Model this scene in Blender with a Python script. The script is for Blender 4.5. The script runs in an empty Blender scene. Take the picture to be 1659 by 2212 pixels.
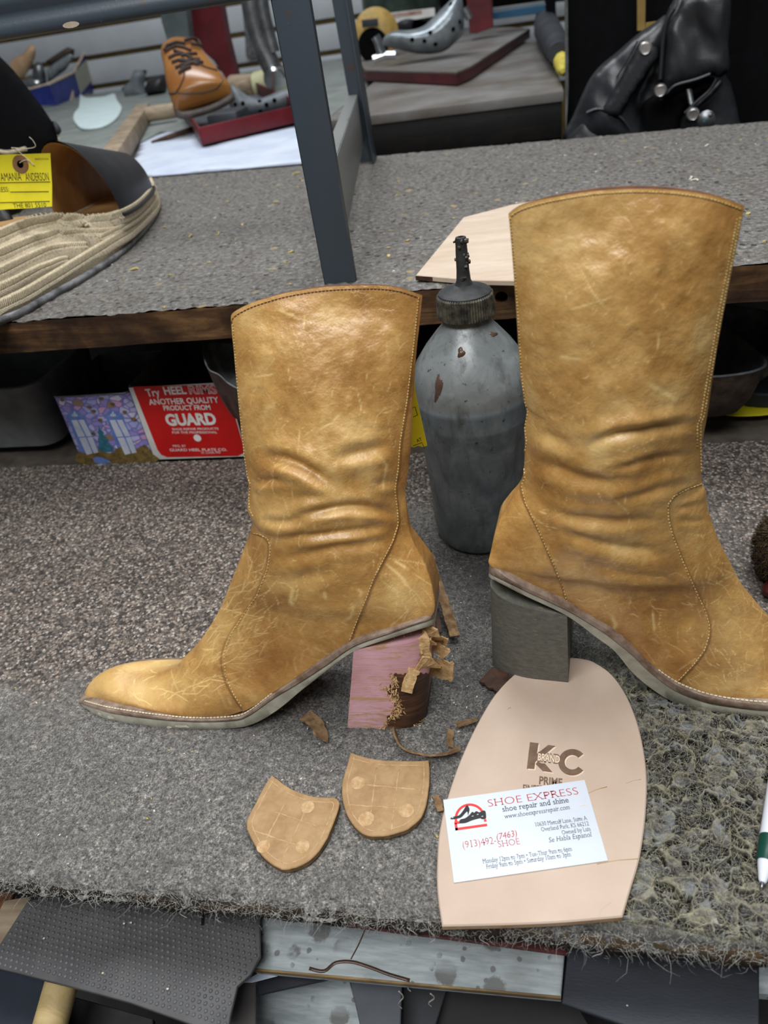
import bpy, bmesh, math, random
import numpy as np
from mathutils import Vector, Matrix
from mathutils.bvhtree import BVHTree
from mathutils.geometry import delaunay_2d_cdt

# ------------------------------------------------------------------ camera
# all lengths in this script are millimetres, scaled to metres when a mesh is made
FPX = 1600.0
CX, CY = 829.5, 1106.0
_vx = np.array([-7929.5, 149.0]); _b = 2250.0
_vz = np.array([(FPX*FPX + _vx[1]*_b)/(-_vx[0]), _b])
def _n(v):
    v = np.asarray(v, float); return v/np.linalg.norm(v)
_X = -_n([_vx[0], _vx[1], FPX]); _Z = -_n([_vz[0], _vz[1], FPX]); _Y = np.cross(_Z, _X)
R = np.array([_X, _Y, _Z])
EYE = np.array([0, 0, 405.0])
scene = bpy.context.scene
cam = bpy.data.cameras.new('camera'); camo = bpy.data.objects.new('camera', cam)
scene.collection.objects.link(camo); scene.camera = camo
rt, up, bk = R @ [1, 0, 0], R @ [0, -1, 0], R @ [0, 0, -1]
mw = Matrix(((rt[0], up[0], bk[0], 0), (rt[1], up[1], bk[1], 0), (rt[2], up[2], bk[2], 0.405), (0, 0, 0, 1)))
camo.matrix_world = mw
cam.sensor_fit = 'VERTICAL'; cam.sensor_height = 36; cam.lens = 36*FPX/2212
cam.clip_start = 0.01; cam.clip_end = 50
cam.dof.use_dof = True; cam.dof.focus_distance = 0.50; cam.dof.aperture_fstop = 9.0

# ------------------------------------------------------------------ light
world = bpy.data.worlds.new('world'); scene.world = world; world.use_nodes = True
world.node_tree.nodes['Background'].inputs[0].default_value = (0.86, 0.93, 1.0, 1)
world.node_tree.nodes['Background'].inputs[1].default_value = 0.10
def area(name, loc, target, sx, sy, power, col=(1, 1, 1)):
    l = bpy.data.lights.new(name, 'AREA'); l.shape = 'RECTANGLE'; l.size = sx; l.size_y = sy
    l.energy = power; l.color = col
    o = bpy.data.objects.new(name, l); scene.collection.objects.link(o); o.location = loc
    o.rotation_euler = (Vector(target) - Vector(loc)).to_track_quat('-Z', 'Y').to_euler()
    return o
area('ceiling_light_over_bench', (0.15, 0.75, 1.75), (0.05, 0.45, 0), 1.3, 0.45, 22, (0.95, 0.98, 1.0))
area('ceiling_light_over_room', (-0.25, -0.42, 1.55), (0, 0.42, 0.1), 1.2, 0.4, 25, (0.97, 0.99, 1.0))
area('ceiling_light_far', (-0.7, 2.2, 2.1), (-0.7, 2.2, 0), 1.2, 0.5, 26, (0.92, 0.96, 1.0))
scene.view_settings.view_transform = 'Standard'; scene.view_settings.look = 'None'
scene.view_settings.exposure = 0.0; scene.view_settings.gamma = 1.0
scene.view_settings.use_curve_mapping = False

# ------------------------------------------------------------------ measuring helpers
def ray(x, y): return R @ np.array([x-CX, y-CY, FPX])
def onZ(x, y, z=0.0):
    d = ray(x, y); return EYE + d*((z-EYE[2])/d[2])
def onP(x, y, p0, n):
    d = ray(x, y); return EYE + d*(np.dot(np.asarray(p0, float)-EYE, n)/np.dot(d, n))
def onY(x, y, Y): return onP(x, y, (0, Y, 0), np.array([0, 1.0, 0]))
def proj(P):
    q = (np.asarray(P, float)-EYE) @ R
    return np.stack([CX+FPX*q[..., 0]/q[..., 2], CY+FPX*q[..., 1]/q[..., 2]], -1)
def zm(x0, y0, s):                       # reading off an enlarged crop
    return lambda pts: [(x0+a/s, y0+b/s) for a, b in pts]
class Fr:                                # a plane in the room with its own axes
    def __init__(s, p0, n, up=(0, 0, 1)):
        s.p = np.asarray(p0, float); s.n = _n(n)
        s.u = _n(np.cross(up, s.n)); s.v = np.cross(s.n, s.u)
    def l(s, pts):
        return [(float(np.dot(q, s.u)), float(np.dot(q, s.v))) for q in (onP(x, y, s.p, s.n)-s.p for x, y in pts)]
    def w(s, a, b, h=0.0): return s.p + s.u*a + s.v*b + s.n*h
def frZ(z): return Fr((0, 0, z), (0, 0, 1), (0, 1, 0))
def frY(Y, lean=0.0): return Fr((0, Y, 0), (0, -1, lean))
def lin(r, g, b):
    f = lambda c: (c/12.92 if c <= .04045 else ((c+.055)/1.055)**2.4)
    return (f(r/255), f(g/255), f(b/255), 1)

# ------------------------------------------------------------------ numpy noise
def _hash(ix, iy, seed=0):
    h = (ix.astype(np.int64)*374761393 + iy.astype(np.int64)*668265263 + seed*974634777) & 0xffffffff
    h = ((h ^ (h >> 13))*1274126177) & 0xffffffff
    return ((h ^ (h >> 16)) & 0xffff)/65535.0
def vnoise(x, y, seed=0):
    ix, iy = np.floor(x), np.floor(y); fx, fy = x-ix, y-iy
    fx = fx*fx*(3-2*fx); fy = fy*fy*(3-2*fy)
    a, b = _hash(ix, iy, seed), _hash(ix+1, iy, seed); c, d = _hash(ix, iy+1, seed), _hash(ix+1, iy+1, seed)
    return (a+(b-a)*fx)*(1-fy) + (c+(d-c)*fx)*fy
def fbm(x, y, seed=0, o=3):
    s = 0; a = .5
    for i in range(o): s = s+a*vnoise(x*2**i, y*2**i, seed+i*17); a *= .5
    return s/(1-.5**o)
def worley(x, y, seed=0, ids=False):
    ix, iy = np.floor(x), np.floor(y); f1 = np.full(x.shape, 9.); f2 = f1.copy(); cid = np.zeros(x.shape)
    for dx in (-1, 0, 1):
        for dy in (-1, 0, 1):
            cx, cy = ix+dx, iy+dy
            d = np.hypot(cx+_hash(cx, cy, seed)-x, cy+_hash(cx, cy, seed+5)-y)
            f2 = np.minimum(f2, np.maximum(f1, d)); cid = np.where(d < f1, _hash(cx, cy, seed+9), cid) if ids else None; f1 = np.minimum(f1, d)
    return (f1, f2, cid) if ids else (f1, f2)
def sstep(a, b, x):
    t = np.clip((x-a)/(b-a), 0, 1); return t*t*(3-2*t)
def polydist(P, path):                   # distance of points P (N,2) to a polyline, with side and position
    P = np.asarray(P, float); best = np.full(len(P), 1e9); side = np.zeros(len(P)); pos = np.zeros(len(P)); acc = 0
    path = np.asarray(path, float)
    for a, b in zip(path[:-1], path[1:]):
        d = b-a; L = np.hypot(*d)+1e-9
        t = np.clip(((P-a) @ d)/(L*L), 0, 1); q = P-a-t[:, None]*d
        r = np.hypot(q[:, 0], q[:, 1]); m = r < best
        best = np.where(m, r, best); side = np.where(m, d[0]*q[:, 1]-d[1]*q[:, 0], side); pos = np.where(m, acc+t*L, pos); acc += L
    return best, np.sign(side), pos/acc
def inpoly(P, poly):
    P = np.asarray(P, float); x, y = P[:, 0], P[:, 1]; r = np.zeros(len(P), bool); n = len(poly)
    for i in range(n):
        (x0, y0), (x1, y1) = poly[i], poly[i-1]
        c = (y0 > y) != (y1 > y)
        r ^= c & (x < (x1-x0)*(y-y0)/((y1-y0) or 1e-9)+x0)
    return r
def smooth(pts, k=8, closed=False):      # Catmull-Rom through the points
    P = np.asarray(pts, float); n = len(P); out = []
    rng_ = range(n if closed else n-1)
    for i in rng_:
        if closed: p0, p1, p2, p3 = P[i-1], P[i], P[(i+1) % n], P[(i+2) % n]
        else: p0, p1, p2, p3 = P[max(i-1, 0)], P[i], P[i+1], P[min(i+2, n-1)]
        for j in range(k):
            t = j/k
            out.append(.5*((2*p1)+(-p0+p2)*t+(2*p0-5*p1+4*p2-p3)*t*t+(-p0+3*p1-3*p2+p3)*t**3))
    if not closed: out.append(P[-1])
    return np.array(out)
def resample(path, step=None, n=None):
    P = np.asarray(path, float); s = np.r_[0, np.cumsum(np.linalg.norm(np.diff(P, axis=0), axis=1))]
    if n is None: n = max(2, int(round(s[-1]/step))+1)
    t = np.linspace(0, s[-1], n)
    return np.stack([np.interp(t, s, P[:, k]) for k in range(P.shape[1])], 1)

# ------------------------------------------------------------------ object helpers
COL = scene.collection
ORG = {}
def tag(o, label=None, cat=None, group=None, kind=None):
    if label: o['label'] = label
    if cat: o['category'] = cat
    if group: o['group'] = group
    if kind: o['kind'] = kind
    return o
def thing(name, label, cat, base, group=None, kind=None):
    o = bpy.data.objects.new(name, None); o.empty_display_size = .02; COL.objects.link(o)
    o.location = Vector(base)*.001; ORG[o.name] = np.asarray(base, float)
    return tag(o, label, cat, group, kind)
def mesh(name, V, F, mat, parent=None, smooth_=True, kind=None, base=None, attrs=None, auto=None):
    V = np.asarray(V, float)
    if parent is not None: org = ORG[parent.name]
    elif base is not None: org = np.asarray(base, float)
    else: org = np.array([V[:, 0].mean(), V[:, 1].mean(), V[:, 2].min()])
    me = bpy.data.meshes.new(name)
    if isinstance(F, np.ndarray):
        n, k = F.shape
        me.vertices.add(len(V)); me.vertices.foreach_set('co', ((V-org)*.001).astype(np.float32).ravel())
        me.loops.add(n*k); me.loops.foreach_set('vertex_index', F.astype(np.int32).ravel())
        me.polygons.add(n); me.polygons.foreach_set('loop_start', np.arange(0, n*k, k, dtype=np.int32))
        me.polygons.foreach_set('loop_total', np.full(n, k, np.int32)); me.update(calc_edges=True); me.validate()
    else:
        me.from_pydata(((V-org)*.001).tolist(), [], [list(map(int, f)) for f in F]); me.update()
    if smooth_: me.polygons.foreach_set('use_smooth', [True]*len(me.polygons))
    if attrs:
        for k, v in attrs.items():
            a = me.attributes.new(k, 'FLOAT', 'POINT'); a.data.foreach_set('value', np.asarray(v, np.float32))
    if mat is not None: me.materials.append(mat)
    if auto is not None and smooth_:
        me.set_sharp_from_angle(angle=math.radians(auto))
    o = bpy.data.objects.new(name, me); COL.objects.link(o)
    ORG[o.name] = org
    if parent is not None: o.parent = parent
    else: o.location = Vector(org)*.001
    if kind: o['kind'] = kind
    return o
class MB:                                # collects several pieces into one mesh
    def __init__(s): s.V = []; s.F = []
    def add(s, V, F):
        k = len(s.V); s.V.extend(np.asarray(V, float).tolist()); s.F.extend([[int(i)+k for i in f] for f in F]); return s
    def make(s, name, mat, parent=None, **kw): return mesh(name, s.V, s.F, mat, parent, **kw)
def box_vf(c, size, ax=None, bevel=0.0):
    c = np.asarray(c, float); h = np.asarray(size, float)/2
    A = np.eye(3) if ax is None else np.asarray(ax, float)
    b = min(bevel, h.min()*.9)
    if b <= 0:
        V = [c+A.T @ (h*np.array([sx, sy, sz])) for sz in (-1, 1) for sx, sy in ((-1, -1), (1, -1), (1, 1), (-1, 1))]
        return V, [(3, 2, 1, 0), (4, 5, 6, 7), (0, 1, 5, 4), (1, 2, 6, 5), (2, 3, 7, 6), (3, 0, 4, 7)]
    bm = bmesh.new(); bmesh.ops.create_cube(bm, size=1)
    for v in bm.verts: v.co = Vector((v.co[0]*2*h[0], v.co[1]*2*h[1], v.co[2]*2*h[2]))
    bmesh.ops.bevel(bm, geom=bm.edges[:], offset=b, segments=2, affect='EDGES', profile=.5)
    V = [c+A.T @ np.array(v.co) for v in bm.verts]; bm.verts.index_update()
    F = [[v.index for v in f.verts] for f in bm.faces]; bm.free(); return V, F
def box(name, c, size, mat, parent=None, ax=None, bevel=0.5, **kw):
    V, F = box_vf(c, size, ax, bevel); return mesh(name, V, F, mat, parent, auto=40, **kw)
def axes_of(d, up=(0, 0, 1)):            # rows: along d, sideways, upwards
    x = _n(d); y = _n(np.cross(up, x)); return np.array([x, y, np.cross(x, y)])
def bar_vf(a, b, w, h, bevel=.5, up=(0, 0, 1)):
    a = np.asarray(a, float); b = np.asarray(b, float)
    return box_vf((a+b)/2, (np.linalg.norm(b-a), w, h), axes_of(b-a, up), bevel)
def bar(name, a, b, w, h, mat, parent=None, bevel=.5, up=(0, 0, 1), **kw):
    V, F = bar_vf(a, b, w, h, bevel, up); return mesh(name, V, F, mat, parent, auto=40, **kw)
def frames(P):
    P = np.asarray(P, float); T = np.gradient(P, axis=0); T /= np.linalg.norm(T, axis=1)[:, None]+1e-12
    ref = np.array([0, 0, 1.]) if abs(T[0][2]) < .9 else np.array([1., 0, 0])
    N = []; n = _n(ref-T[0]*np.dot(ref, T[0]))
    for t in T:
        n = _n(n-t*np.dot(n, t)); N.append(n)
    N = np.array(N); return T, N, np.cross(T, N)
def tube_vf(P, r, seg=8, cap=True, sq=1.0):
    P = np.asarray(P, float); T, N, B = frames(P); r = np.broadcast_to(r, (len(P),))
    V = []
    for p, n, b, q in zip(P, N, B, r):
        for k in range(seg):
            a = 2*math.pi*k/seg; V.append(p+n*math.cos(a)*q*sq+b*math.sin(a)*q)
    F = [(i*seg+k, i*seg+(k+1) % seg, (i+1)*seg+(k+1) % seg, (i+1)*seg+k) for i in range(len(P)-1) for k in range(seg)]
    if cap: F += [tuple(range(seg))[::-1], tuple((len(P)-1)*seg+k for k in range(seg))]
    return V, F
def tube(name, P, r, mat, parent=None, seg=8, **kw):
    V, F = tube_vf(P, r, seg); return mesh(name, V, F, mat, parent, auto=50, **kw)
def lathe_vf(o, axis, prof, seg=40):
    o = np.asarray(o, float); ax = _n(axis); ref = np.array([1., 0, 0]) if abs(ax[0]) < .9 else np.array([0, 1., 0])
    u = _n(np.cross(ax, ref)); v = np.cross(ax, u); V = []
    for r, h in prof:
        for k in range(seg):
            a = 2*math.pi*k/seg; V.append(o+ax*h+(u*math.cos(a)+v*math.sin(a))*max(r, 1e-3))
    n = len(prof)
    F = [(i*seg+k, i*seg+(k+1) % seg, (i+1)*seg+(k+1) % seg, (i+1)*seg+k) for i in range(n-1) for k in range(seg)]
    F += [tuple(range(seg))[::-1], tuple((n-1)*seg+k for k in range(seg))]
    return V, F
def lathe(name, o, axis, prof, mat, parent=None, seg=40, auto=40, **kw):
    V, F = lathe_vf(o, axis, prof, seg); return mesh(name, V, F, mat, parent, auto=auto, **kw)
def offset2(pts, d):
    P = np.asarray(pts, float); n = len(P)
    A = .5*sum(P[i-1][0]*P[i][1]-P[i][0]*P[i-1][1] for i in range(n)); s = 1 if A > 0 else -1
    out = []
    for i in range(n):
        e0 = P[i]-P[i-1]; e1 = P[(i+1) % n]-P[i]
        n0 = np.array([-e0[1], e0[0]])/(np.hypot(*e0)+1e-9); n1 = np.array([-e1[1], e1[0]])/(np.hypot(*e1)+1e-9)
        m = n0+n1; L = np.hypot(*m); m = m/L if L > 1e-6 else n0
        c = max(.4, np.dot(m, n0)); out.append(P[i]+s*m*d/c)
    return np.array(out)
def slab_vf(fr, pts, t, bev=.3, h0=0.0):
    P = np.asarray(pts, float); A = .5*sum(P[i-1][0]*P[i][1]-P[i][0]*P[i-1][1] for i in range(len(P)))
    if A < 0: P = P[::-1]
    n = len(P); b = min(bev, t*.45)
    Q = offset2(P, b) if b > 0 else P
    rings = [(Q, 0), (P, b), (P, t-b), (Q, t)] if b > 0 else [(P, 0), (P, t)]
    V = [fr.w(a, c, h0+h) for q, h in rings for a, c in q]
    F = [(i*n+k, i*n+(k+1) % n, (i+1)*n+(k+1) % n, (i+1)*n+k) for i in range(len(rings)-1) for k in range(n)]
    F += [tuple(range(n))[::-1], tuple((len(rings)-1)*n+k for k in range(n))]
    return V, F
def slab(name, fr, pts, t, mat, parent=None, bev=.3, h0=0.0, **kw):
    V, F = slab_vf(fr, pts, t, bev, h0); return mesh(name, V, F, mat, parent, auto=35, **kw)
def pillow_vf(fr, pts, front, back=None, step=4.0, edge=None, hf=None, power=.5):
    """a closed cushion: outline in the plane, bulging by front/back mm over the distance edge"""
    P = resample(np.vstack([pts, pts[:1]]), step)[:-1]; n = len(P)
    lo, hi = P.min(0), P.max(0)
    gx, gy = np.meshgrid(np.arange(lo[0]+step/2, hi[0], step), np.arange(lo[1]+step/2, hi[1], step))
    G = np.stack([gx.ravel(), gy.ravel()], 1); G = G[inpoly(G, P.tolist())]
    d, _, _ = polydist(G, np.vstack([P, P[:1]])) if len(G) else (np.zeros(0), 0, 0)
    G = G[d > step*.5]
    allp = [Vector(p) for p in P]+[Vector(p) for p in G]
    vs, es, fs, *_ = delaunay_2d_cdt(allp, [(i, (i+1) % n) for i in range(n)], [], 1, 1e-6)
    Q = np.array([[v[0], v[1]] for v in vs])
    d, _, _ = polydist(Q, np.vstack([P, P[:1]])); d[d < 1e-3] = 0
    E = edge or max(d.max(), 1e-3); t = np.clip(d/E, 0, 1); pr = (1-(1-t)**2)**power
    hfr = front*pr
    if hf is not None: hfr = hfr+hf(Q[:, 0], Q[:, 1], d)*np.clip(d/(step*1.0), 0, 1)
    hbk = -(front if back is None else back)*pr
    V = [fr.w(a, b, h) for (a, b), h in zip(Q, hfr)]
    m = len(V); bi = {}
    for i in range(len(Q)):
        if d[i] < 1e-3: bi[i] = i
        else: bi[i] = m; V.append(fr.w(Q[i][0], Q[i][1], hbk[i])); m += 1
    F = [tuple(f) for f in fs]+[tuple(bi[i] for i in f)[::-1] for f in fs]
    return V, F
def pillow(name, fr, pts, front, mat, parent=None, back=None, step=4.0, edge=None, hf=None, power=.5, **kw):
    V, F = pillow_vf(fr, pts, front, back, step, edge, hf, power); return mesh(name, V, F, mat, parent, **kw)
def strip_vf(P, side, w, t):
    """a flat strip along P; side gives the width direction at each point"""
    P = np.asarray(P, float); T = np.gradient(P, axis=0); T /= np.linalg.norm(T, axis=1)[:, None]+1e-12
    S = np.broadcast_to(np.asarray(side, float), P.shape); S = S-T*(S*T).sum(1)[:, None]; S /= np.linalg.norm(S, axis=1)[:, None]
    N = np.cross(T, S); w = np.broadcast_to(w, (len(P),)); V = []
    for p, s, n, ww in zip(P, S, N, w):
        V += [p-s*ww/2-n*t/2, p+s*ww/2-n*t/2, p+s*ww/2+n*t/2, p-s*ww/2+n*t/2]
    F = [(i*4+k, i*4+(k+1) % 4, i*4+4+(k+1) % 4, i*4+4+k) for i in range(len(P)-1) for k in range(4)]
    F += [(3, 2, 1, 0), tuple((len(P)-1)*4+k for k in range(4))]
    return V, F
def strip(name, P, side, w, t, mat, parent=None, **kw):
    V, F = strip_vf(P, side, w, t); return mesh(name, V, F, mat, parent, auto=40, **kw)
def surf(o):                             # surface of a built mesh, to lay seams, laces and buttons on it
    me = o.data; org = ORG[o.name] if o.parent is None else ORG[o.parent.name]
    return BVHTree.FromPolygons([Vector(np.array(v.co)*1000+org) for v in me.vertices], [p.vertices[:] for p in me.polygons])
def hit(bv, x, y):
    d = ray(x, y); r = bv.ray_cast(Vector(EYE), Vector(d).normalized())
    if r[0] is None: return None
    n = np.array(r[1]); n = -n if np.dot(n, d) > 0 else n
    return np.array(r[0]), n
def stitches(name, bv, path, mat, parent, step=8.0, frac=.68, w=.62, h=.55):
    P = resample(path, step/4); out = MB(); H = [hit(bv, *p) for p in P]
    for i in range(0, len(P)-4, 4):
        j = i+max(1, int(4*frac+.5)); a, b = H[i], H[j]
        if a is None or b is None or np.linalg.norm(a[0]-b[0]) > 8: continue
        n = _n(a[1]+b[1]); V, F = box_vf((a[0]+b[0])/2+n*h*.35, (np.linalg.norm(b[0]-a[0])+.3, w, h), axes_of(b[0]-a[0]+1e-6, n), 0)
        V = np.array(V); c = V[4:].mean(0); V[4:] = c+(V[4:]-c)*.7
        out.add(V, F)
    return out.make(name, mat, parent, smooth_=True, kind='stuff') if out.V else None
_cap = {}
def text_vf(s, bold=0.0, serif=False, italic=0.0):
    cu = bpy.data.curves.new('t', 'FONT'); cu.body = s; cu.size = 1; cu.offset = bold; cu.resolution_u = 3; cu.fill_mode = 'FRONT'
    o = bpy.data.objects.new('t', cu); me = bpy.data.meshes.new_from_object(o)
    V = np.array([v.co[:] for v in me.vertices])[:, :2]; F = [list(p.vertices) for p in me.polygons]
    if serif:
        cnt = {}
        for f in F:
            for i in range(len(f)):
                k = tuple(sorted((f[i-1], f[i]))); cnt[k] = cnt.get(k, 0)+1
        V = V.tolist()
        for (a, b), c in cnt.items():
            if c == 1 and abs(V[a][1]-V[b][1]) < .004 and .045 < abs(V[a][0]-V[b][0]) < .17:
                y = V[a][1]; x0, x1 = sorted((V[a][0], V[b][0])); dn = 1 if y < .2 else -1
                k = len(V); V += [[x0-.085, y], [x1+.085, y], [x1+.03, y+.06*dn], [x0-.03, y+.06*dn]]; F.append([k, k+1, k+2, k+3])
        V = np.array(V)
    bpy.data.objects.remove(o); bpy.data.curves.remove(cu); bpy.data.meshes.remove(me)
    V = V.copy(); V[:, 0] += V[:, 1]*italic
    return V, F
def text(s, fr, a, b, cap, mat, parent, name='printed_text', h=.12, bold=0.0, serif=False, italic=0.0, th=0.0):
    """lettering laid from pixel a to pixel b (its baseline) on the plane, cap = height of capitals in mm"""
    if 'H' not in _cap: _cap['H'] = text_vf('H')[0][:, 1].max()
    V, F = text_vf(s, bold, serif, italic)
    (ax, ay), (bx, by) = fr.l([a, b]); d = np.array([bx-ax, by-ay]); L = np.hypot(*d); d /= L; q = np.array([-d[1], d[0]])
    x0, x1 = V[:, 0].min(), V[:, 0].max(); sx = L/(x1-x0); sy = cap/_cap['H']
    P = np.array([ax, ay])+np.outer((V[:, 0]-x0)*sx, d)+np.outer(V[:, 1]*sy, q)
    return mesh(name, [fr.w(p[0], p[1], h) for p in P], F, mat, parent, smooth_=False)
# ------------------------------------------------------------------ materials
class NT:
    def __init__(s, name):
        s.m = bpy.data.materials.new(name); s.m.use_nodes = True; s.t = s.m.node_tree; s.b = s.t.nodes['Principled BSDF']
    def n(s, t, **kw):
        o = s.t.nodes.new(t)
        for k, v in kw.items(): setattr(o, k, v)
        return o
    def put(s, sock, v):
        if isinstance(v, bpy.types.NodeSocket): s.t.links.new(v, sock)
        else: sock.default_value = v
    def co(s, scale=(1, 1, 1), rot=(0, 0, 0), kind='Object'):
        t = s.n('ShaderNodeTexCoord'); m = s.n('ShaderNodeMapping'); s.t.links.new(t.outputs[kind], m.inputs[0])
        m.inputs['Scale'].default_value = scale; m.inputs['Rotation'].default_value = rot; return m.outputs[0]
    def noise(s, v, scale, detail=4, rough=.55, dist=0, out='Fac'):
        o = s.n('ShaderNodeTexNoise'); s.put(o.inputs['Vector'], v)
        o.inputs['Scale'].default_value = scale; o.inputs['Detail'].default_value = detail; o.inputs['Roughness'].default_value = rough
        o.inputs['Distortion'].default_value = dist; return o.outputs[out]
    def voro(s, v, scale, feature='F1', out='Distance', rnd=1.0):
        o = s.n('ShaderNodeTexVoronoi', feature=feature); s.put(o.inputs['Vector'], v); o.inputs['Scale'].default_value = scale
        o.inputs['Randomness'].default_value = rnd; return o.outputs[out]
    def ramp(s, f, stops, interp='LINEAR'):
        o = s.n('ShaderNodeValToRGB'); s.put(o.inputs[0], f); e = o.color_ramp.elements; o.color_ramp.interpolation = interp
        while len(e) < len(stops): e.new(.5)
        for x, (p, c) in zip(e, stops):
            x.position = p; x.color = c if isinstance(c, tuple) else (c, c, c, 1)
        return o.outputs[0]
    def mix(s, f, a, b, mode='MIX'):
        o = s.n('ShaderNodeMix', data_type='RGBA', blend_type=mode); s.put(o.inputs[0], f); s.put(o.inputs[6], a); s.put(o.inputs[7], b); return o.outputs[2]
    def math(s, op, a, b=0.0, c=None):
        o = s.n('ShaderNodeMath', operation=op); s.put(o.inputs[0], a); s.put(o.inputs[1], b)
        if c is not None: s.put(o.inputs[2], c)
        return o.outputs[0]
    def attr(s, name): return s.n('ShaderNodeAttribute', attribute_name=name).outputs['Fac']
    def bump(s, h, strength=.3, dist=.001, nrm=None):
        o = s.n('ShaderNodeBump'); s.put(o.inputs['Height'], h); o.inputs['Strength'].default_value = strength; o.inputs['Distance'].default_value = dist
        if nrm is not None: s.put(o.inputs['Normal'], nrm)
        return o.outputs[0]
    def out(s, col=None, rough=None, nrm=None, metal=None, spec=None, **kw):
        if col is not None: s.put(s.b.inputs['Base Color'], col)
        if rough is not None: s.put(s.b.inputs['Roughness'], rough)
        if nrm is not None: s.put(s.b.inputs['Normal'], nrm)
        if metal is not None: s.b.inputs['Metallic'].default_value = metal
        if spec is not None: s.b.inputs['Specular IOR Level'].default_value = spec
        for k, v in kw.items(): s.put(s.b.inputs[k.replace('_', ' ')], v)
        return s.m
def plain(name, c, c2=None, scale=60, rough=.6, bump=.0, bscale=400, metal=0.0, spec=.4, stretch=(1, 1, 1), lo=.35, hi=.65, bdist=.0006):
    t = NT(name); v = t.co(stretch); c2 = c2 or tuple(min(1, x*.75) for x in c[:3])+(1,)
    f = t.noise(v, scale, 5, .6); col = t.ramp(f, [(lo, c2), (hi, c)])
    nr = t.bump(t.noise(v, bscale, 4, .6), bump, bdist) if bump else None
    return t.out(col, rough, nr, metal, spec)

def mk_leather():
    t = NT('tan_leather'); v = t.co()
    big = t.noise(v, 14, 4, .6, .6); mid = t.noise(v, 55, 5, .65, .3); fine = t.noise(v, 420, 3, .6)
    f = t.math('ADD', t.math('MULTIPLY', big, .62), t.math('ADD', t.math('MULTIPLY', mid, .30), t.math('MULTIPLY', fine, .10)))
    col = t.ramp(f, [(.36, lin(146, 100, 50)), (.46, lin(176, 128, 66)), (.54, lin(197, 150, 84)), (.64, lin(222, 182, 116))])
    # scuffs: thin stretched flecks in two directions
    def scuff(rot, sc, lo, hi):
        a = t.noise(t.co(sc, rot), 1.0, 3, .55, .8); b = t.noise(v, 38, 2, .5)
        return t.math('MULTIPLY', t.ramp(a, [(lo, 0.0), (hi, 1.0)]), t.ramp(b, [(.48, 0.0), (.62, 1.0)]))
    s1 = scuff((0, .5, 0), (1200, 300, 70), .66, .74); s2 = scuff((0, -.9, 0), (70, 300, 1100), .67, .75)
    w = t.math('MAXIMUM', t.math('MULTIPLY', t.math('MAXIMUM', s1, s2), .07), t.math('MULTIPLY', t.attr('wear'), .85))
    col = t.mix(w, col, lin(240, 206, 138))
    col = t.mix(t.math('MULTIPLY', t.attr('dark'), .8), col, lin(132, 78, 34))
    dv = t.n('ShaderNodeVectorMath', operation='ADD'); t.put(dv.inputs[0], v); ds = t.n('ShaderNodeVectorMath', operation='SCALE'); t.put(ds.inputs[0], t.noise(v, 140, 3, .6, 0, 'Color')); ds.inputs['Scale'].default_value = .006; t.put(dv.inputs[1], ds.outputs[0])
    ck = t.ramp(t.voro(dv.outputs[0], 210, 'DISTANCE_TO_EDGE'), [(.0, 1.0), (.05, 0.0)]); zone = t.ramp(t.noise(v, 30, 3, .6), [(.46, 0.0), (.62, 1.0)]); ckz = t.math('MULTIPLY', ck, zone)
    col = t.mix(t.math('MULTIPLY', ckz, .32), col, lin(226, 184, 112))
    grain = t.voro(v, 760, 'SMOOTH_F1'); cr = t.noise(v, 260, 4, .7, .5)
    h = t.math('ADD', t.math('MULTIPLY', grain, .5), t.math('MULTIPLY', cr, 1.0))
    nr = t.bump(t.math('SUBTRACT', h, t.math('MULTIPLY', ckz, .35)), .36, .0007); nr = t.bump(t.noise(t.co((1, 1, 1.6)), 70, 3, .5, .6), .16, .0022, nr)
    nr = t.bump(t.noise(v, 26, 3, .55), .22, .006, nr)
    ro = t.ramp(mid, [(.3, .30), (.7, .46)])
    return t.out(col, ro, nr, 0, .6, Coat_Weight=.22, Coat_Roughness=.42)
LEATHER = mk_leather()

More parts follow.
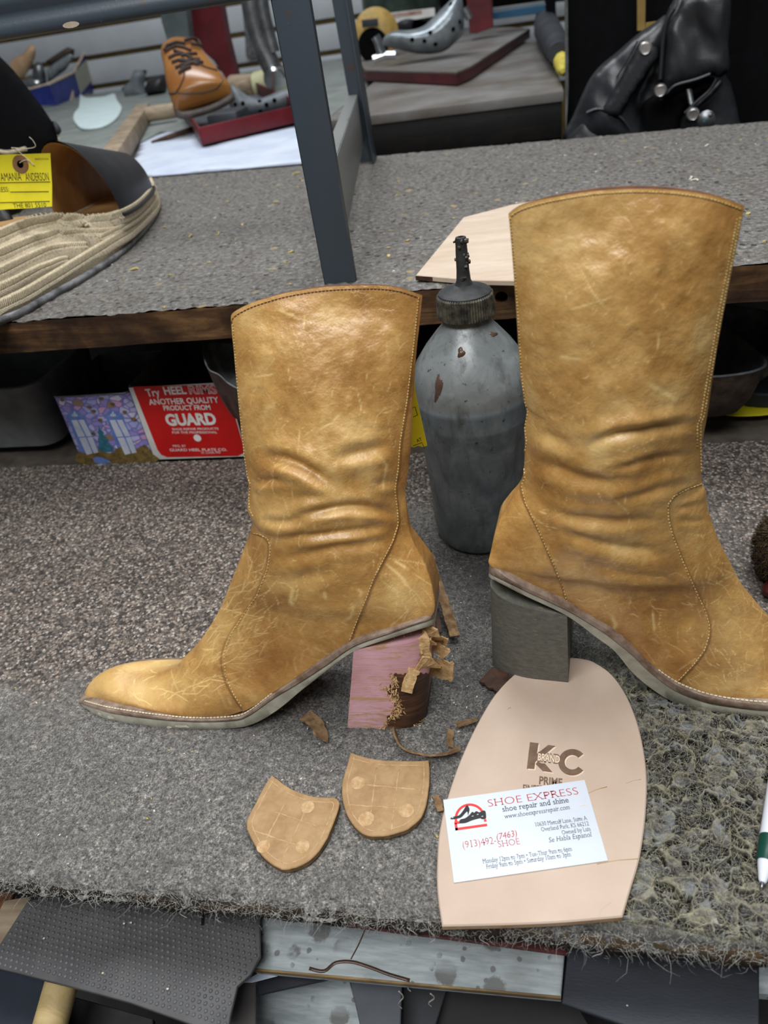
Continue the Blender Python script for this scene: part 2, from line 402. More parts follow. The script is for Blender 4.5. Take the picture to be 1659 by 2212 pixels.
def mk_carpet():
    t = NT('worn_bench_carpet'); v = t.co(); felt = t.attr('felt'); crust = t.attr('crust')
    wv = t.n('ShaderNodeVectorMath', operation='ADD'); t.put(wv.inputs[0], v)
    nz = t.n('ShaderNodeVectorMath', operation='SCALE'); t.put(nz.inputs[0], t.noise(v, 300, 2, .5, 0, 'Color')); nz.inputs['Scale'].default_value = .0022
    t.put(wv.inputs[1], nz.outputs[0]); vv = wv.outputs[0]
    cell = t.voro(vv, 430, 'F1', 'Color'); sep = t.n('ShaderNodeSeparateColor'); t.put(sep.inputs[0], cell)
    berber = t.ramp(sep.outputs[0], [(0, lin(80, 74, 70)), (.16, lin(114, 105, 98)), (.36, lin(152, 140, 130)), (.58, lin(132, 118, 108)), (.72, lin(178, 159, 144)), (.84, lin(200, 189, 178)), (.95, lin(120, 108, 100))], 'CONSTANT')
    dist = t.voro(vv, 430, 'F1', 'Distance')
    berber = t.mix(t.ramp(dist, [(.3, 0.0), (.8, .7)]), berber, lin(44, 41, 40))
    n1 = t.noise(v, 700, 4, .7); n2 = t.noise(v, 45, 4, .6)
    n3 = t.noise(v, 230, 3, .7); fcol = t.ramp(t.math('ADD', t.math('MULTIPLY', n1, .6), t.math('MULTIPLY', n3, .4)), [(.34, lin(40, 38, 37)), (.45, lin(98, 95, 91)), (.54, lin(142, 138, 133)), (.64, lin(206, 200, 192))])
    fcol = t.mix(t.ramp(n2, [(.4, 0.0), (.65, .45)]), fcol, lin(96, 94, 92))
    ccol = t.ramp(t.noise(v, 260, 5, .65), [(.32, lin(52, 50, 40)), (.46, lin(108, 106, 86)), (.56, lin(142, 140, 118)), (.68, lin(196, 194, 174))])
    ccol = t.mix(t.attr('pit'), ccol, lin(22, 19, 16))
    ccol = t.mix(t.ramp(t.noise(v, 60, 3, .6), [(.55, 0.0), (.68, .6)]), ccol, lin(122, 128, 134))
    col = t.mix(felt, berber, fcol); col = t.mix(t.math('MULTIPLY', t.attr('stain_shade'), .78), col, lin(40, 39, 38)); col = t.mix(crust, col, ccol)
    nrm = t.bump(t.math('MULTIPLY', dist, -1.0), .8, .0018)
    nrm = t.bump(n1, .8, .0014, nrm)
    ro = t.math('SUBTRACT', .95, t.math('MULTIPLY', crust, t.ramp(t.noise(v, 130, 3), [(.35, .5), (.6, .78)])))
    return t.out(col, ro, nrm, 0, .4)
CARPET = mk_carpet()

def mk_crust():
    t = NT('hardened_glue_crust'); v = t.co(); pit = t.attr('pit'); hi = t.attr('strand')
    col = t.ramp(t.noise(v, 180, 5, .7), [(.32, lin(40, 38, 33)), (.46, lin(72, 69, 60)), (.58, lin(108, 104, 92)), (.7, lin(160, 156, 142))])
    col = t.mix(t.ramp(t.noise(v, 75, 3, .6), [(.5, 0.0), (.62, .8)]), col, lin(112, 116, 120))
    col = t.mix(t.math('MULTIPLY', hi, .5), col, lin(152, 145, 116)); col = t.mix(pit, col, lin(20, 17, 15))  # pits: dark carpet beneath, with the shade in the holes painted deeper
    nr = t.bump(t.noise(v, 620, 4, .7), .6, .001)
    return t.out(col, t.ramp(t.noise(v, 140, 3), [(.35, .14), (.65, .5)]), nr, 0, .6)
CRUST = mk_crust()
def mk_concrete():
    t = NT('glue_caked_shelf_top'); v = t.co()
    a = t.noise(v, 26, 5, .65); b = t.noise(v, 190, 5, .7)
    col = t.ramp(b, [(.28, lin(50, 47, 44)), (.46, lin(98, 94, 90)), (.58, lin(124, 120, 114)), (.74, lin(164, 158, 150))])
    col = t.mix(t.ramp(a, [(.5, 0.0), (.72, .55)]), col, lin(84, 76, 68))
    pit = t.voro(v, 120, 'F1'); pm = t.math('MULTIPLY', t.ramp(pit, [(.16, 1.0), (.3, 0.0)]), t.ramp(t.noise(v, 60, 2), [(.45, 0.0), (.6, 1.0)]))
    col = t.mix(pm, col, lin(62, 54, 46))
    blob = t.math('MULTIPLY', t.ramp(t.voro(v, 45, 'F1'), [(.14, 1.0), (.22, 0.0)]), t.ramp(t.noise(v, 21, 2), [(.56, 0.0), (.62, 1.0)]))
    col = t.mix(t.math('MULTIPLY', blob, .7), col, lin(166, 146, 100))
    h = t.math('ADD', b, t.math('MULTIPLY', pm, -1.2))
    return t.out(col, t.ramp(a, [(.3, .5), (.7, .8)]), t.bump(h, .9, .0025), 0, .4)
CONCRETE = mk_concrete()

def mk_wood(name, c0, c1, c2, scale=30, stretch=(.12, 1, 1), rough=.6, bump=.4):
    t = NT(name); v = t.co(stretch); a = t.noise(v, scale, 6, .65, 1.2); b = t.noise(t.co(), 22, 4, .6)
    col = t.ramp(a, [(.3, c0), (.5, c1), (.7, c2)]); col = t.mix(t.ramp(b, [(.45, 0.0), (.62, .75)]), col, c0)
    return t.out(col, rough, t.bump(a, bump, .0012), 0, .35)
OLDWOOD = mk_wood('old_dark_wood', lin(38, 24, 16), lin(84, 58, 36), lin(132, 100, 62), 60)
EDGEWOOD = mk_wood('grimy_bench_edge', lin(24, 18, 14), lin(52, 40, 28), lin(96, 78, 48), 60, rough=.8)
PALEWOOD = mk_wood('pale_wood', lin(128, 110, 90), lin(158, 140, 118), lin(182, 164, 138), 50)
DARKDESK = mk_wood('dark_desk_front', lin(10, 8, 7), lin(18, 14, 12), lin(28, 23, 20), 40)
DESKTOP = plain('worn_grey_desk_top', lin(128, 126, 124), lin(96, 88, 80), 7, .45, .1, 200)
HEELWOOD = mk_wood('bare_brown_heel_block', lin(44, 26, 16), lin(82, 52, 34), lin(118, 82, 56), 120, (.15, 1, 1), .5)

def mk_paintmetal(name, c, rust=lin(88, 66, 48), bare=lin(150, 156, 160)):
    t = NT(name); v = t.co(); a = t.noise(v, 40, 5, .65); b = t.noise(v, 420, 3, .7)
    col = t.mix(t.ramp(b, [(.70, 0.0), (.76, .8)]), c, bare)
    col = t.mix(t.math('MULTIPLY', t.ramp(a, [(.62, 0.0), (.70, .8)]), 1.0), col, rust)
    return t.out(col, .42, t.bump(t.math('ADD', a, t.math('MULTIPLY', b, .3)), .25, .001), 0, .5)
RACK = mk_paintmetal('slate_blue_rack_paint', lin(66, 75, 84))
RACKSHADED = mk_paintmetal('shaded_rack_paint', lin(48, 54, 61))  # same rack paint, darkened for the shaded faces of the angle iron
RACKGREY = mk_paintmetal('worn_grey_rack_steel', lin(118, 120, 118))

SOLE = plain('grey_crepe_sole', lin(182, 177, 160), lin(152, 147, 131), 90, .6, .25, 900)
WELT = plain('brown_leather_welt', lin(158, 138, 122), lin(112, 88, 72), 120, .45, .2, 600)
THREAD = plain('pale_gold_thread', lin(222, 194, 132), lin(172, 134, 70), 300, .6)
WHITETHREAD = plain('off_white_thread', lin(226, 214, 192), lin(190, 172, 144), 300, .6)
LINING = plain('boot_lining', lin(120, 76, 44), lin(84, 50, 28), 60, .7)
def mk_heelstack():
    t = NT('grey_stacked_heel'); v = t.co((1, 1, 1)); st = t.noise(t.co((190, 190, 420)), 1.0, 4, .65, .3)
    col = t.ramp(st, [(.25, lin(86, 85, 78)), (.5, lin(102, 101, 93)), (.75, lin(118, 116, 106))])
    fl = t.math('MULTIPLY', t.ramp(t.noise(t.co((240, 240, 900)), 1.0, 2, .6), [(.66, 0.0), (.72, 1.0)]), t.ramp(t.noise(t.co((14, 14, 60)), 1.0, 3), [(.5, 0.0), (.62, 1.0)]))
    col = t.mix(fl, col, lin(170, 150, 98))
    return t.out(col, .62, t.bump(st, .22, .0008), 0, .35)
HEELSTACK = mk_heelstack()
def mk_pink():
    t = NT('pink_primed_heel'); v = t.co()
    f = t.noise(t.co((60, 60, 320)), 1.0, 5, .7, .6); col = t.ramp(t.noise(v, 30, 4), [(.35, lin(178, 126, 128)), (.65, lin(212, 158, 166))])
    col = t.mix(t.ramp(f, [(.58, 0.0), (.68, .8)]), col, lin(178, 142, 96))
    return t.out(col, .42, t.bump(f, .6, .0012), 0, .4)
PINK = mk_pink()
TORN = plain('torn_suede_fibre', lin(224, 190, 140), lin(184, 144, 96), 260, .95, .7, 700, spec=.1, bdist=.0012)
SCRAP = plain('brown_leather_scrap', lin(148, 120, 88), lin(98, 74, 52), 180, .9, .8, 700, spec=.2)
DARKSCRAP = plain('dark_leather_scrap', lin(78, 52, 36), lin(46, 30, 22), 120, .7, .5, 500)
LIFT = plain('tan_rubber_lift', lin(178, 145, 104), lin(156, 122, 82), 120, .6, .35, 1200)
LIFTRIDGE = plain('pale_worn_ridge', lin(204, 174, 134), lin(178, 138, 92), 300, .7, .4, 900)
LIFTEDGE = plain('lift_edge', lin(150, 116, 78), lin(92, 72, 52), 160, .8, .6, 900)
PALE = plain('veg_tanned_leather', lin(203, 181, 163), lin(192, 169, 150), 26, .5, .12, 1500, lo=.3, hi=.7)
PALEEDGE = plain('leather_cut_edge', lin(202, 172, 138), lin(176, 140, 104), 120, .7)
SUEDE = plain('pale_flesh_side_leather', lin(202, 184, 166), lin(188, 167, 145), 60, .85, .4, 900, stretch=(.3, 1, 1))
STAMP = plain('burnt_brown_stamp', lin(124, 98, 80), lin(104, 80, 64), 200, .6)
STAMPEDGE = plain('stamp_raised_edge', lin(238, 214, 190), lin(226, 200, 174), 100, .5)
CARD = plain('white_card', lin(212, 219, 228), lin(206, 213, 224), 20, .35)
INKRED = plain('red_ink', lin(186, 62, 62), lin(186, 62, 62), 10, .5)
INKBRIGHT = plain('bright_red_ink', lin(226, 48, 42), lin(226, 48, 42), 10, .45)
INKGREY = plain('dark_grey_ink', lin(72, 74, 84), lin(72, 74, 84), 10, .5)
INKBLACK = plain('black_ink', lin(20, 20, 24), lin(16, 16, 18), 10, .45)
def mk_bottle():
    t = NT('grimy_translucent_plastic'); v = t.co(); a = t.noise(v, 34, 5, .65, .6); b = t.noise(t.co((1, 1, .3)), 90, 5, .7)
    col = t.ramp(a, [(.3, lin(70, 75, 76)), (.5, lin(100, 106, 107)), (.7, lin(134, 139, 140))])
    sz = t.n('ShaderNodeSeparateXYZ'); t.put(sz.inputs[0], v); lv = t.ramp(sz.outputs[2], [(.137, lin(96, 108, 118)), (.1385, lin(150, 164, 176)), (.142, lin(150, 164, 176)), (.1432, lin(142, 146, 146))], 'LINEAR'); m_ = t.ramp(sz.outputs[2], [(.10, .25), (.137, .45), (.1385, .6), (.142, .6), (.15, .4), (.2, .35)]); col = t.mix(m_, col, lv)
    col = t.mix(t.ramp(b, [(.5, 0.0), (.72, .75)]), col, lin(64, 64, 60))
    sp = t.noise(v, 210, 3, .6); col = t.mix(t.ramp(sp, [(.66, 0.0), (.72, .8)]), col, lin(44, 40, 36))
    return t.out(col, t.ramp(b, [(.4, .28), (.7, .6)]), t.bump(b, .15, .001), 0, .5, Transmission_Weight=.12)
BOTTLE = mk_bottle()
LIQUID = plain('glue_inside_bottle', lin(126, 146, 164), lin(104, 122, 138), 20, .3)
CAPM = plain('grimy_bottle_cap', lin(96, 92, 78), lin(42, 41, 38), 160, .5, .5, 400)
CAPTOP = plain('dark_cap_top', lin(56, 57, 58), lin(38, 38, 38), 120, .55, .4, 300)
GLUEBROWN = plain('dried_brown_glue', lin(92, 72, 58), lin(70, 52, 44), 60, .25)
YELLOW = plain('yellow_tag_card', lin(236, 222, 42), lin(224, 206, 30), 30, .6)
BLACKLEATHER = plain('black_leather', lin(36, 37, 40), lin(24, 25, 27), 40, .42, .25, 700, spec=.5)
JACKET = plain('black_jacket_leather', lin(38, 40, 44), lin(22, 23, 26), 14, .38, .3, 500, spec=.6)
BLACKCLOTH = plain('black_cloth', lin(13, 13, 15), lin(9, 9, 10), 60, .9, .2, 900, spec=.1)
BLACKPIT = plain('dark_recess', lin(10, 10, 11), lin(7, 7, 8), 30, .95, spec=.05)
JUTE = plain('jute_braid', lin(234, 222, 198), lin(190, 174, 146), 600, .85, .6, 1600, spec=.15, stretch=(1, 1, 1))
JUTEDARK = plain('jute_braid_underside', lin(214, 200, 174), lin(170, 154, 126), 600, .85, .6, 1600, spec=.15)
INSOLE = plain('tan_insole', lin(190, 150, 98), lin(166, 124, 74), 30, .5)
CHROME = plain('bright_metal', lin(210, 212, 214), lin(170, 172, 176), 40, .22, metal=1.0)
STEEL = plain('dull_steel', lin(150, 152, 154), lin(110, 112, 114), 40, .38, metal=.9)
SILVERLAST = plain('silver_painted_last', lin(150, 158, 162), lin(122, 130, 136), 40, .3, .15, 300, metal=.35)
GREYLAST = plain('grey_plastic_last', lin(112, 118, 122), lin(92, 98, 102), 40, .5)
IRON = plain('cast_iron', lin(120, 122, 124), lin(80, 80, 80), 60, .6, .5, 400, metal=.2)
IRONBROWN = plain('rusty_iron_outside', lin(74, 62, 52), lin(40, 32, 28), 80, .5, .6, 300, metal=.15)
IRONIN = plain('dark_iron_inside', lin(92, 96, 100), lin(62, 65, 68), 60, .7, .5, 400)
WHITEBOARD = plain('white_box_board', lin(228, 228, 224), lin(210, 208, 202), 40, .6)
REDPRINT = plain('red_box_print', lin(196, 26, 24), lin(182, 20, 20), 30, .4)
REDPAINT = plain('dark_red_paint', lin(104, 28, 35), lin(78, 20, 26), 20, .45)
WALLWHITE = plain('white_slatwall', lin(196, 200, 204), lin(186, 190, 194), 8, .5)
GROOVE = plain('brown_groove', lin(112, 92, 44), lin(88, 72, 36), 30, .6)
GREYTOP = plain('grey_green_table_top', lin(142, 148, 144), lin(118, 124, 120), 14, .5, .1, 200)
PAPER = plain('white_paper', lin(214, 222, 236), lin(190, 200, 220), 10, .6, .3, 40)
BROWNSHOE = plain('brown_polished_leather', lin(164, 112, 56), lin(142, 90, 42), 12, .28, .1, 400, spec=.6)
LACE = plain('dark_brown_lace', lin(62, 42, 34), lin(40, 28, 24), 300, .7)
SHOESOLE = plain('dark_shoe_sole', lin(88, 78, 72), lin(64, 56, 52), 60, .5)
BLUEBOX = plain('blue_cardboard', lin(44, 58, 138), lin(32, 42, 108), 16, .5)
KRAFT = plain('torn_card_edge', lin(206, 190, 170), lin(170, 150, 130), 80, .8)
GREYFELT = plain('grey_sheet', lin(118, 120, 122), lin(92, 94, 96), 30, .7)
GREYPAINT = None
def mk_greyplank():
    t = NT('stained_grey_plank'); v = t.co(); g = t.noise(t.co((.15, 1, 1)), 260, 4, .6); a = t.noise(v, 24, 4, .6)
    col = t.ramp(g, [(.35, lin(150, 158, 160)), (.65, lin(182, 189, 190))])
    sp = t.voro(v, 42, 'F1'); m = t.math('MULTIPLY', t.ramp(t.math('ADD', sp, t.math('MULTIPLY', t.noise(v, 200, 4, .7), .3)), [(.40, 1.0), (.47, 0.0)]), t.ramp(t.noise(v, 20, 2), [(.40, 0.0), (.5, 1.0)]))
    s2 = t.math('MULTIPLY', t.ramp(t.math('ADD', t.voro(v, 120, 'F1'), t.math('MULTIPLY', t.noise(v, 300, 3), .25)), [(.30, 1.0), (.36, 0.0)]), t.ramp(t.noise(v, 45, 2), [(.46, 0.0), (.54, 1.0)])); col = t.mix(t.math('MULTIPLY', t.math('MAXIMUM', m, s2), .7), col, lin(88, 82, 78)); col = t.mix(t.ramp(a, [(.5, 0.0), (.75, .4)]), col, lin(104, 102, 98))
    return t.out(col, .5, t.bump(g, .2, .0006), 0, .4)
GREYPLANK = mk_greyplank()
PLANKEDGE = mk_wood('raw_plank_edge', lin(92, 74, 52), lin(164, 134, 92), lin(196, 168, 122), 90)
RUBBER = plain('dimpled_grey_rubber', lin(92, 91, 91), lin(70, 69, 70), 22, .5, .15, 900)
RUBBERDOT = plain('raised_rubber_dot', lin(102, 101, 102), lin(82, 81, 82), 60, .42)
BLACKRUBBER = plain('smooth_black_rubber', lin(52, 55, 62), lin(38, 40, 46), 24, .55, .25, 900, stretch=(.3, 1, 1))
SPECK = plain('pale_dust_speck', lin(222, 216, 204), lin(190, 180, 160), 300, .8)
YELLOWSPECK = plain('yellowed_glue_speck', lin(196, 178, 110), lin(160, 138, 74), 300, .6)
REDSPECK = plain('red_speck', lin(170, 52, 52), lin(140, 40, 44), 300, .8)
FIBREPALE = plain('pale_fibre', lin(186, 184, 176), lin(150, 146, 138), 200, .7)
FIBREGREY = plain('grey_fibre', lin(118, 116, 114), lin(74, 73, 72), 200, .8)
FIBREGOLD = plain('yellowed_fibre', lin(190, 184, 156), lin(136, 130, 104), 200, .35)
TUB = plain('smoky_grey_tub_plastic', lin(124, 126, 126), lin(98, 100, 100), 30, .45, .1, 300, spec=.4)
DOWEL = mk_wood('bare_dowel', lin(150, 128, 84), lin(184, 160, 112), lin(204, 182, 134), 60)
WHITEPLASTIC = plain('white_pen_plastic', lin(232, 236, 244), lin(226, 230, 240), 10, .25)
GREENPLASTIC = plain('dark_green_plastic', lin(22, 76, 64), lin(18, 66, 56), 10, .35)
BRISTLE = plain('brown_bristle', lin(96, 78, 48), lin(56, 42, 26), 200, .6)
BRISTLECORE = plain('dark_bristle_core', lin(38, 30, 22), lin(24, 18, 14), 200, .95)
MAROON = plain('maroon_handle', lin(74, 30, 24), lin(54, 20, 18), 40, .25)
YELLOWROPE = plain('yellow_tape', lin(186, 154, 84), lin(140, 112, 56), 20, .45)
TEAL = plain('teal_print', lin(66, 128, 148), lin(44, 96, 120), 200, .4)
PRINTBLUE = plain('periwinkle_print', lin(112, 142, 206), lin(92, 118, 184), 80, .4)
PRINTPANE = plain('pale_print_pane', lin(212, 216, 228), lin(186, 192, 212), 60, .4)
PRINTBROWN = plain('brown_foliage_print', lin(136, 112, 60), lin(84, 70, 48), 160, .4)
def mk_tin():
    t = NT('painted_tin_stones'); v = t.co((1, 1, 1.4)); c = t.n('ShaderNodeTexVoronoi', feature='F1'); t.put(c.inputs['Vector'], v); c.inputs['Scale'].default_value = 105
    s = t.n('ShaderNodeSeparateColor'); t.put(s.inputs[0], c.outputs['Color'])
    col = t.ramp(s.outputs[0], [(0, lin(150, 140, 206)), (.25, lin(186, 184, 224)), (.45, lin(204, 160, 200)), (.6, lin(164, 168, 220)), (.8, lin(214, 206, 226)), (.93, lin(150, 128, 96))], 'CONSTANT')
    e = t.voro(v, 105, 'DISTANCE_TO_EDGE'); col = t.mix(t.ramp(e, [(.02, 1.0), (.12, 0.0)]), col, lin(112, 108, 176))
    return t.out(col, .3, None, 0, .5)
TIN = mk_tin()
# ------------------------------------------------------------------ workbench with its carpet
rng = np.random.default_rng(7); random.seed(7)
BF, BB, BL, BR = 188.0, 668.0, -660.0, 330.0        # carpet: front, back, left, right
bench = thing('workbench', 'workbench covered in worn grey carpet, glue-crusted at its front right corner', 'workbench', (-150, 450, -40))
sx = 1.25
gx = np.arange(BL, BR+.1, sx); gy = np.arange(BF, BB+.1, sx)
X, Y = np.meshgrid(gx, gy); nx, ny = len(gx), len(gy)
def zones(X, Y):
    w = fbm(X*.02, Y*.02, 3)-.5
    crust = sstep(14, 44, X-(Y-300)*.12+w*50)*sstep(430, 340, Y+w*80)*sstep(190, 198, Y+w*8)
    felt = np.clip(sstep(360, 290, Y+(X+250)*.12+w*90) + sstep(-190, -110, X+w*60)*sstep(600, 520, Y+w*60)*sstep(200, 90, X), 0, 1)
    return felt, crust
felt, crust = zones(X, Y)
nz = fbm(X*.03, Y*.03, 61, 4)
stain_shade = np.clip(np.exp(-((X-30)/75)**2-((Y-400)/95)**2)*1.25+np.exp(-((X+20)/55)**2-((Y-500)/90)**2)*.9+np.exp(-((X+150)/55)**2-((Y-325)/32)**2)*.75+.4*np.exp(-((X+30)/60)**2-((Y-330)/40)**2), 0, 1)*np.clip(.45+1.1*nz, 0, 1)  # dark soaked felt, plus shade around the boots painted into the carpet
stain_shade = np.maximum(stain_shade, sstep(-70, -30, X)*sstep(203, 194, Y)*.8*np.clip(.4+nz, 0, 1))
f1, f2 = worley(X/3.1, Y/3.1, 4)
loops = (1-np.clip(f1, 0, 1))*1.5
fz = fbm(X*.5, Y*.5, 8)*1.6+fbm(X*.04, Y*.04, 9)*2.0
def crust_height(x, y):
    wx, wy = x+fbm(x*.11, y*.11, 1)*9, y+fbm(x*.11, y*.11, 2)*9
    a1, a2, ca = worley(wx/11.5, wy/9.5, 11, True); b1, b2, cb = worley(wx/4.6+.3*fbm(x*.4, y*.4, 3), wy/4.2, 23, True)
    st = np.exp(-((a2-a1)/.13)**2); s2 = np.exp(-((b2-b1)/.16)**2)
    open_ = sstep(.38, .5, ca)*sstep(.10, .30, a2-a1); fine = sstep(.35, .5, cb)*sstep(.12, .3, b2-b1)
    h = fbm(x*.05, y*.05, 14)*3.2-1.4+st*.9+(1-open_)*(1-a1)*.9+s2*.35-open_*(3.0+3.2*ca)*(1-.6*s2)-fine*1.2*(1-open_)+fbm(x*.6, y*.6, 15)*.9-.4
    return h, np.clip(1.35*open_*(1-.75*s2)*(.6+.6*ca)+fine*1.0*(1-open_), 0, 1), np.maximum(st*(1-.5*open_), s2*open_*.7)
cz = np.full(X.shape, -5.0)
Zs = (loops*(1-felt)+fz*felt-2.3)*(1-sstep(.6, 1, crust))+cz*sstep(.6, 1, crust)
edge = sstep(BF+9, BF, Y); Zs -= edge**2*5.0+edge*fbm(X*.25, Y*.25, 18)*3
Yd = Y-edge*(fbm(X*.12, Y*.02, 5)-.5)*9*(Y < BF+8)
ii = np.arange(nx*ny).reshape(ny, nx)
F = np.stack([ii[:-1, :-1], ii[:-1, 1:], ii[1:, 1:], ii[1:, :-1]], -1).reshape(-1, 4)
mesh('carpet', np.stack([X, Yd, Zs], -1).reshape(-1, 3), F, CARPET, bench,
     attrs={'stain_shade': stain_shade.ravel(), 'felt': felt.ravel(), 'crust': crust.ravel()*.6, 'pit': crust.ravel()*0})
hx, hy = np.arange(2, 215, .55), np.arange(188.5, 432, .55); HX, HY = np.meshgrid(hx, hy)
HZ, HP, HS = crust_height(HX, HY); HC = zones(HX, HY)[1]
HZ = HZ-(1-sstep(.15, .85, HC+.25*(fbm(HX*.2, HY*.2, 6)-.5)))*7-sstep(195, 188, HY)**2*4
jj = np.arange(HX.size).reshape(HX.shape)
mesh('glue_crust', np.stack([HX, HY-sstep(193, 188, HY)*(fbm(HX*.2, HY*.05, 5)-.3)*5, HZ], -1).reshape(-1, 3), np.stack([jj[:-1, :-1], jj[:-1, 1:], jj[1:, 1:], jj[1:, :-1]], -1).reshape(-1, 4), CRUST, bench,
     attrs={'pit': HP.ravel(), 'strand': HS.ravel()})
def carpet_z(x, y):
    i = int(np.clip((y-BF)/sx, 0, ny-1)); j = int(np.clip((x-BL)/sx, 0, nx-1)); return Zs[i, j]
# board under the carpet, its front edge chewed and grimy
bx = np.arange(BL, BR+1, 2.5); prof = [(0, -4), (-2.5, -6), (-3.2, -9), (-2.4, -13), (0, -16), (4, -18)]
V = []
for k, (dy, z) in enumerate(prof):
    r = (vnoise(bx*.09, np.full(len(bx), k*1.7), 3)-.5)*3.2+(vnoise(bx*.4, np.full(len(bx), k*2.1), 5)-.5)*1.4
    V += np.stack([bx, BF+2+dy+r, np.full(len(bx), z)+r*.4], 1).tolist()
m = len(bx); F = [(i*m+j, (i+1)*m+j, (i+1)*m+j+1, i*m+j+1) for i in range(len(prof)-1) for j in range(m-1)]
mesh('board_edge', V, F, EDGEWOOD, bench)
box('board', (-265, 640, -14), (BR-BL+200, 876, 10), plain('dusty_bare_board', lin(98, 90, 82), lin(66, 58, 50), 30, .8, .3, 300), bench, bevel=1)
# loose fibres standing out of the felt, the crust and the frayed front edge
def fibres(name, n, mat, xr, yr, ln, wid, lift, accept, curl=1.0, z0=None, droop=0.0):
    Vs = np.empty((n, 8, 3)); x = rng.uniform(*xr, n*3); y = rng.uniform(*yr, n*3)
    ok = accept(x, y); x, y = x[ok][:n], y[ok][:n]; n = len(x); Vs = Vs[:n]
    ix = np.clip(((y-BF)/sx).astype(int), 0, ny-1); jx = np.clip(((x-BL)/sx).astype(int), 0, nx-1)
    z = Zs[ix, jx]+.1 if z0 is None else rng.uniform(*z0, n)
    if 'crust' in name: z = np.maximum(crust_height(x, y)[0], -1.2)+rng.uniform(0, .5, n)
    a = rng.uniform(0, 2*np.pi, n); L = rng.gamma(2.2, ln/2.2, n); el = rng.uniform(0, lift, n); cu = rng.normal(0, curl, n)
    p = np.stack([x, y, z], 1)
    for k in range(4):
        d = np.stack([np.cos(a), np.sin(a), np.zeros(n)], 1); s = np.stack([-np.sin(a), np.cos(a), np.zeros(n)], 1)
        w = wid*(1-.25*k)
        Vs[:, 2*k] = p-s*w; Vs[:, 2*k+1] = p+s*w
        st = d*(L/3)[:, None]; st[:, 2] = (el-(.5*k*el))*L/3-droop*L/3*(k+.3)*.6
        p = p+st; a = a+cu*.6
    b = (np.arange(n)*8)[:, None]
    F = np.concatenate([b+np.array([2*k, 2*k+1, 2*k+3, 2*k+2]) for k in range(3)], 0)
    mesh(name, Vs.reshape(-1, 3), F, mat, bench, kind='stuff')
felt_ok = lambda x, y: (lambda z: rng.uniform(0, 1, len(x)) < z[0]*(1-z[1]))(zones(x, y))
crust_ok = lambda x, y: rng.uniform(0, 1, len(x)) < zones(x, y)[1]
any_ok = lambda x, y: np.ones(len(x), bool)
fibres('felt_fibres', 15000, FIBREPALE, (-420, 120), (190, 420), 5.0, .055, .35, felt_ok)
fibres('felt_fibres', 12000, FIBREGREY, (-420, 120), (190, 480), 4.0, .09, .5, felt_ok)
fibres('crust_fibres', 4200, FIBREGOLD, (0, 200), (188, 400), 8.5, .07, .3, crust_ok, .35)
fibres('crust_fibres', 3200, FIBREPALE, (0, 200), (188, 400), 7.0, .055, .4, crust_ok, .8)
fibres('edge_fringe', 2600, FIBREPALE, (-360, 200), (185, 193), 5.0, .07, .6, any_ok, 1.3, (-8, -1), .2)
fibres('edge_fringe', 900, FIBREGREY, (-360, 200), (183, 190), 4.0, .1, .3, any_ok, 1.2, (-13, -3), .3)
# loose threads hanging off the edge
hang = MB()
for px, py, dx, ln in [(60, 1935, -3, 16), (165, 1925, 1, 9), (150, 1925, -2, 12), (385, 1962, 3, 8), (460, 1968, 3, 11), (870, 1998, -1, 17), (885, 2005, 3, 10), (935, 2010, -2, 13), (1040, 2020, 2, 9), (1590, 2055, 3, 12), (1300, 2045, -3, 10)]:
    p = onY(px, py, BF-3); P = [p+np.array([dx*t+1.8*math.sin(t*5+px), -1.5*t, -ln*t*(1 if t < .7 else .9)]) for t in np.linspace(0, 1, 9)]
    hang.add(*tube_vf(smooth(P, 2), .22, 4))
hang.make('hanging_thread', FIBREPALE, bench, kind='stuff')
# specks of dust, glue and leather dust
def specks(name, n, mat, xr, yr, zf, s, parent):
    mb = MB()
    for _ in range(n):
        x, y = rng.uniform(*xr), rng.uniform(*yr); a = rng.uniform(0, 6.3); q = s*rng.uniform(.5, 1.6)
        V, F = box_vf((x, y, zf(x, y)+q*.2), (q*rng.uniform(.8, 2.2), q, q*.6), axes_of((math.cos(a), math.sin(a), rng.uniform(-.4, .4))))
        mb.add(np.array(V)+rng.normal(0, q*.12, (8, 3)), F)
    return mb.make(name, mat, parent, kind='stuff', smooth_=False)
specks('dust_specks', 320, SPECK, (-420, 130), (195, 480), lambda x, y: carpet_z(x, y)+.1, .55, bench)
specks('glue_specks', 70, YELLOWSPECK, (-400, 160), (195, 420), lambda x, y: carpet_z(x, y)+.1, .7, bench)
specks('red_specks', 9, REDSPECK, (-360, 0), (205, 330), lambda x, y: carpet_z(x, y)-.1, .5, bench)

# ------------------------------------------------------------------ raised shelf behind it
SZ, SF, ST = 198.0, 600.0, 31.0
shelf = thing('raised_shelf', 'thick wooden shelf above the bench, its top caked in grey glue', 'shelf', (-150, 900, SZ-ST))
rearL, rearR = onZ(280, 385, SZ), onZ(1659, 262, SZ)
def rear(x): return rearL[1]+(rearR[1]-rearL[1])*(x-rearL[0])/(rearR[0]-rearL[0])
gx = np.arange(-760, 420, 3.2); tt = np.linspace(0, 1, 150)**1.25
X = np.tile(gx, (len(tt), 1)); Y = SF+tt[:, None]*(np.array([rear(x) for x in gx])[None, :]-SF)
g1, _ = worley(X/11, Y/11, 41)
pk = sstep(.25, .12, g1)*sstep(.5, .62, fbm(X*.05, Y*.05, 42))
Z = SZ-1.2+fbm(X*.14, Y*.14, 40)*2.0+fbm(X*.5, Y*.5, 43)*.9-pk*1.6-sstep(SF+10, SF, Y)*2.2*vnoise(X*.1, Y*.1, 47)
ny2, nx2 = X.shape; ii = np.arange(nx2*ny2).reshape(ny2, nx2)
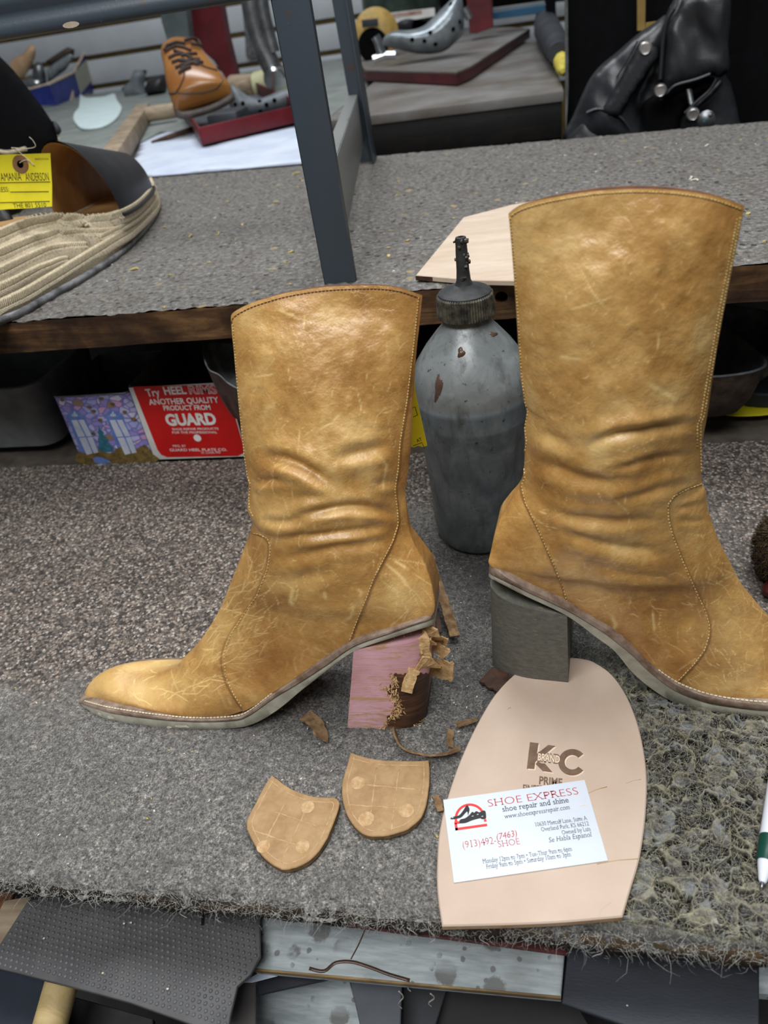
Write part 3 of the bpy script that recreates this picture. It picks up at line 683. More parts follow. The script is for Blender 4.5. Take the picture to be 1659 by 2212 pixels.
F = np.stack([ii[:-1, :-1], ii[:-1, 1:], ii[1:, 1:], ii[1:, :-1]], -1).reshape(-1, 4)
mesh('glue_caked_top', np.stack([X, Y, Z], -1).reshape(-1, 3), F, CONCRETE, shelf)
# wooden front face with a drilled hole
hc = onY(1083, 643, SF); hr = 5.2
bm = bmesh.new()
xs = np.linspace(-760, 420, 120); topv = [bm.verts.new((x, SF+(vnoise(np.array([x*.05]), np.array([1.]), 2)[0]-.5)*2.2, SZ-1.0-(vnoise(np.array([x*.08]), np.array([3.]), 2)[0])*1.5)) for x in xs]
botv = [bm.verts.new((x, SF+(vnoise(np.array([x*.05]), np.array([9.]), 2)[0]-.5)*2.2, SZ-ST)) for x in xs[::-1]]
loop = topv+botv; E = [bm.edges.new((loop[i-1], loop[i])) for i in range(len(loop))]
hv = [bm.verts.new((hc[0]+hr*math.cos(a), SF, hc[2]+hr*math.sin(a))) for a in np.linspace(0, 2*math.pi, 25)[:-1]]
E += [bm.edges.new((hv[i-1], hv[i])) for i in range(24)]
bmesh.ops.triangle_fill(bm, edges=E, use_beauty=True, normal=(0, -1, 0))
dv = [bm.verts.new((v.co[0], SF+22, v.co[2])) for v in hv]
for i in range(24): bm.faces.new((hv[i-1], hv[i], dv[i], dv[i-1]))
bm.faces.new(dv); bm.verts.index_update()
mesh('front_edge', [v.co[:] for v in bm.verts], [[v.index for v in f.verts] for f in bm.faces], OLDWOOD, shelf, smooth_=False); bm.free()
mesh('underside_board', [(-760, SF+.5, SZ-ST), (420, SF+.5, SZ-ST), (420, rear(420), SZ-ST), (-760, rear(-760), SZ-ST),
     (-760, SF+26, SZ-4), (420, SF+26, SZ-4), (420, rear(420), SZ-2.5), (-760, rear(-760), SZ-2.5)],
     [(3, 2, 1, 0), (4, 5, 6, 7), (1, 2, 6, 5), (2, 3, 7, 6), (3, 0, 4, 7)], OLDWOOD, shelf, smooth_=False)
def shelf_z(x, y):
    return SZ-.4
specks('dust_specks', 150, SPECK, (-560, 300), (610, 1120), shelf_z, 1.1, shelf)
specks('glue_specks', 90, YELLOWSPECK, (-560, 300), (604, 1120), shelf_z, 1.8, shelf)
for px, py, dx, dy, mt in [(470, 505, -4, 12, YELLOWSPECK), (410, 510, 2, -14, YELLOWSPECK), (1490, 385, 3, 12, SPECK), (1500, 390, -6, 5, SPECK), (628, 545, 5, 4, YELLOWSPECK), (640, 375, 10, 3, YELLOWSPECK), (1525, 315, 5, 9, SPECK), (290, 582, 9, 2, YELLOWSPECK)]:
    p = onZ(px, py, SZ+.6); d = np.array([dx, dy, 0.])
    tube('glue_string', smooth([p-d*.5, p+np.array([2, 0, 1]), p+d*.5], 4), 1.0, mt, shelf, 6)

# ------------------------------------------------------------------ setting: walls and floor
def struct(o): o['kind'] = 'structure'; return o
struct(box('floor', (-400, 1800, -560), (5200, 6600, 20), BLACKPIT, bevel=0))
wl = thing('wall_back', None, None, (-900, 3510, -500)); struct(wl)
box('panel_backing', (-700, 3530, 500), (4200, 30, 2100), GROOVE, wl, bevel=0)
zg1, zg2 = onY(351, 101, 3500)[2], onY(530, 141, 3500)[2]; pit_ = zg1-zg2
for k in range(-2, 7):
    z0, z1 = zg2+k*pit_+9, zg2+(k+1)*pit_-9
    box('slatwall_panel', (-700, 3508, (z0+z1)/2), (4200, 24, z1-z0), WALLWHITE, wl, bevel=3)
struct(box('wall_bench_back', (-165, 1100, 70), (1000, 16, 190), BLACKPIT, bevel=0))
# ------------------------------------------------------------------ boots
def unproj_off(px, p0, n, off):          # pixel to the boot's middle plane, read at a depth off in front of it
    p0 = np.asarray(p0, float); return onP(px[0], px[1], p0+n*off, n)-n*off
def boot_upper(root, p0, n, keys, rim, creases, steps, vamp_poly, counter_poly, scr, seed, blobs, NR=520, NS=176):
    n = _n(n); K = np.array([[f[0], f[1], b[0], b[1], d, k] for f, b, d, k in keys], float)
    C = resample(smooth(K, 10), n=NR*4)
    dist = np.r_[0, np.cumsum(np.hypot(np.diff(C[:, 0]), np.diff(C[:, 1]))+np.hypot(np.diff(C[:, 2]), np.diff(C[:, 3])))]
    t = np.linspace(0, dist[-1], NR); C = np.stack([np.interp(t, dist, C[:, i]) for i in range(6)], 1)
    s = np.linspace(0, 1, NS); s = .5-.5*np.cos(np.pi*s)*(.6)-.0; s = (s-s[0])/(s[-1]-s[0])
    Pm = np.zeros((NR, NS, 3)); W = np.zeros((NR, NS))
    for i, (fx, fy, bx_, by_, d, k) in enumerate(C):
        k = min(max(k, 0), 1); d = max(d, .3)
        a = unproj_off((fx, fy), p0, n, 0); b = unproj_off((bx_, by_), p0, n, d*k)
        wl_ = np.sin(np.pi*s)**.72; wf = (1-(1-s)**2.3)**.55*(1+.06*np.sin(np.pi*s))
        Pm[i] = a+(b-a)*s[:, None]; W[i] = d*(wl_*(1-k)+wf*k)
    rimp = resample(np.array([unproj_off(p, p0, n, 0) for p in smooth(rim, 6)]), n=200)
    ch = np.array([np.dot(q-rimp[0], _n(rimp[-1]-rimp[0])) for q in rimp]); ch /= ch[-1]
    tgt = np.stack([np.interp(s, ch, rimp[:, j]) for j in range(3)], 1); delta = tgt-Pm[0]
    fade = np.clip(1-np.arange(NR)/(NR*.17), 0, 1)[:, None, None]
    Pm = Pm+delta[None]*fade
    near = Pm+n*W[..., None]; far = Pm-n*W[..., None]*.95
    pix = proj(near.reshape(-1, 3)).reshape(NR, NS, 2); flat = pix.reshape(-1, 2)
    disp = np.zeros(len(flat))
    for path, w, amp in creases:         # soft folds: a valley with a rounded ridge under it
        dd, sd, pos = polydist(flat, smooth(path, 6)); tp = np.clip(np.minimum(pos, 1-pos)*3.2, 0, 1)
        sdd = dd*sd; disp += amp*tp*(-np.exp(-(sdd/w)**2)+.75*np.exp(-((sdd-1.7*w)/(1.3*w))**2)+.35*np.exp(-((sdd+1.9*w)/(1.4*w))**2))
    disp += (fbm(flat[:, 0]*.009, flat[:, 1]*.006, seed, 3)-.5)*5.0+(fbm(flat[:, 0]*.03, flat[:, 1]*.03, seed+3, 3)-.5)*1.2
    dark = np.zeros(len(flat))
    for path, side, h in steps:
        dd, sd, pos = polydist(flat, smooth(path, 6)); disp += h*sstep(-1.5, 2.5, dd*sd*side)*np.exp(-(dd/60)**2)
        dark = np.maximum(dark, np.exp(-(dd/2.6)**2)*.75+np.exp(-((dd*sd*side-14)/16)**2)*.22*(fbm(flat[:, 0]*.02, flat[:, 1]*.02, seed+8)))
    wear = np.zeros(len(flat))
    for path, w, a in scr:
        lo, hi = np.min(path, 0)-8, np.max(path, 0)+8
        m = np.where((flat[:, 0] > lo[0]) & (flat[:, 0] < hi[0]) & (flat[:, 1] > lo[1]) & (flat[:, 1] < hi[1]))[0]
        if len(m):
            dd, _, pos = polydist(flat[m], path); wear[m] = np.maximum(wear[m], a*np.exp(-(dd/w)**2)*np.clip(np.minimum(pos, 1-pos)*6, .25, 1))
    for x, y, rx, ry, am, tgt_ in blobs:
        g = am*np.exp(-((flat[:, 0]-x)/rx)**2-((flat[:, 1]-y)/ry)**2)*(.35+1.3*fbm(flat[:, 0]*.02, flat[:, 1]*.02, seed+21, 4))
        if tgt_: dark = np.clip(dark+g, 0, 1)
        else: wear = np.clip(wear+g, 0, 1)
    du = np.gradient(near, axis=0); dv = np.gradient(near, axis=1); nm = np.cross(du, dv); nm /= np.linalg.norm(nm, axis=2)[..., None]+1e-9
    if (nm[NR//4, NS//2] @ n) < 0: nm = -nm
    damp = np.clip(W/ (C[:, 4][:, None]*.55+1e-6), 0, 1)*np.clip(np.arange(NR)/14., .25, 1)[:, None]*np.clip((NR-np.arange(NR))/40., 0, 1)[:, None]
    near = near+nm*(disp.reshape(NR, NS)*damp)[..., None]
    # one closed loop per ring: near side, the flat underside, the far side
    nb = 7; rings = []; px = []
    for i in range(NR):
        bot = [near[i, -1]+(far[i, -1]-near[i, -1])*q for q in np.linspace(0, 1, nb+2)[1:-1]]
        rings.append(np.vstack([near[i], bot, far[i][::-1]])); px.append(np.vstack([pix[i], np.repeat(pix[i, -1:], nb, 0), pix[i][::-1]]))
    M = rings[0].shape[0]; V = np.array(rings).reshape(-1, 3); PX = np.array(px).reshape(-1, 2)
    z = lambda a: np.concatenate([a.reshape(NR, NS), np.repeat(a.reshape(NR, NS)[:, -1:], nb, 1)*.3, a.reshape(NR, NS)[:, ::-1]], 1).ravel()
    wear, dark = z(wear), z(dark)
    ii = np.arange(NR*M).reshape(NR, M); jj = np.roll(ii, -1, axis=1)
    F = np.stack([ii[:-1], jj[:-1], jj[1:], ii[1:]], -1).reshape(-1, 4)
    v0 = V[F[len(F)//3]]
    fc = PX[F].mean(1)
    iv = inpoly(fc, vamp_poly); ic = inpoly(fc, counter_poly) & ~iv
    toe = len(V); outp = {}
    # outward normals
    a, b, c = V[F[NS//2+M*10]][:3]; flip = np.dot(np.cross(b-a, c-a), n) < 0
    if flip: F = F[:, ::-1]
    for nm_, mk in (('shaft', ~iv & ~ic), ('vamp', iv), ('heel_counter', ic)):
        Fs = F[mk]; u, inv = np.unique(Fs, return_inverse=True)
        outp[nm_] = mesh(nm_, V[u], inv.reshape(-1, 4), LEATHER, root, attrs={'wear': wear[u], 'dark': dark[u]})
    # toe end closed
    mesh_full = BVHTree.FromPolygons([Vector(v) for v in V], F.tolist())
    # lining just inside the mouth
    r0 = V[:M]; cen = Pm[0].mean(0); inn = r0-n*((r0-np.vstack([Pm[0], np.repeat(Pm[0, -1:], nb, 0), Pm[0][::-1]])) @ n)[:, None]*.35
    cn_ = inn.mean(0); low = cn_+(inn-cn_)*.93+(V[30*M:31*M].mean(0)-r0.mean(0)); L = np.vstack([r0, cn_+(inn-cn_)*.985, low])
    F2 = [(i*M+j, i*M+(j+1) % M, (i+1)*M+(j+1) % M, (i+1)*M+j) for i in range(2) for j in range(M)]
    mesh('lining', L, F2, LINING, root)
    return mesh_full, outp
def boot_sole(root, p0, n, rows):        # rows: top, middle and bottom pixel of the near edge, and half the width there
    n = _n(n); A = np.array([[*t_, *m_, *b_, w] for t_, m_, b_, w in rows], float); A = smooth(A, 6); out = []
    for lay, (i, j), nm_, mt, ins in ((0, (0, 2), 'welt', WELT, 0), (1, (2, 4), 'sole', SOLE, .8)):
        V = []
        for r in A:
            w = max(r[6], .5); a = unproj_off(r[i:i+2], p0, n, w); b = unproj_off(r[j:j+2], p0, n, w); q = max(w-ins, .4)
            e = min(.9, q*.3); da = _n(b-a); h = min(.8, np.linalg.norm(b-a)*.3)
            V += [a+n*(q-e), a+n*q+da*h, b+n*q-da*h, b+n*(q-e), b-n*(q-e), b-n*q-da*h, a-n*q+da*h, a-n*(q-e)]
        m = len(A); F = [(k*8+c, k*8+(c+1) % 8, k*8+8+(c+1) % 8, k*8+8+c) for k in range(m-1) for c in range(8)]
        F += [tuple(range(8))[::-1], tuple((m-1)*8+c for c in range(8))]
        bm = bmesh.new(); vs = [bm.verts.new(v) for v in V]
        for f in F: bm.faces.new([vs[q_] for q_ in f])
        bmesh.ops.recalc_face_normals(bm, faces=bm.faces); bm.verts.index_update()
        o = mesh(nm_, V, [[v.index for v in f.verts] for f in bm.faces], mt, root, auto=50); bm.free(); out.append(o)
    return out
def boot_heel(root, p0, n, tf, bf, bb, tb, W, mat, sag=0.0, bare=None, NH=40, NA=44, back=.45, drop=16):
    n = _n(n); rows = []
    top = (unproj_off(tf, p0, n, W), unproj_off(tb, p0, n, W-drop)); bot = (unproj_off(bf, p0, n, W), unproj_off(bb, p0, n, W-drop))
    a = np.linspace(0, 1, NA); a = 1-(1-a)**1.7
    w = np.where(a < back, 1, 1-(drop/W)*(1-np.sqrt(np.clip(1-((np.clip(a, back, 1)-back)/(1-back))**2, 0, 1))))*W
    for h in np.linspace(0, 1, NH):
        f = top[0]+(bot[0]-top[0])*h; b = top[1]+(bot[1]-top[1])*h
        m = f+(b-f)*a[:, None]+(np.sin(np.pi*a)*sag*h)[:, None]*np.array([0, 0, -1.0])
        rows.append(np.vstack([m+n*w[:, None], (m-n*w[:, None])[::-1][1:]]))
    M = rows[0].shape[0]; V = np.vstack(rows)
    F = [(i*M+j, i*M+(j+1) % M, (i+1)*M+(j+1) % M, (i+1)*M+j) for i in range(NH-1) for j in range(M)]
    F += [tuple(range(M))[::-1], tuple((NH-1)*M+j for j in range(M))]
    at = {'bare': bare(proj(V))} if bare else None
    bm = bmesh.new(); vs = [bm.verts.new(v) for v in V]
    for f in F: bm.faces.new([vs[q] for q in f])
    bmesh.ops.recalc_face_normals(bm, faces=bm.faces)
    FF = [[v.index for v in f.verts] for f in bm.faces] if not bm.verts.index_update() else 0; bm.free()
    return mesh('heel', V, FF, mat, root, auto=35, attrs=at)
def scratchset(seed, boxes, n):
    r = np.random.default_rng(seed); S = []
    for (x0, y0, x1, y1), cnt, ang, spread, ln in boxes:
        for _ in range(cnt):
            p = np.array([r.uniform(x0, x1), r.uniform(y0, y1)]); a = math.radians(ang+r.normal(0, spread)); L = r.gamma(2, ln/2)
            q = p+np.array([math.cos(a), math.sin(a)])*L; c = (p+q)/2+r.normal(0, L*.12, 2)
            S.append((np.array([p, c, q]), r.uniform(.7, 1.1), r.uniform(.15, .9)))
    return S
Z5 = zm(100, 1000, 1.746); ZS = zm(480, 600, 3.53); Z6 = zm(500, 1250, 2.765)
Z4 = zm(800, 500, 1.931); Z2 = zm(700, 0, 1.73); ZR = zm(1020, 1150, 2.596)

# ---- left boot
LN = _n((0, -1, .17)); LP = (-150, 338, 0)
bootL = thing('ankle_boot', 'scuffed tan leather boot with its heel stripped to pink and bare wood', 'boot', (-160, 338, 0), 'pair of tan boots under repair')
rimL = [(499, 690)]+ZS([(80, 270), (180, 210), (300, 165), (500, 110), (750, 70), (1000, 55), (1200, 55), (1350, 75)])+[(912, 638)]
keysL = [((499, 690), (912, 638), 2.2, 0), ((501, 722), (906, 700), 6.5, 0), ((505, 760), (899, 765), 13.0, 0), ((513, 850), (892, 870), 21.0, 0),
  ((523, 950), (888, 960), 27.0, 0), ((532, 1018), (880, 1032), 30.0, 0), ((537, 1050), (876, 1062), 31.0, 0), ((535, 1096), (879, 1105), 31.7, .05),
  ((546, 1122), (885, 1144), 31.4, .1), ((538, 1155), (898, 1177), 31.7, .2), ((522, 1198), (924, 1229), 31.8, .32), ((501, 1252), (934, 1285), 30.6, .5),
  ((487, 1288), (931, 1329), 26.4, .75), ((472, 1321), (873, 1349), 24.8, .95), ((455, 1350), (816, 1367), 24.0, 1), ((438, 1376), (756, 1387), 24.0, 1),
  ((418, 1400), (701, 1421), 24.8, 1), ((398, 1420), (644, 1461), 26.4, 1), ((381, 1440), (587, 1498), 28.8, 1), ((355, 1452), (527, 1535), 30.4, 1),
  ((329, 1457), (470, 1548), 30.8, 1), ((300, 1457), (415, 1550), 30.4, 1), ((271, 1453), (360, 1546), 28.8, 1), ((250, 1450), (305, 1539), 25.6, 1),
  ((229, 1452), (262, 1532), 21.6, 1), ((208, 1462), (224, 1525), 16.0, 1), ((193, 1477), (199, 1517), 13, 1), ((185, 1494), (188, 1509), 7, 1)]
vampL = [(536, 1150)]+Z5([(800, 270), (828, 285), (842, 315), (830, 400), (790, 500), (740, 570), (690, 650), (665, 720), (670, 800), (700, 870), (738, 930)])+[(527, 1545)]
backL = ZS([(1512, 150), (1475, 500), (1420, 950), (1370, 1250), (1355, 1450), (1330, 1620), (1350, 1780), (1355, 1880), (1310, 2020)])+Z5([(1280, 360), (1240, 440), (1210, 520), (1180, 590), (1150, 672)])
frontL = [(503, 700), (508, 760), (512, 820), (518, 880), (524, 940), (529, 990), (535, 1030), (541, 1046), (538, 1075), (539, 1100), (549, 1120)]
crL = [([(548, 985), (600, 990), (650, 1006), (700, 1036), (738, 1058)], 13, 3.4), ([(712, 992), (770, 980), (850, 958)], 14, 2.2),
  ([(545, 1046), (590, 1038), (620, 1050)], 8, 1.2), ([(630, 1122), (690, 1104), (760, 1094), (815, 1100), (862, 1116)], 10, 3.0),
  ([(560, 1118), (610, 1128), (660, 1122)], 9, 1.5), ([(600, 1160), (680, 1158), (760, 1146), (845, 1132)], 9, 2.0), ([(590, 1205), (660, 1200), (750, 1178), (840, 1168)], 12, 1.4),
  ([(600, 1090), (660, 1075), (720, 1078)], 10, 1.0), ([(800, 1050), (840, 1040), (866, 1048)], 10, 1.2), ([(575, 1255), (650, 1250), (740, 1235)], 14, .8)]
scL = scratchset(3, [((520, 700, 880, 960), 60, 160, 60, 34), ((560, 980, 860, 1180), 34, 100, 40, 34), ((430, 1290, 560, 1440), 110, -38, 24, 40), ((240, 1440, 540, 1530), 40, -20, 40, 26), ((520, 1160, 900, 1400), 60, -20, 70, 18), ((520, 700, 890, 1150), 60, 10, 80, 15), ((240, 1430, 480, 1520), 45, -35, 30, 40),
   ((560, 1230, 760, 1460), 60, 30, 50, 26), ((780, 1180, 910, 1320), 26, 60, 30, 40), ((430, 1220, 560, 1330), 40, -60, 20, 36)], 0)
scL += [(np.array(p), w, .95) for p, w in [([(633, 1185+85), (628, 1300), (636, 1312)], 4), ([(700, 1280), (703, 1296)], 4), ([(830, 1215), (860, 1240), (880, 1262)], 3), ([(850, 1210), (880, 1228)], 3),
   ([(752, 1315), (765, 1308), (758, 1330), (745, 1338)], 3), ([(775, 1290), (782, 1278), (770, 1270)], 3), ([(545, 815), (580, 810), (595, 806)], 2.2), ([(690, 928), (720, 912), (737, 890)], 2.2), ([(600, 668), (640, 685)], 3), ([(820, 985), (832, 1003), (825, 1060)], 3)]]
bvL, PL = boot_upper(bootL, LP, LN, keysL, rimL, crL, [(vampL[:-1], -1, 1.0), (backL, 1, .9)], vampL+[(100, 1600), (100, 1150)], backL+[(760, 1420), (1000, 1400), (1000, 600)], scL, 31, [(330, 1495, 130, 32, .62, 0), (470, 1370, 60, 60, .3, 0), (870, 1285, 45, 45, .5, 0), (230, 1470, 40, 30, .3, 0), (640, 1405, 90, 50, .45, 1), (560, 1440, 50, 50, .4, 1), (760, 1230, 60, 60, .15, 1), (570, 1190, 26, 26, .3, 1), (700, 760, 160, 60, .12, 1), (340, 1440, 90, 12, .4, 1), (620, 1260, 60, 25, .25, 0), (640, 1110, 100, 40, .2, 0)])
stitches('seam_stitching', bvL, [(x+3, y) for x, y in vampL[:-1]], THREAD, PL['vamp'], 7)
stitches('seam_stitching', bvL, [(x-4, y) for x, y in backL], THREAD, PL['heel_counter'], 6.5)
stitches('seam_stitching', bvL, frontL, THREAD, PL['shaft'], 6.5)
stitches('top_stitching', bvL, [(x+2, y+9) for x, y in smooth(rimL, 4)], LINING, PL['shaft'], 8)
rowsL = [((169, 1508), (168, 1515), (168, 1526), 6), ((171, 1513), (170, 1519), (172, 1534), 13.5), ((181, 1518), (180, 1524), (186, 1546), 19), ((208, 1526), (207, 1533), (212, 1556), 26), ((243, 1534), (243, 1543), (246, 1564), 30.2),
  ((329, 1547), (329, 1555), (330, 1575), 33.8), ((415, 1555), (415, 1561), (415, 1579), 34.2), ((501, 1552), (501, 1559), (501, 1577), 33.4), ((535, 1541), (537, 1548), (547, 1567), 32.2), ((587, 1502), (590, 1511), (598, 1538), 30.2),
  ((644, 1464), (646, 1477), (653, 1493), 28.1), ((701, 1424), (703, 1440), (710, 1449), 26.9), ((762, 1387), (765, 1398), (768, 1409), 28), ((845, 1361), (846, 1369), (848, 1381), 28.5), ((900, 1343), (901, 1350), (903, 1364), 27),
  ((928, 1334), (929, 1341), (930, 1355), 23), ((937, 1330), (938, 1338), (938, 1352), 16)]
weltL, soleL = boot_sole(bootL, LP, LN, rowsL)
def welt_stitches(root, p0, n, rows, x0, x1):    # stitches lying on the welt's upper face
    A = smooth(np.array([[*r[0], r[3]] for r in rows], float), 6); P = np.array([unproj_off(r[:2], p0, n, r[2])+n*(r[2]-1.5) for r in A]); k = (A[:, 0] > x0) & (A[:, 0] < x1)
    Q = resample(P[k], 2.6); mb = MB(); v = np.cross(n, _n(Q[-1]-Q[0])); v = v if v[2] > 0 else -v
    for a, b in zip(Q[:-1], Q[1:]): mb.add(*box_vf((a+b)/2+v*.55, (np.linalg.norm(b-a)*.88, 1.2, 1.1), axes_of(b-a, n), .45))
    mb.make('welt_stitching', WHITETHREAD, root, kind='stuff')
bvSo = surf(soleL)
for (px_, rx_, ry_, sd_) in [((238, 1549), 9, 5, 3), ((216, 1543), 7, 4, 5), ((395, 1569), 16, 3, 4), ((365, 1571), 6, 3, 2)]:
    h_ = hit(bvSo, *px_)
    if h_ is not None:
        fr_ = Fr(h_[0], h_[1]); slab('paint_fleck', fr_, [(math.cos(a_)*rx_*.3*(1+.3*math.sin(3*a_+sd_)), math.sin(a_)*ry_*.3*(1+.3*math.sin(4*a_+sd_))) for a_ in np.linspace(0, 6.28, 15)[:-1]], .3, SPECK, soleL, bev=0)
welt_stitches(weltL, LP, LN, rowsL, 180, 590)
# heel of the left boot, half pink primer and half bare wood
barepoly = Z6([(960, 570), (1060, 565), (1185, 560), (1220, 560), (1220, 940), (900, 940), (905, 905), (935, 870), (930, 830), (985, 770), (960, 720), (925, 655), (985, 620)])
def mk_heel_two():
    t = NT('pink_and_bare_heel'); v = t.co(); f = t.noise(t.co((60, 60, 320)), 1.0, 5, .7, .6)
    pink = t.ramp(t.noise(v, 30, 4), [(.35, lin(196, 146, 150)), (.65, lin(220, 172, 180))]); fl = t.math('MULTIPLY', t.ramp(f, [(.50, 0.0), (.60, .9)]), t.ramp(t.noise(v, 26, 2), [(.38, .25), (.56, 1.0)]))
    pink = t.mix(fl, pink, lin(186, 148, 102)); g = t.noise(t.co((25, 25, 420)), 1.0, 5, .65, .5)
    wood = t.ramp(g, [(.3, lin(50, 30, 20)), (.5, lin(86, 56, 38)), (.7, lin(118, 84, 58))]); wood = t.mix(t.ramp(t.noise(v, 22, 3), [(.42, .8), (.6, 0.0)]), wood, lin(36, 22, 18))
    return t.out(t.mix(t.attr('bare'), pink, wood), .45, t.bump(t.math('ADD', f, g), .35, .0009), 0, .4)
heelL = boot_heel(bootL, LP, LN, (764, 1404), (750, 1577), (921, 1562), (933, 1358), 27, mk_heel_two(), 1.5,
          bare=lambda q: inpoly(q+np.stack([(vnoise(q[:, 0]*.2, q[:, 1]*.2, 4)-.5)*9, (vnoise(q[:, 0]*.2, q[:, 1]*.2, 7)-.5)*6], 1), barepoly).astype(float), NH=90, NA=110, back=.62, drop=13)
bvH = BVHTree.FromPolygons([Vector(np.array(v.co)*1000+ORG[bootL.name]) for v in bpy.data.objects['heel'].data.vertices], [p.vertices[:] for p in bpy.data.objects['heel'].data.polygons])
def torn(path, w, lift, rough=.8, seed=1):
    r = np.random.default_rng(seed); P = resample(smooth(Z6(path), 4), 5); Q = []; last = None
    for i, (x, y) in enumerate(P):
        h_ = hit(bvH, x, y); l = lift[0]+(lift[1]-lift[0])*i/max(1, len(P)-1)
        p = h_[0] if h_ is not None else onP(x, y, last, LN)
        last = p; Q.append(p+LN*l)
    Q = np.array(Q); side = np.cross(np.gradient(Q, axis=0), LN)
    ww = w*(1+r.normal(0, .07, len(Q)))*.8; V, F = strip_vf(Q, side, ww, 1.1); V = np.array(V)+r.normal(0, rough*.14, (len(V), 3))
    return mesh('torn_leather_strip', V, F, TORN, heelL, smooth_=False)
torn([(1165, 300), (1225, 360), (1290, 380)], 16, (1, 5), seed=1); torn([(1240, 360), (1290, 300), (1330, 250)], 9, (5, 9), seed=2)
torn([(1160, 370), (1230, 390), (1290, 430)], 10, (1.5, 5), seed=3); torn([(1115, 505), (1200, 510), (1330, 525)], 19, (1.2, 6), seed=4)
torn([(1155, 320), (1150, 390), (1165, 460)], 9, (1, 2), seed=5); torn([(1095, 535), (1065, 600), (1050, 660)], 9, (1, 3), seed=6); torn([(1215, 430), (1220, 470), (1250, 470)], 12, (2, 3), seed=7)
fz = MB(); rr = np.random.default_rng(5)
for a, b, cnt, sp in [((960, 575), (985, 640), 60, 12), ((930, 640), (985, 700), 60, 18), ((975, 700), (1005, 790), 90, 16), ((985, 790), (950, 840), 60, 16), ((930, 850), (905, 900), 30, 6), ((1090, 880), (1160, 830), 26, 6), ((1160, 310), (1110, 540), 50, 8), ((770, 400), (1140, 330), 30, 8), ((960, 770), (1000, 830), 50, 14)]:
    for _ in range(cnt):
        t_ = rr.uniform(); x = a[0]+(b[0]-a[0])*t_+rr.normal(0, sp); y = a[1]+(b[1]-a[1])*t_+rr.normal(0, sp*.6)
        h_ = hit(bvH, *Z6([(x, y)])[0])
        if h_ is None: continue
        d = rr.normal(0, 1, 3); d = _n(d+h_[1]*.6); L = rr.uniform(1.2, 3.4); s_ = _n(np.cross(d, h_[1]))*rr.uniform(.18, .5)
        fz.add([h_[0]-s_, h_[0]+s_, h_[0]+d*L*.6+s_*.8+h_[1]*.4, h_[0]+d*L*.6-s_*.8+h_[1]*.4, h_[0]+d*L], [(0, 1, 2, 3), (3, 2, 4)])
fz.make('torn_fibres', TORN, heelL, kind='stuff', smooth_=False)

# ---- right boot
RN = _n((-.105, -1, -.07)); RP = (21, 378, 0)
bootR = thing('ankle_boot', 'tan leather boot with an intact grey stacked heel, standing on the stamped sole', 'boot', (100, 372, 0), 'pair of tan boots under repair')
rimR = [(1098, 461)]+Z2([(740, 765), (850, 735), (1000, 710), (1150, 700), (1300, 705), (1450, 728)])+[(1607, 444)]
keysR = [((1607, 444), (1098, 461), 2.2, 0), ((1600, 490), (1102, 500), 6.0, 0), ((1582, 578), (1110, 600), 15.0, 0), ((1564, 671), (1117, 707), 22.0, 0),
  ((1548, 759), (1124, 811), 27.0, 0), ((1536, 840), (1133, 868), 30.0, 0), ((1528, 896), (1138, 885), 31.0, 0), ((1519, 945), (1133, 930), 32.0, 0), ((1516, 985), (1134, 965), 32.0, 0),
  ((1516, 1040), (1130, 1025), 32.7, .05), ((1524, 1060), (1120, 1056), 32.3, .1), ((1530, 1101), (1097, 1094), 32.6, .2), ((1551, 1163), (1073, 1143), 32.6, .35), ((1577, 1215), (1063, 1195), 31.2, .55),
  ((1592, 1245), (1064, 1224), 26.4, .8), ((1606, 1268), (1136, 1266), 24.8, .95), ((1624, 1290), (1224, 1306), 24.0, 1), ((1642, 1312), (1290, 1343), 24.0, 1), ((1662, 1334), (1340, 1375), 24.8, 1), ((1684, 1357), (1385, 1416), 26.4, 1),
  ((1710, 1380), (1459, 1475), 28.8, 1), ((1740, 1404), (1502, 1496), 30.4, 1), ((1770, 1412), (1559, 1510), 30.8, 1), ((1800, 1420), (1620, 1519), 30.8, 1), ((1830, 1426), (1690, 1522), 31.2, 1), ((1860, 1432), (1750, 1519), 29.6, 1), ((1890, 1442), (1810, 1512), 24.8, 1), ((1912, 1462), (1860, 1505), 17.6, 1), ((1926, 1480), (1900, 1500), 8.8, 1), ((1930, 1492), (1918, 1497), 2.4, 1)]
vampR = [(1519, 1045)]+Z4([(1330, 1073), (1272, 1103), (1247, 1138), (1249, 1200), (1270, 1280), (1310, 1380), (1350, 1470), (1385, 1545)])+ZR([(1318, 450), (1338, 520), (1335, 580), (1310, 660), (1250, 740), (1140, 856)])
counterR = [(1131, 1030)]+Z4([(625, 1060), (640, 1130), (680, 1210), (720, 1300), (760, 1390), (800, 1490), (816, 1550)])+[(1224, 1310)]
frontR = [(1599, 470)]+Z4([(1532, 0), (1502, 150), (1467, 330), (1437, 500), (1406, 680), (1391, 770), (1377, 800), (1377, 900), (1380, 1000), (1387, 1048)])
backR = [(1102, 470), (1106, 510), (1114, 600), (1121, 705), (1127, 810), (1135, 872), (1141, 888), (1134, 925), (1138, 955), (1130, 995), (1134, 1026)]
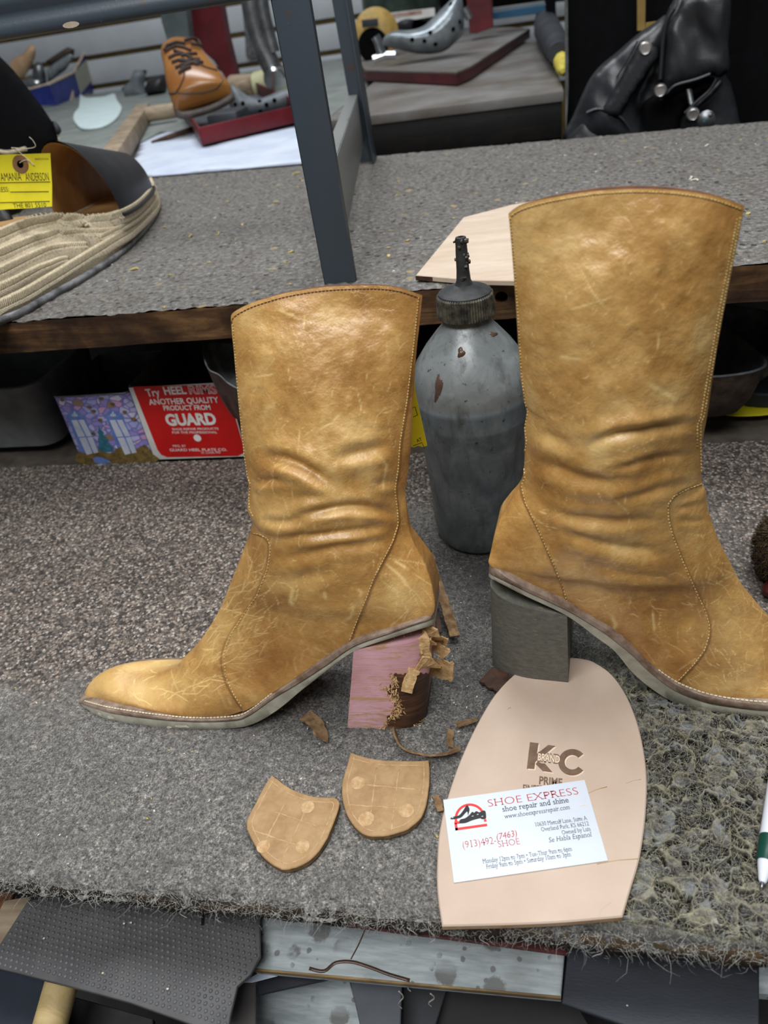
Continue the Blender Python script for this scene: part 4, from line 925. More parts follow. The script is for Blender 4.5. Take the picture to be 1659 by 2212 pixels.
crR = [([(1522, 912), (1440, 924), (1370, 934), (1310, 946), (1255, 968)], 12.3, 2.79), ([(1140, 998), (1200, 1014), (1260, 1036), (1320, 1042), (1370, 1034)], 14.6, 2.13), ([(1510, 980), (1420, 992), (1350, 1008), (1300, 1020)], 9.0, 1.39),
  ([(1505, 1040), (1440, 1052), (1380, 1072), (1320, 1078)], 10.1, 1.31), ([(1150, 1085), (1230, 1118), (1330, 1130), (1436, 1122)], 11.2, 1.64), ([(1180, 1128), (1260, 1166), (1350, 1188), (1455, 1198)], 12.3, 1.80),
  ([(1255, 1215), (1340, 1240), (1470, 1252)], 10.1, 0.82), ([(1530, 1085), (1490, 1095), (1455, 1100)], 6.7, 0.82), ([(1535, 1120), (1500, 1126), (1458, 1124)], 6.7, 0.98), ([(1148, 935), (1200, 950), (1240, 980)], 13.4, 1.15)]
scR = scratchset(9, [((1130, 480, 1560, 860), 60, 45, 60, 34), ((1180, 880, 1500, 1100), 40, 20, 60, 28), ((1240, 1200, 1500, 1480), 110, 45, 35, 20), ((1120, 480, 1570, 1150), 80, 10, 80, 16), ((1480, 1150, 1659, 1510), 70, 70, 60, 18), ((1500, 1200, 1659, 1500), 90, 60, 35, 30), ((1080, 1100, 1200, 1260), 24, 20, 40, 26)], 0)
scR += [(np.array(p), w, .95) for p, w in [([(1205, 770), (1240, 774), (1258, 776)], 3.5), ([(1250, 575), (1280, 630), (1310, 668)], 2.0), ([(1425, 720), (1424, 760)], 2.2), ([(1400, 830), (1440, 850), (1470, 870)], 5), ([(1410, 1320), (1414, 1368)], 2.5), ([(1320, 1330), (1330, 1350), (1322, 1365)], 4), ([(1225, 670), (1330, 640)], 2)]]
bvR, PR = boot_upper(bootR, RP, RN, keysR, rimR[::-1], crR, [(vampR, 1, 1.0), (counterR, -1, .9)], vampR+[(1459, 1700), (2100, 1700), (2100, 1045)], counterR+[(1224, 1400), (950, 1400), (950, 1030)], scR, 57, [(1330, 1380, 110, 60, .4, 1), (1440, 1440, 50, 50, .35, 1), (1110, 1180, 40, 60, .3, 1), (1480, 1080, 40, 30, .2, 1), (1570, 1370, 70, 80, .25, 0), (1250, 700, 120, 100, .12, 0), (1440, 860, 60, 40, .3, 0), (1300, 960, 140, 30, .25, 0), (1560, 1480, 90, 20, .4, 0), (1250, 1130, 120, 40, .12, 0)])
stitches('seam_stitching', bvR, [(x-3, y) for x, y in vampR], THREAD, PR['vamp'], 7)
stitches('seam_stitching', bvR, [(x+3, y) for x, y in counterR], THREAD, PR['heel_counter'], 7)
stitches('seam_stitching', bvR, frontR, THREAD, PR['shaft'], 7); stitches('seam_stitching', bvR, [(x-7, y+3) for x, y in frontR[:-2]], THREAD, PR['shaft'], 7)
stitches('seam_stitching', bvR, backR, THREAD, PR['shaft'], 7)
stitches('top_stitching', bvR, [(x, y+10) for x, y in smooth(rimR, 4)], THREAD, PR['shaft'], 8)
rowsR = [((1057, 1218), (1056, 1238), (1055, 1247), 12), ((1062, 1223), (1061, 1243), (1060, 1253), 20), ((1085, 1240), (1084, 1254), (1082, 1265), 26), ((1136, 1268), (1136, 1279), (1136, 1292), 28.5), ((1224, 1308), (1224, 1320), (1224, 1334), 28), ((1290, 1345), (1290, 1359), (1290, 1382), 26.9), ((1328, 1369), (1328, 1386), (1327, 1410), 27.7),
  ((1367, 1402), (1366, 1417), (1362, 1452), 28.5), ((1405, 1438), (1403, 1453), (1397, 1484), 30.2), ((1459, 1477), (1457, 1493), (1452, 1519), 32.2), ((1521, 1502), (1520, 1518), (1518, 1540), 33.8), ((1579, 1514), (1579, 1529), (1579, 1550), 34.2), ((1640, 1521), (1640, 1536), (1640, 1556), 34.2), ((1700, 1524), (1701, 1538), (1702, 1557), 33.4), ((1760, 1521), (1762, 1534), (1764, 1552), 31.0), ((1830, 1511), (1833, 1524), (1835, 1540), 25.3), ((1885, 1503), (1888, 1514), (1890, 1528), 17.9), ((1918, 1498), (1921, 1507), (1922, 1518), 9.8), ((1932, 1494), (1934, 1501), (1934, 1510), 1.6)]
weltR, soleR = boot_sole(bootR, RP, RN, rowsR)
welt_stitches(weltR, RP, RN, rowsR, 1420, 1900)
boot_heel(bootR, RP, RN, (1225, 1331), (1228, 1492), (1066, 1470), (1059, 1256), 27, HEELSTACK, 1.0, back=.4, drop=17)
# ------------------------------------------------------------------ squeeze bottle
bc = np.array([-46.0, 528, 0])
bottle = thing('squeeze_bottle', 'grimy grey plastic glue bottle with ribbed cap and spout, between the two boots', 'bottle', bc)
def rad_at(px, py, z):                     # distance of the silhouette ray from the bottle's axis at its height
    d = ray(px, py); d = d/np.linalg.norm(d); e = EYE-bc; h = np.cross(d, (0, 0, 1.0)); return abs(np.dot(e, h))/np.linalg.norm(h)
zz = lambda px, py: onY(px, py, bc[1])[2]
prof = [(29, 0), (34, 1.5), (37.5, 6), (38.5, 14), (39.5, 17), (40.5, 60), (43, 100), (44.5, 118), (45.2, 121), (45.2, 124), (44.8, 126), (46, 140), (46.2, 148), (45, 156), (41, 166), (33, 178), (24, 189), (17.5, 196), (15.5, 199), (15.5, 206)]
lathe('bottle_body', bc, (0, 0, 1), prof, BOTTLE, bottle, 72, auto=60)
mb = MB(); seg = 128; V = []
for h, r0 in ((201, 20), (202, 21), (216.5, 20.2), (218, 19)):
    for k in range(seg):
        a = 2*math.pi*k/seg; r = r0+(0.6 if k % 2 == 0 else -.35)*(1 if h not in (201, 218) else .3); V.append(bc+np.array([math.cos(a)*r, math.sin(a)*r, h]))
F = [(i*seg+k, i*seg+(k+1) % seg, (i+1)*seg+(k+1) % seg, (i+1)*seg+k) for i in range(3) for k in range(seg)]+[tuple(range(seg))[::-1]]
cap_ = mesh('ribbed_cap', V, F, CAPM, bottle, smooth_=False)
lathe('cap_top', bc, (0, 0, 1), [(19.4, 217.5), (19.2, 218.6), (17, 220), (9, 222), (6.5, 224)], CAPTOP, cap_, 48)
sp = lathe('spout', bc, (0.0, 0, 1), [(6.8, 223.5), (5.2, 227), (4.6, 234), (4.3, 246), (4.0, 252), (4.2, 255), (3.6, 257), (1.8, 257.2), (1.6, 250)], CAPTOP, cap_, 24)
mb = MB(); rr = np.random.default_rng(4)
for k in range(26):
    a = rr.uniform(0, 6.28); h = rr.uniform(228, 256); mb.add(*box_vf(bc+np.array([math.cos(a)*4.4, math.sin(a)*4.4, h]), rr.uniform(1, 3, 3), axes_of(rr.normal(0, 1, 3)), .3))
mb.make('glue_crumbs', CAPM, cap_, kind='stuff')
body_ = bpy.data.objects['bottle_body']; bvB = surf(body_)
def patch(name, cpx, rx, ry, mat, parent, bv, rot=0, h=.5, n=18, seed=1):
    r = np.random.default_rng(seed); ring = []; c = hit(bv, *cpx)
    if c is None: return
    V = [c[0]+c[1]*h]
    for q, hh in ((.6, h*.9), (1.0, .05)):
        for k in range(n):
            a = 2*math.pi*k/n; s = q*(1+.22*math.sin(3*a+seed)+.1*math.sin(5*a+2*seed)); x, y = rx*s*math.cos(a), ry*s*math.sin(a)
            g = hit(bv, cpx[0]+x*math.cos(rot)-y*math.sin(rot), cpx[1]+x*math.sin(rot)+y*math.cos(rot))
            V.append(g[0]+g[1]*hh if g is not None else c[0])
    F = [(0, 1+k, 1+(k+1) % n) for k in range(n)]+[(1+k, 1+n+k, 1+n+(k+1) % n, 1+(k+1) % n) for k in range(n)]
    return mesh(name, V, F, mat, parent)
patch('dried_glue_blob', (996, 762), 8, 11, GLUEBROWN, body_, bvB, 0, 1.6)
patch('dried_glue_run', (947, 838), 8, 28, GLUEBROWN, body_, bvB, .12, .4, seed=2); patch('dried_glue_blob', (1066, 722), 9, 5, GLUEBROWN, body_, bvB, .1, .7, seed=3)

# ------------------------------------------------------------------ stamped leather sole, card on it
Z7 = zm(900, 1400, 2.186)
F0 = frZ(1.0); SOLET = 4.6
sole = thing('leather_half_sole', 'new pale leather half sole stamped with a logo, overhanging the bench edge', 'sole', onZ(1170, 1750, 1.0))
solepx = Z7([(120, 1312), (98, 1150), (97, 1000), (110, 850), (150, 690), (210, 520), (290, 350), (380, 205), (480, 110), (600, 60), (720, 44), (790, 50), (840, 66), (920, 122), (990, 220), (1042, 350), (1072, 480), (1086, 600), (1085, 720), (1074, 850), (1050, 1000), (1012, 1130), (972, 1268)])
FT = frZ(1.0+SOLET)
pl = FT.l(solepx); body = smooth(pl, 5)
edge_ = smooth(FT.l(Z7([(972, 1268), (700, 1292), (450, 1304), (120, 1312)])), 5)
solepoly = np.vstack([body, edge_[1:-1]])
sl_ = slab('sole_leather', F0, solepoly, SOLET, PALE, sole, bev=.7)
mb = MB()
rim = offset2(solepoly, -.12); m = len(rim)
V = [F0.w(a, b, .8) for a, b in rim]+[F0.w(a, b, SOLET-.9) for a, b in rim]
mesh('cut_edge', V, [(i, (i+1) % m, m+(i+1) % m, m+i) for i in range(m)], PALEEDGE, sole)
def flat_poly(name, fr, px, mat, parent, h=.1, t=.25, k=0, closed=True):
    P = fr.l(px); P = smooth(P, k, True) if k else np.array(P)
    return slab(name, fr, P, t, mat, parent, bev=0, h0=h, smooth_=False)
K1 = Z7([(535, 445), (576, 450), (568, 500), (622, 458), (655, 463), (596, 512), (578, 522), (560, 540), (556, 572), (520, 570)])
K2 = Z7([(572, 535), (590, 545), (606, 546), (642, 588), (596, 582), (562, 548)])
for q, mt, h in ((2.6, STAMPEDGE, .02), (0, STAMP, .12)):
    for P in (K1, K2): flat_poly('stamped_letter', FT, [(x+q, y+q) for x, y in P], mt, sl_, h, .12)
def arc_band(cx, cy, r0, r1, a0, a1, n=24):
    A = np.radians(np.linspace(a0, a1, n)); return [(cx+r1*math.cos(a), cy+r1*math.sin(a)*.95) for a in A]+[(cx+r0*math.cos(a), cy+r0*math.sin(a)*.95) for a in A[::-1]]
for q, mt, h in ((5, STAMPEDGE, .02), (0, STAMP, .12)):
    flat_poly('stamped_letter', FT, Z7([(x+q, y+q) for x, y in arc_band(735, 540, 36, 66, -38, -322)]), mt, sl_, h, .12)
    pass
    pass
text('BRAND', FT, *Z7([(570, 532), (676, 545)]), 5.8, STAMP, sl_, 'stamped_lettering', h=.3, bold=.07)
text('BRAND', FT, *Z7([(571, 531), (675, 544)]), 5.0, STAMPEDGE, sl_, 'stamped_lettering', h=.4, bold=.025)
text('PRIME', FT, *Z7([(578, 642), (688, 654)]), 5.2, STAMP, sl_, 'stamped_lettering', h=.15, bold=.03)
text('FINEST', FT, *Z7([(502, 682), (600, 688)]), 5.2, STAMP, sl_, 'stamped_lettering', h=.15, bold=.03)
cr = MB()
for a, b, w in [((800, 690), (900, 655), .5), ((990, 640), (1060, 620), .35), ((850, 1020), (1045, 995), .5), ((430, 290), (445, 282), .8)]:
    pa, pb = FT.l(Z7([a, b])); cr.add(*strip_vf([FT.w(*pa, .02), FT.w((pa[0]+pb[0])/2, (pa[1]+pb[1])/2+.6, .02), FT.w(*pb, .02)], (0, 1, 0), w, .08))
cr.make('surface_scratch', STAMP if 0 else PALEEDGE, sl_, kind='stuff')

card = thing('business_card', 'white shoe repair business card with red heading lying on the leather sole', 'card', onZ(1135, 1795, 6.0))
FC = Fr((0, 0, 1.0+SOLET+.25), (0, 0, 1), (0, 1, 0)); FCT = Fr((0, 0, 1.0+SOLET+.7), (0, 0, 1), (0, 1, 0))
cp = FCT.l(Z7([(125, 716), (793, 622), (826, 735), (904, 1003), (176, 1108)]))
stock = slab('card_stock', FC, cp, .45, CARD, card, bev=.06)
H = .0
ct = lambda s, a, b, cap, mt=INKGREY, **kw: text(s, FCT, *Z7([a, b]), cap, mt, stock, 'printed_text', h=.04, **kw)
ct('SHOE EXPRESS', (340, 750), (766, 690), 4.7, INKRED, serif=True, bold=-.014)
ct('shoe repair and shine', (407, 773), (720, 728), 3.4, INKGREY, serif=True, bold=.006)
ct('www.shoeexpressrepair.com', (416, 806), (725, 760), 2.8, INKGREY, serif=True, italic=.22)
ct('10630 Metcalf Lane, Suite A', (562, 843), (808, 811), 2.5, serif=True); ct('Overland Park, KS 66212', (590, 866), (815, 837), 2.5, serif=True)
ct('Owned by Luis', (688, 881), (823, 862), 2.5, serif=True); ct('Se Habla Espanol', (626, 918), (832, 889), 2.8, serif=True, italic=.22)
ct('(913)492-', (220, 946), (378, 922), 4.2, INKRED, serif=True, bold=-.012); ct('(7463)', (380, 906), (477, 887), 3.7, INKRED, italic=.22); ct('SHOE', (387, 941), (490, 926), 3.7, INKRED, serif=True, bold=-.012)
ct('Monday 12pm to 7pm \u2022 Tue-Thur 9am to 6pm', (313, 1018), (736, 957), 2.6, serif=True); ct('Friday 9am to 5pm \u2022 Saturday 10am to 3pm', (330, 1043), (731, 983), 2.6, serif=True)
def arcband2(pts_out, pts_in): return pts_out+pts_in[::-1]
A = np.radians(np.linspace(188, -8, 26)); rot = math.radians(-8)
def lg(x, y): return (252+x*math.cos(rot)-y*math.sin(rot), 806+x*math.sin(rot)+y*math.cos(rot))
flat_poly('printed_logo', FCT, Z7([lg(73*math.cos(a), -72*math.sin(a)) for a in A]+[lg(61*math.cos(a), -61*math.sin(a)) for a in A[::-1]]), INKBRIGHT, stock, .04, .05)
for a, b, c_, d in [(-76, 12, -64, 46), (64, 12, 76, 24), (-76, 34, 76, 46), (-76, 4, -20, 16)]:
    flat_poly('printed_logo', FCT, Z7([lg(a, b), lg(c_, b), lg(c_, d), lg(a, d)]), INKBRIGHT, stock, .05, .05)
pump = [(160, 803), (176, 796), (200, 790), (218, 770), (232, 748), (240, 742), (246, 752), (250, 764), (246, 780), (243, 792), (241, 780), (238, 772), (226, 784), (210, 800), (186, 807), (164, 809)]
oxf = [(202, 824), (206, 810), (228, 804), (248, 790), (262, 774), (272, 778), (282, 770), (296, 776), (312, 768), (324, 770), (328, 790), (326, 806), (306, 808), (300, 804), (262, 814), (232, 826), (206, 828)]
flat_poly('printed_logo', FCT, Z7(pump), INKBLACK, stock, .09, .05, 3); flat_poly('printed_logo', FCT, Z7(oxf), INKBLACK, stock, .09, .05, 3)
for x, y in [(170, 801), (288, 786), (310, 795), (264, 794)]: flat_poly('printed_logo', FCT, Z7([(x-5, y+1), (x, y-2), (x+6, y-2), (x+1, y+2)]), CARD, stock, .15, .02)
pa = FCT.l(Z7([(773, 746), (798, 740), (820, 735)]))
strip('crease', [FCT.w(a, b, .05) for a, b in pa], (0, 1, 0), .35, .1, STAMPEDGE, stock)

# ------------------------------------------------------------------ two tan heel lifts
def lift(label, outline, concave, lines, circ, z=.8, t=4.2):
    fr0 = frZ(z); ft = frZ(z+t); P = np.vstack([smooth(ft.l(Z6(concave)), 4)[:-1], smooth(ft.l(Z6(outline)), 4)[:-1]])
    r = thing('heel_lift', label, 'heel lift', np.append(P.mean(0), z), 'worn heel lifts taken off the boots')
    r_ = np.random.default_rng(len(label)); P2 = P+r_.normal(0, .10, P.shape)
    lb = slab('rubber_lift', fr0, P2, t, LIFT, r, bev=.5)
    m = len(P2); q = offset2(P2, -.15)
    mesh('worn_edge', [fr0.w(a, b, .6) for a, b in q]+[fr0.w(a, b, t-.9) for a, b in q], [(i, (i+1) % m, m+(i+1) % m, m+i) for i in range(m)], LIFTEDGE, r)
    inner = offset2(P2, 3.4); A_ = np.vstack([inner, inner[:1]]); mb = MB()
    mb.add(*tube_vf([ft.w(a, b, -.05) for a, b in resample(A_, 2.0)], .38, 6, sq=.6))
    def line(a, b, w):
        pa, pb = ft.l(Z6([a, b])); n_ = 14
        pts = [np.array(pa)+(np.array(pb)-np.array(pa))*k/n_+r_.normal(0, .12, 2) for k in range(n_+1)]
        mb.add(*tube_vf([ft.w(*p, -.08) for p in pts], w*(1+r_.normal(0, .22, n_+1)), 6, sq=.5))
    for a, b in lines: line(a, b, .5)
    mb.make('grid_ridge', LIFTRIDGE, lb, kind='stuff')
    for x, y, R_ in circ:
        c = np.array(ft.l(Z6([(x, y)]))[0])
        lathe('peg_mark', ft.w(*c, -.3), (0, 0, 1), [(R_, 0), (R_, .45), (R_-.5, .62), (R_-1.0, .5), (R_-1.3, .42), (.1, .45)], LIFTRIDGE, lb, 24)
    return r
lift('tan rubber heel lift with grid marks, the one turned askew farther from the sole', [(612, 1303), (645, 1342), (600, 1480), (540, 1600), (465, 1680), (385, 1722), (300, 1733), (210, 1680), (150, 1608), (108, 1530), (90, 1450), (148, 1330), (200, 1230), (240, 1170)],
     [(240, 1170), (330, 1238), (430, 1283), (530, 1305), (612, 1303)], [((335, 1310), (210, 1550)), ((440, 1390), (300, 1680)), ((255, 1390), (545, 1488)), ((120, 1500), (400, 1595))], [(455, 1365, 4.2), (425, 1600, 4.2), (190, 1600, 4.0)])
lift('tan rubber heel lift with grid marks, straight below the pink heel', [(1178, 1083), (1184, 1160), (1176, 1260), (1154, 1380), (1100, 1460), (1000, 1515), (870, 1538), (780, 1518), (705, 1440), (668, 1340), (660, 1230), (688, 1120), (712, 1035)],
     [(712, 1035), (800, 1066), (920, 1084), (1050, 1087), (1178, 1083)], [((868, 1130), (820, 1480)), ((1000, 1140), (955, 1510)), ((690, 1222), (1135, 1260)), ((690, 1350), (1090, 1375))], [(755, 1220, 4.6), (805, 1435, 4.8), (1045, 1385, 4.6)])

# ------------------------------------------------------------------ leather scraps and shavings on the carpet
def scrap(label, px, w, lift_, mat=SCRAP, t=1.3, twist=(0, 0), name='leather_scrap', seed=0):
    r = np.random.default_rng(seed+len(label)); fr = frZ(1.2); P = resample(smooth(fr.l(px), 5), 2.2); n_ = len(P)
    L = np.interp(np.linspace(0, 1, n_), np.linspace(0, 1, len(lift_)), lift_); Q = np.array([fr.w(a, b, h) for (a, b), h in zip(P, L)])
    T = np.gradient(Q, axis=0); S = np.cross(T, (0, 0, 1)); S /= np.linalg.norm(S, axis=1)[:, None]+1e-9
    an = np.radians(np.linspace(*twist, n_)); S = S*np.cos(an)[:, None]+np.array([0, 0, 1.])*np.sin(an)[:, None]
    V, F = strip_vf(Q, S, w*(1+r.normal(0, .09, n_)), t); V = np.array(V); V[:, 2] = np.maximum(V[:, 2], .6)
    return tag(mesh(name, V+r.normal(0, .12, V.shape), F, mat, auto=50), label, 'scrap')
scrap('curled brown leather scrap lying under the left boot, with a folded tip', Z6([(440, 835), (490, 865), (530, 915), (545, 985)]), 11, [3, 4, 3, 5], twist=(10, 50))
scrap('long curled leather shaving hooked from under the pink heel towards the sole', Z6([(975, 915), (995, 985), (1040, 1045), (1110, 1068), (1200, 1075), (1290, 1062), (1370, 1040)]), 7, [1, 3, 4, 4, 3.5, 3, 5], twist=(80, 40))
scrap('small upright sliver of brown leather just above the long shaving', Z6([(1310, 915), (1305, 970), (1312, 1022)]), 4.5, [2, 2.4, 2], twist=(20, 50))
scrap('thin brown leather sliver against the upper edge of the stamped sole', Z6([(1345, 885), (1400, 875), (1470, 856)]), 4.2, [2, 2.5, 3], twist=(10, 40))
scrap('long brown leather strip sticking up behind the heel of the left boot', [(934, 1262), (950, 1305), (968, 1345), (984, 1385)], 8, [34, 24, 14, 5], twist=(40, 10))
scrap('short dark strip beside the long one behind the left boot', [(938, 1315), (946, 1345), (950, 1375)], 4, [14, 8, 4], DARKSCRAP, twist=(40, 10))
scrap('dark leather offcut peeking out from under the grey stacked heel', [(1050, 1462), (1078, 1478), (1106, 1500)], 17, [2, 3, 3], DARKSCRAP, 2.2)
scrap('tiny reddish leather crumb at the left edge of the card', [(941, 1722), (948, 1740), (952, 1756)], 4.5, [1.2, 2, 1.4], SCRAP)
# ------------------------------------------------------------------ pen
pt, pe = onZ(1645, 1919, 5.0), onZ(1700, 1560, 9.0)
pd = _n(pe-pt); pen = thing('ballpoint_pen', 'white ballpoint pen with dark green collar at the right edge of the bench', 'pen', pt)
zl = lambda x, y: np.linalg.norm(onZ(x, y, 6)-pt)
lathe('tip', pt, pd, [(.5, 0), (.7, .8), (.9, 3.2), (1.0, 3.4)], CHROME, pen, 16)
lathe('tip_cone', pt, pd, [(1.3, 3.2), (2.0, 4.2), (3.6, 12.4), (3.9, 15)], WHITEPLASTIC, pen, 24)
lathe('collar', pt, pd, [(4.4, 14.8), (4.7, 15.4), (4.9, 24), (4.95, 29), (4.9, 29.6)], GREENPLASTIC, pen, 32)
lathe('barrel', pt, pd, [(4.7, 29.4), (4.85, 30.2), (5.1, 60), (5.1, 120), (4.6, 124)], WHITEPLASTIC, pen, 32)
fp = Fr(pt+pd*48+np.array([0, 0, 4.9]), (0, -.35, 1), (0, 1, 0)); 
# ------------------------------------------------------------------ bristle dauber at the right edge
dc = onZ(1694, 1290, 0)+np.array([4, 20, 0]); dc[2] = 30
brush = thing('dauber_brush', 'brown fuzzy bristle dauber with maroon handle at the right edge behind the boot', 'brush', (dc[0], dc[1], 0))
bm = bmesh.new(); bmesh.ops.create_icosphere(bm, subdivisions=4, radius=1); V = []
for v in bm.verts:
    d = np.array(v.co); r = 1+.10*math.sin(d[0]*9+d[2]*7)*math.cos(d[1]*8)+.05*math.sin(d[2]*23+d[0]*19); V.append(dc+d*r*np.array([23, 24, 33]))
F = [[v.index for v in f.verts] for f in bm.faces]; bm.free(); mesh('bristle_core', V, F, BRISTLECORE, brush)
Vf = []; Ff = []; rr = np.random.default_rng(3)
for i in range(4200):
    d = _n(rr.normal(0, 1, 3)); p = dc+d*np.array([23, 24, 33])*rr.uniform(.95, 1.08); a = _n(np.cross(d, rr.normal(0, 1, 3))); c_ = np.cross(d, a); L = rr.uniform(5, 15); k = rr.uniform(.5, 1.6); b = len(Vf)
    for j in range(5):
        th = k*j/4; q = p+(a*math.sin(th)+c_*(1-math.cos(th)))*L/k*.6+d*(.8+1.2*math.sin(j*1.3+i)); s = d*.0+np.cross(a*math.cos(th)+c_*math.sin(th), d)*.16
        if q[2] < .5: q[2] = .5
        Vf += [q-s, q+s]
    Ff += [(b+2*j, b+2*j+1, b+2*j+3, b+2*j+2) for j in range(4)]
mesh('bristles', Vf, np.array(Ff), BRISTLE, brush, kind='stuff', smooth_=False)
hb = dc+np.array([-14, -20, -24]); lathe('handle', hb+np.array([14, 12, 2]), (-.75, -.62, -.02), [(4, 0), (6.5, 6), (7, 14), (5.6, 22), (2, 25)], MAROON, brush, 24)

# ------------------------------------------------------------------ things under the shelf
BFY = 669.0
def face_px(fr): return lambda pts: fr.l(pts)
ZB = zm(100, 820, 3.77)
fb = frY(BFY)
DULLCARD = plain('raw_grey_card_shaded_inside', lin(104, 98, 90), lin(80, 74, 68), 30, .8)  # raw grey card, colour darkened for the shade inside the box
gb = thing('cardboard_box', 'open white and red cardboard box of heel rims under the shelf', 'box', (-369, BFY+60, 0))
xl, xr, zt = fb.l([(305, 912)])[0][0], fb.l([(545, 905)])[0][0], onY(380, 832, BFY)[2]
xl = fb.l([(335, 995)])[0][0]; xr = xl+112
def wall3(name, x0, x1, y0, y1, z0, z1, mat, par): return box(name, ((x0+x1)/2, (y0+y1)/2, (z0+z1)/2), (x1-x0, y1-y0, z1-z0), mat, par, bevel=.3)
fp__ = wall3('front_panel', xl, xr, BFY, BFY+1.2, 1, zt, WHITEBOARD, gb); wall3('side_panel', xl, xl+1.2, BFY+1.3, BFY+150, 1, zt+2, DULLCARD, gb)
wall3('side_panel', xr-1.2, xr, BFY+1.3, BFY+150, 1, zt, DULLCARD, gb); wall3('back_panel', xl+1.3, xr-1.3, BFY+149, BFY+150, 1, zt, DULLCARD, gb); wall3('bottom_panel', xl+1.3, xr-1.3, BFY+1.3, BFY+148.8, 1, 2.2, DULLCARD, gb)
fg = Fr((0, BFY-.05, 0), (0, -1, 0))
red = fg.l(ZB([(702, 57), (1460, 38), (1612, 560), (1605, 600), (1560, 622), (985, 632), (935, 612), (905, 570)])); slab('printed_panel', fg, red, .12, REDPRINT, fp__, bev=0, smooth_=False)
gt = lambda s, a, b, cap, mt=WHITEBOARD, **kw: text(s, fg, *ZB([a, b]), cap, mt, fp__, 'printed_text', h=.2, **kw)
gt('Try', (822, 138), (932, 130), 8.6, bold=.02); gt('HEEL', (966, 122), (1146, 114), 8.8, bold=.03); gt('RIMS', (1168, 116), (1396, 112), 9.4, bold=.03)
gt('RIMS', (1172, 113), (1392, 109), 10.6, REDPRINT, bold=.0) if False else text('RIMS', fg, *ZB([(1172, 114), (1392, 110)]), 8.6, REDPRINT, fp__, 'printed_text', h=.3, bold=-.012)
gt('ANOTHER QUALITY', (842, 205), (1408, 186), 6.6, bold=.02); gt('PRODUCT FROM', (960, 250), (1340, 244), 5.6, bold=.02); gt('GUARD', (985, 372), (1392, 362), 13.2, bold=.045)
gt('SHOE REPAIR PRODUCTS', (1028, 412), (1404, 407), 2.7, bold=.01); gt('FOR THE PROFESSIONAL', (1028, 439), (1394, 437), 2.7, bold=.01)
gt('MFG. BY', (1035, 550), (1140, 548), 3.0); gt('GUARD HEEL PLATE CO.', (1008, 583), (1474, 580), 3.4, bold=.01); gt('ST. LOUIS, MO.', (1266, 604), (1424, 600), 2.8)
c_ = fg.l(ZB([(1231, 475)]))[0]; lathe('printed_dot', fg.w(*c_, .1), (0, -1, 0), [(4.4, 0), (4.4, .12), (.1, .13)], WHITEBOARD, fp__, 24)
c_ = fg.l(ZB([(1432, 96)]))[0]; lathe('printed_dot', fg.w(*c_, .1), (0, -1, 0), [(1.0, 0), (1.0, .12), (.1, .13)], WHITEBOARD, fp__, 12)
# the painted tin
tin = thing('painted_tin', 'open lilac tin painted with two blue windows and a fir tree', 'tin', (-470, BFY+50, 0))
P0, P1, P2, P3 = fb.l(ZB([(300, 690), (870, 672), (600, 128), (50, 150)])); zt2 = P3[1]+1
x0, x1 = P0[0], P1[0]-5
plan = [(x0, BFY+1), (x0+3, BFY), (x1, BFY), (x1+5, BFY+4), (x1+6, BFY+110), (x0, BFY+110)]
m = len(plan); V = [np.array([x, y, z]) for z in (1, zt2) for x, y in plan]
ci = np.mean(plan, 0); V += [np.array([x+(ci[0]-x)*.02, y+(ci[1]-y)*.02, z]) for z in (zt2, 3) for x, y in plan]
F = [(i, (i+1) % m, m+(i+1) % m, m+i) for i in range(m)]
tb_ = mesh('tin_body', V[:2*m], F, TIN, tin, smooth_=False)
mesh('tin_inside', V[2*m:], F+[tuple(m+i for i in range(m))], IRONIN, tin, smooth_=False)  # separate inner wall in dark metal, deepening the shade inside the tin
tube('rolled_rim', [(*p, zt2) for p in plan+plan[:1]], 1.1, STEEL, tin, 8)
ftn = Fr((0, BFY-.05, 0), (0, -1, 0))
def tp(name, pts, mat, h=.1, k=0): flat_poly(name, ftn, ZB(pts), mat, tb_, h, .1, k)
for dx, dy in ((0, 0), (312, 0)):
    tp('printed_window', [(178+dx, 318+dy), (318+dx, 312+dy), (440+dx, 622+dy), (300+dx, 640+dy)], PRINTBLUE)
    for a in ([(205, 330), (250, 328), (318, 462), (262, 466)], [(262, 328), (305, 326), (372, 458), (330, 462)], [(268, 474), (322, 470), (378, 600), (330, 612)], [(334, 470), (376, 466), (425, 592), (388, 600)]):
        tp('printed_pane', [(x+dx, y+dy) for x, y in a], PRINTPANE, .22)
    tp('printed_pediment', [(165+dx, 318), (172+dx, 290), (192+dx, 262), (225+dx, 248), (262+dx, 258), (290+dx, 285), (322+dx, 306)], PRINTBLUE, .12, 2)
    for q in range(-2, 3): tp('printed_shell', [(232+dx+q*15-6, 300-abs(q)*2), (228+dx+q*13-4, 262+abs(q)*18), (236+dx+q*14, 258+abs(q)*18), (242+dx+q*17, 300-abs(q)*2)], PRINTPANE, .3)
tp('printed_tree', [(425, 368), (440, 400), (470, 430), (466, 450), (500, 480), (508, 510), (540, 545), (545, 580), (500, 590), (440, 585), (418, 560), (430, 520), (420, 490), (430, 450), (418, 430), (428, 400)], TEAL, .15)
tp('printed_foliage', [(300, 690), (255, 590), (330, 600), (420, 570), (520, 600), (600, 548), (700, 580), (800, 530), (860, 600), (888, 668)], PRINTBROWN, .18, 3)
tp('printed_path', [(380, 640), (440, 630), (530, 672), (420, 684)], PRINTBLUE, .3, 2)
for x, y in [(350, 225), (440, 330), (385, 440), (540, 200), (450, 155), (640, 265), (710, 320), (130, 165), (385, 258)]: tp('printed_leaf', [(x-22, y), (x-4, y-14), (x+20, y-4), (x+6, y+16)], PRINTBROWN, .2, 2)
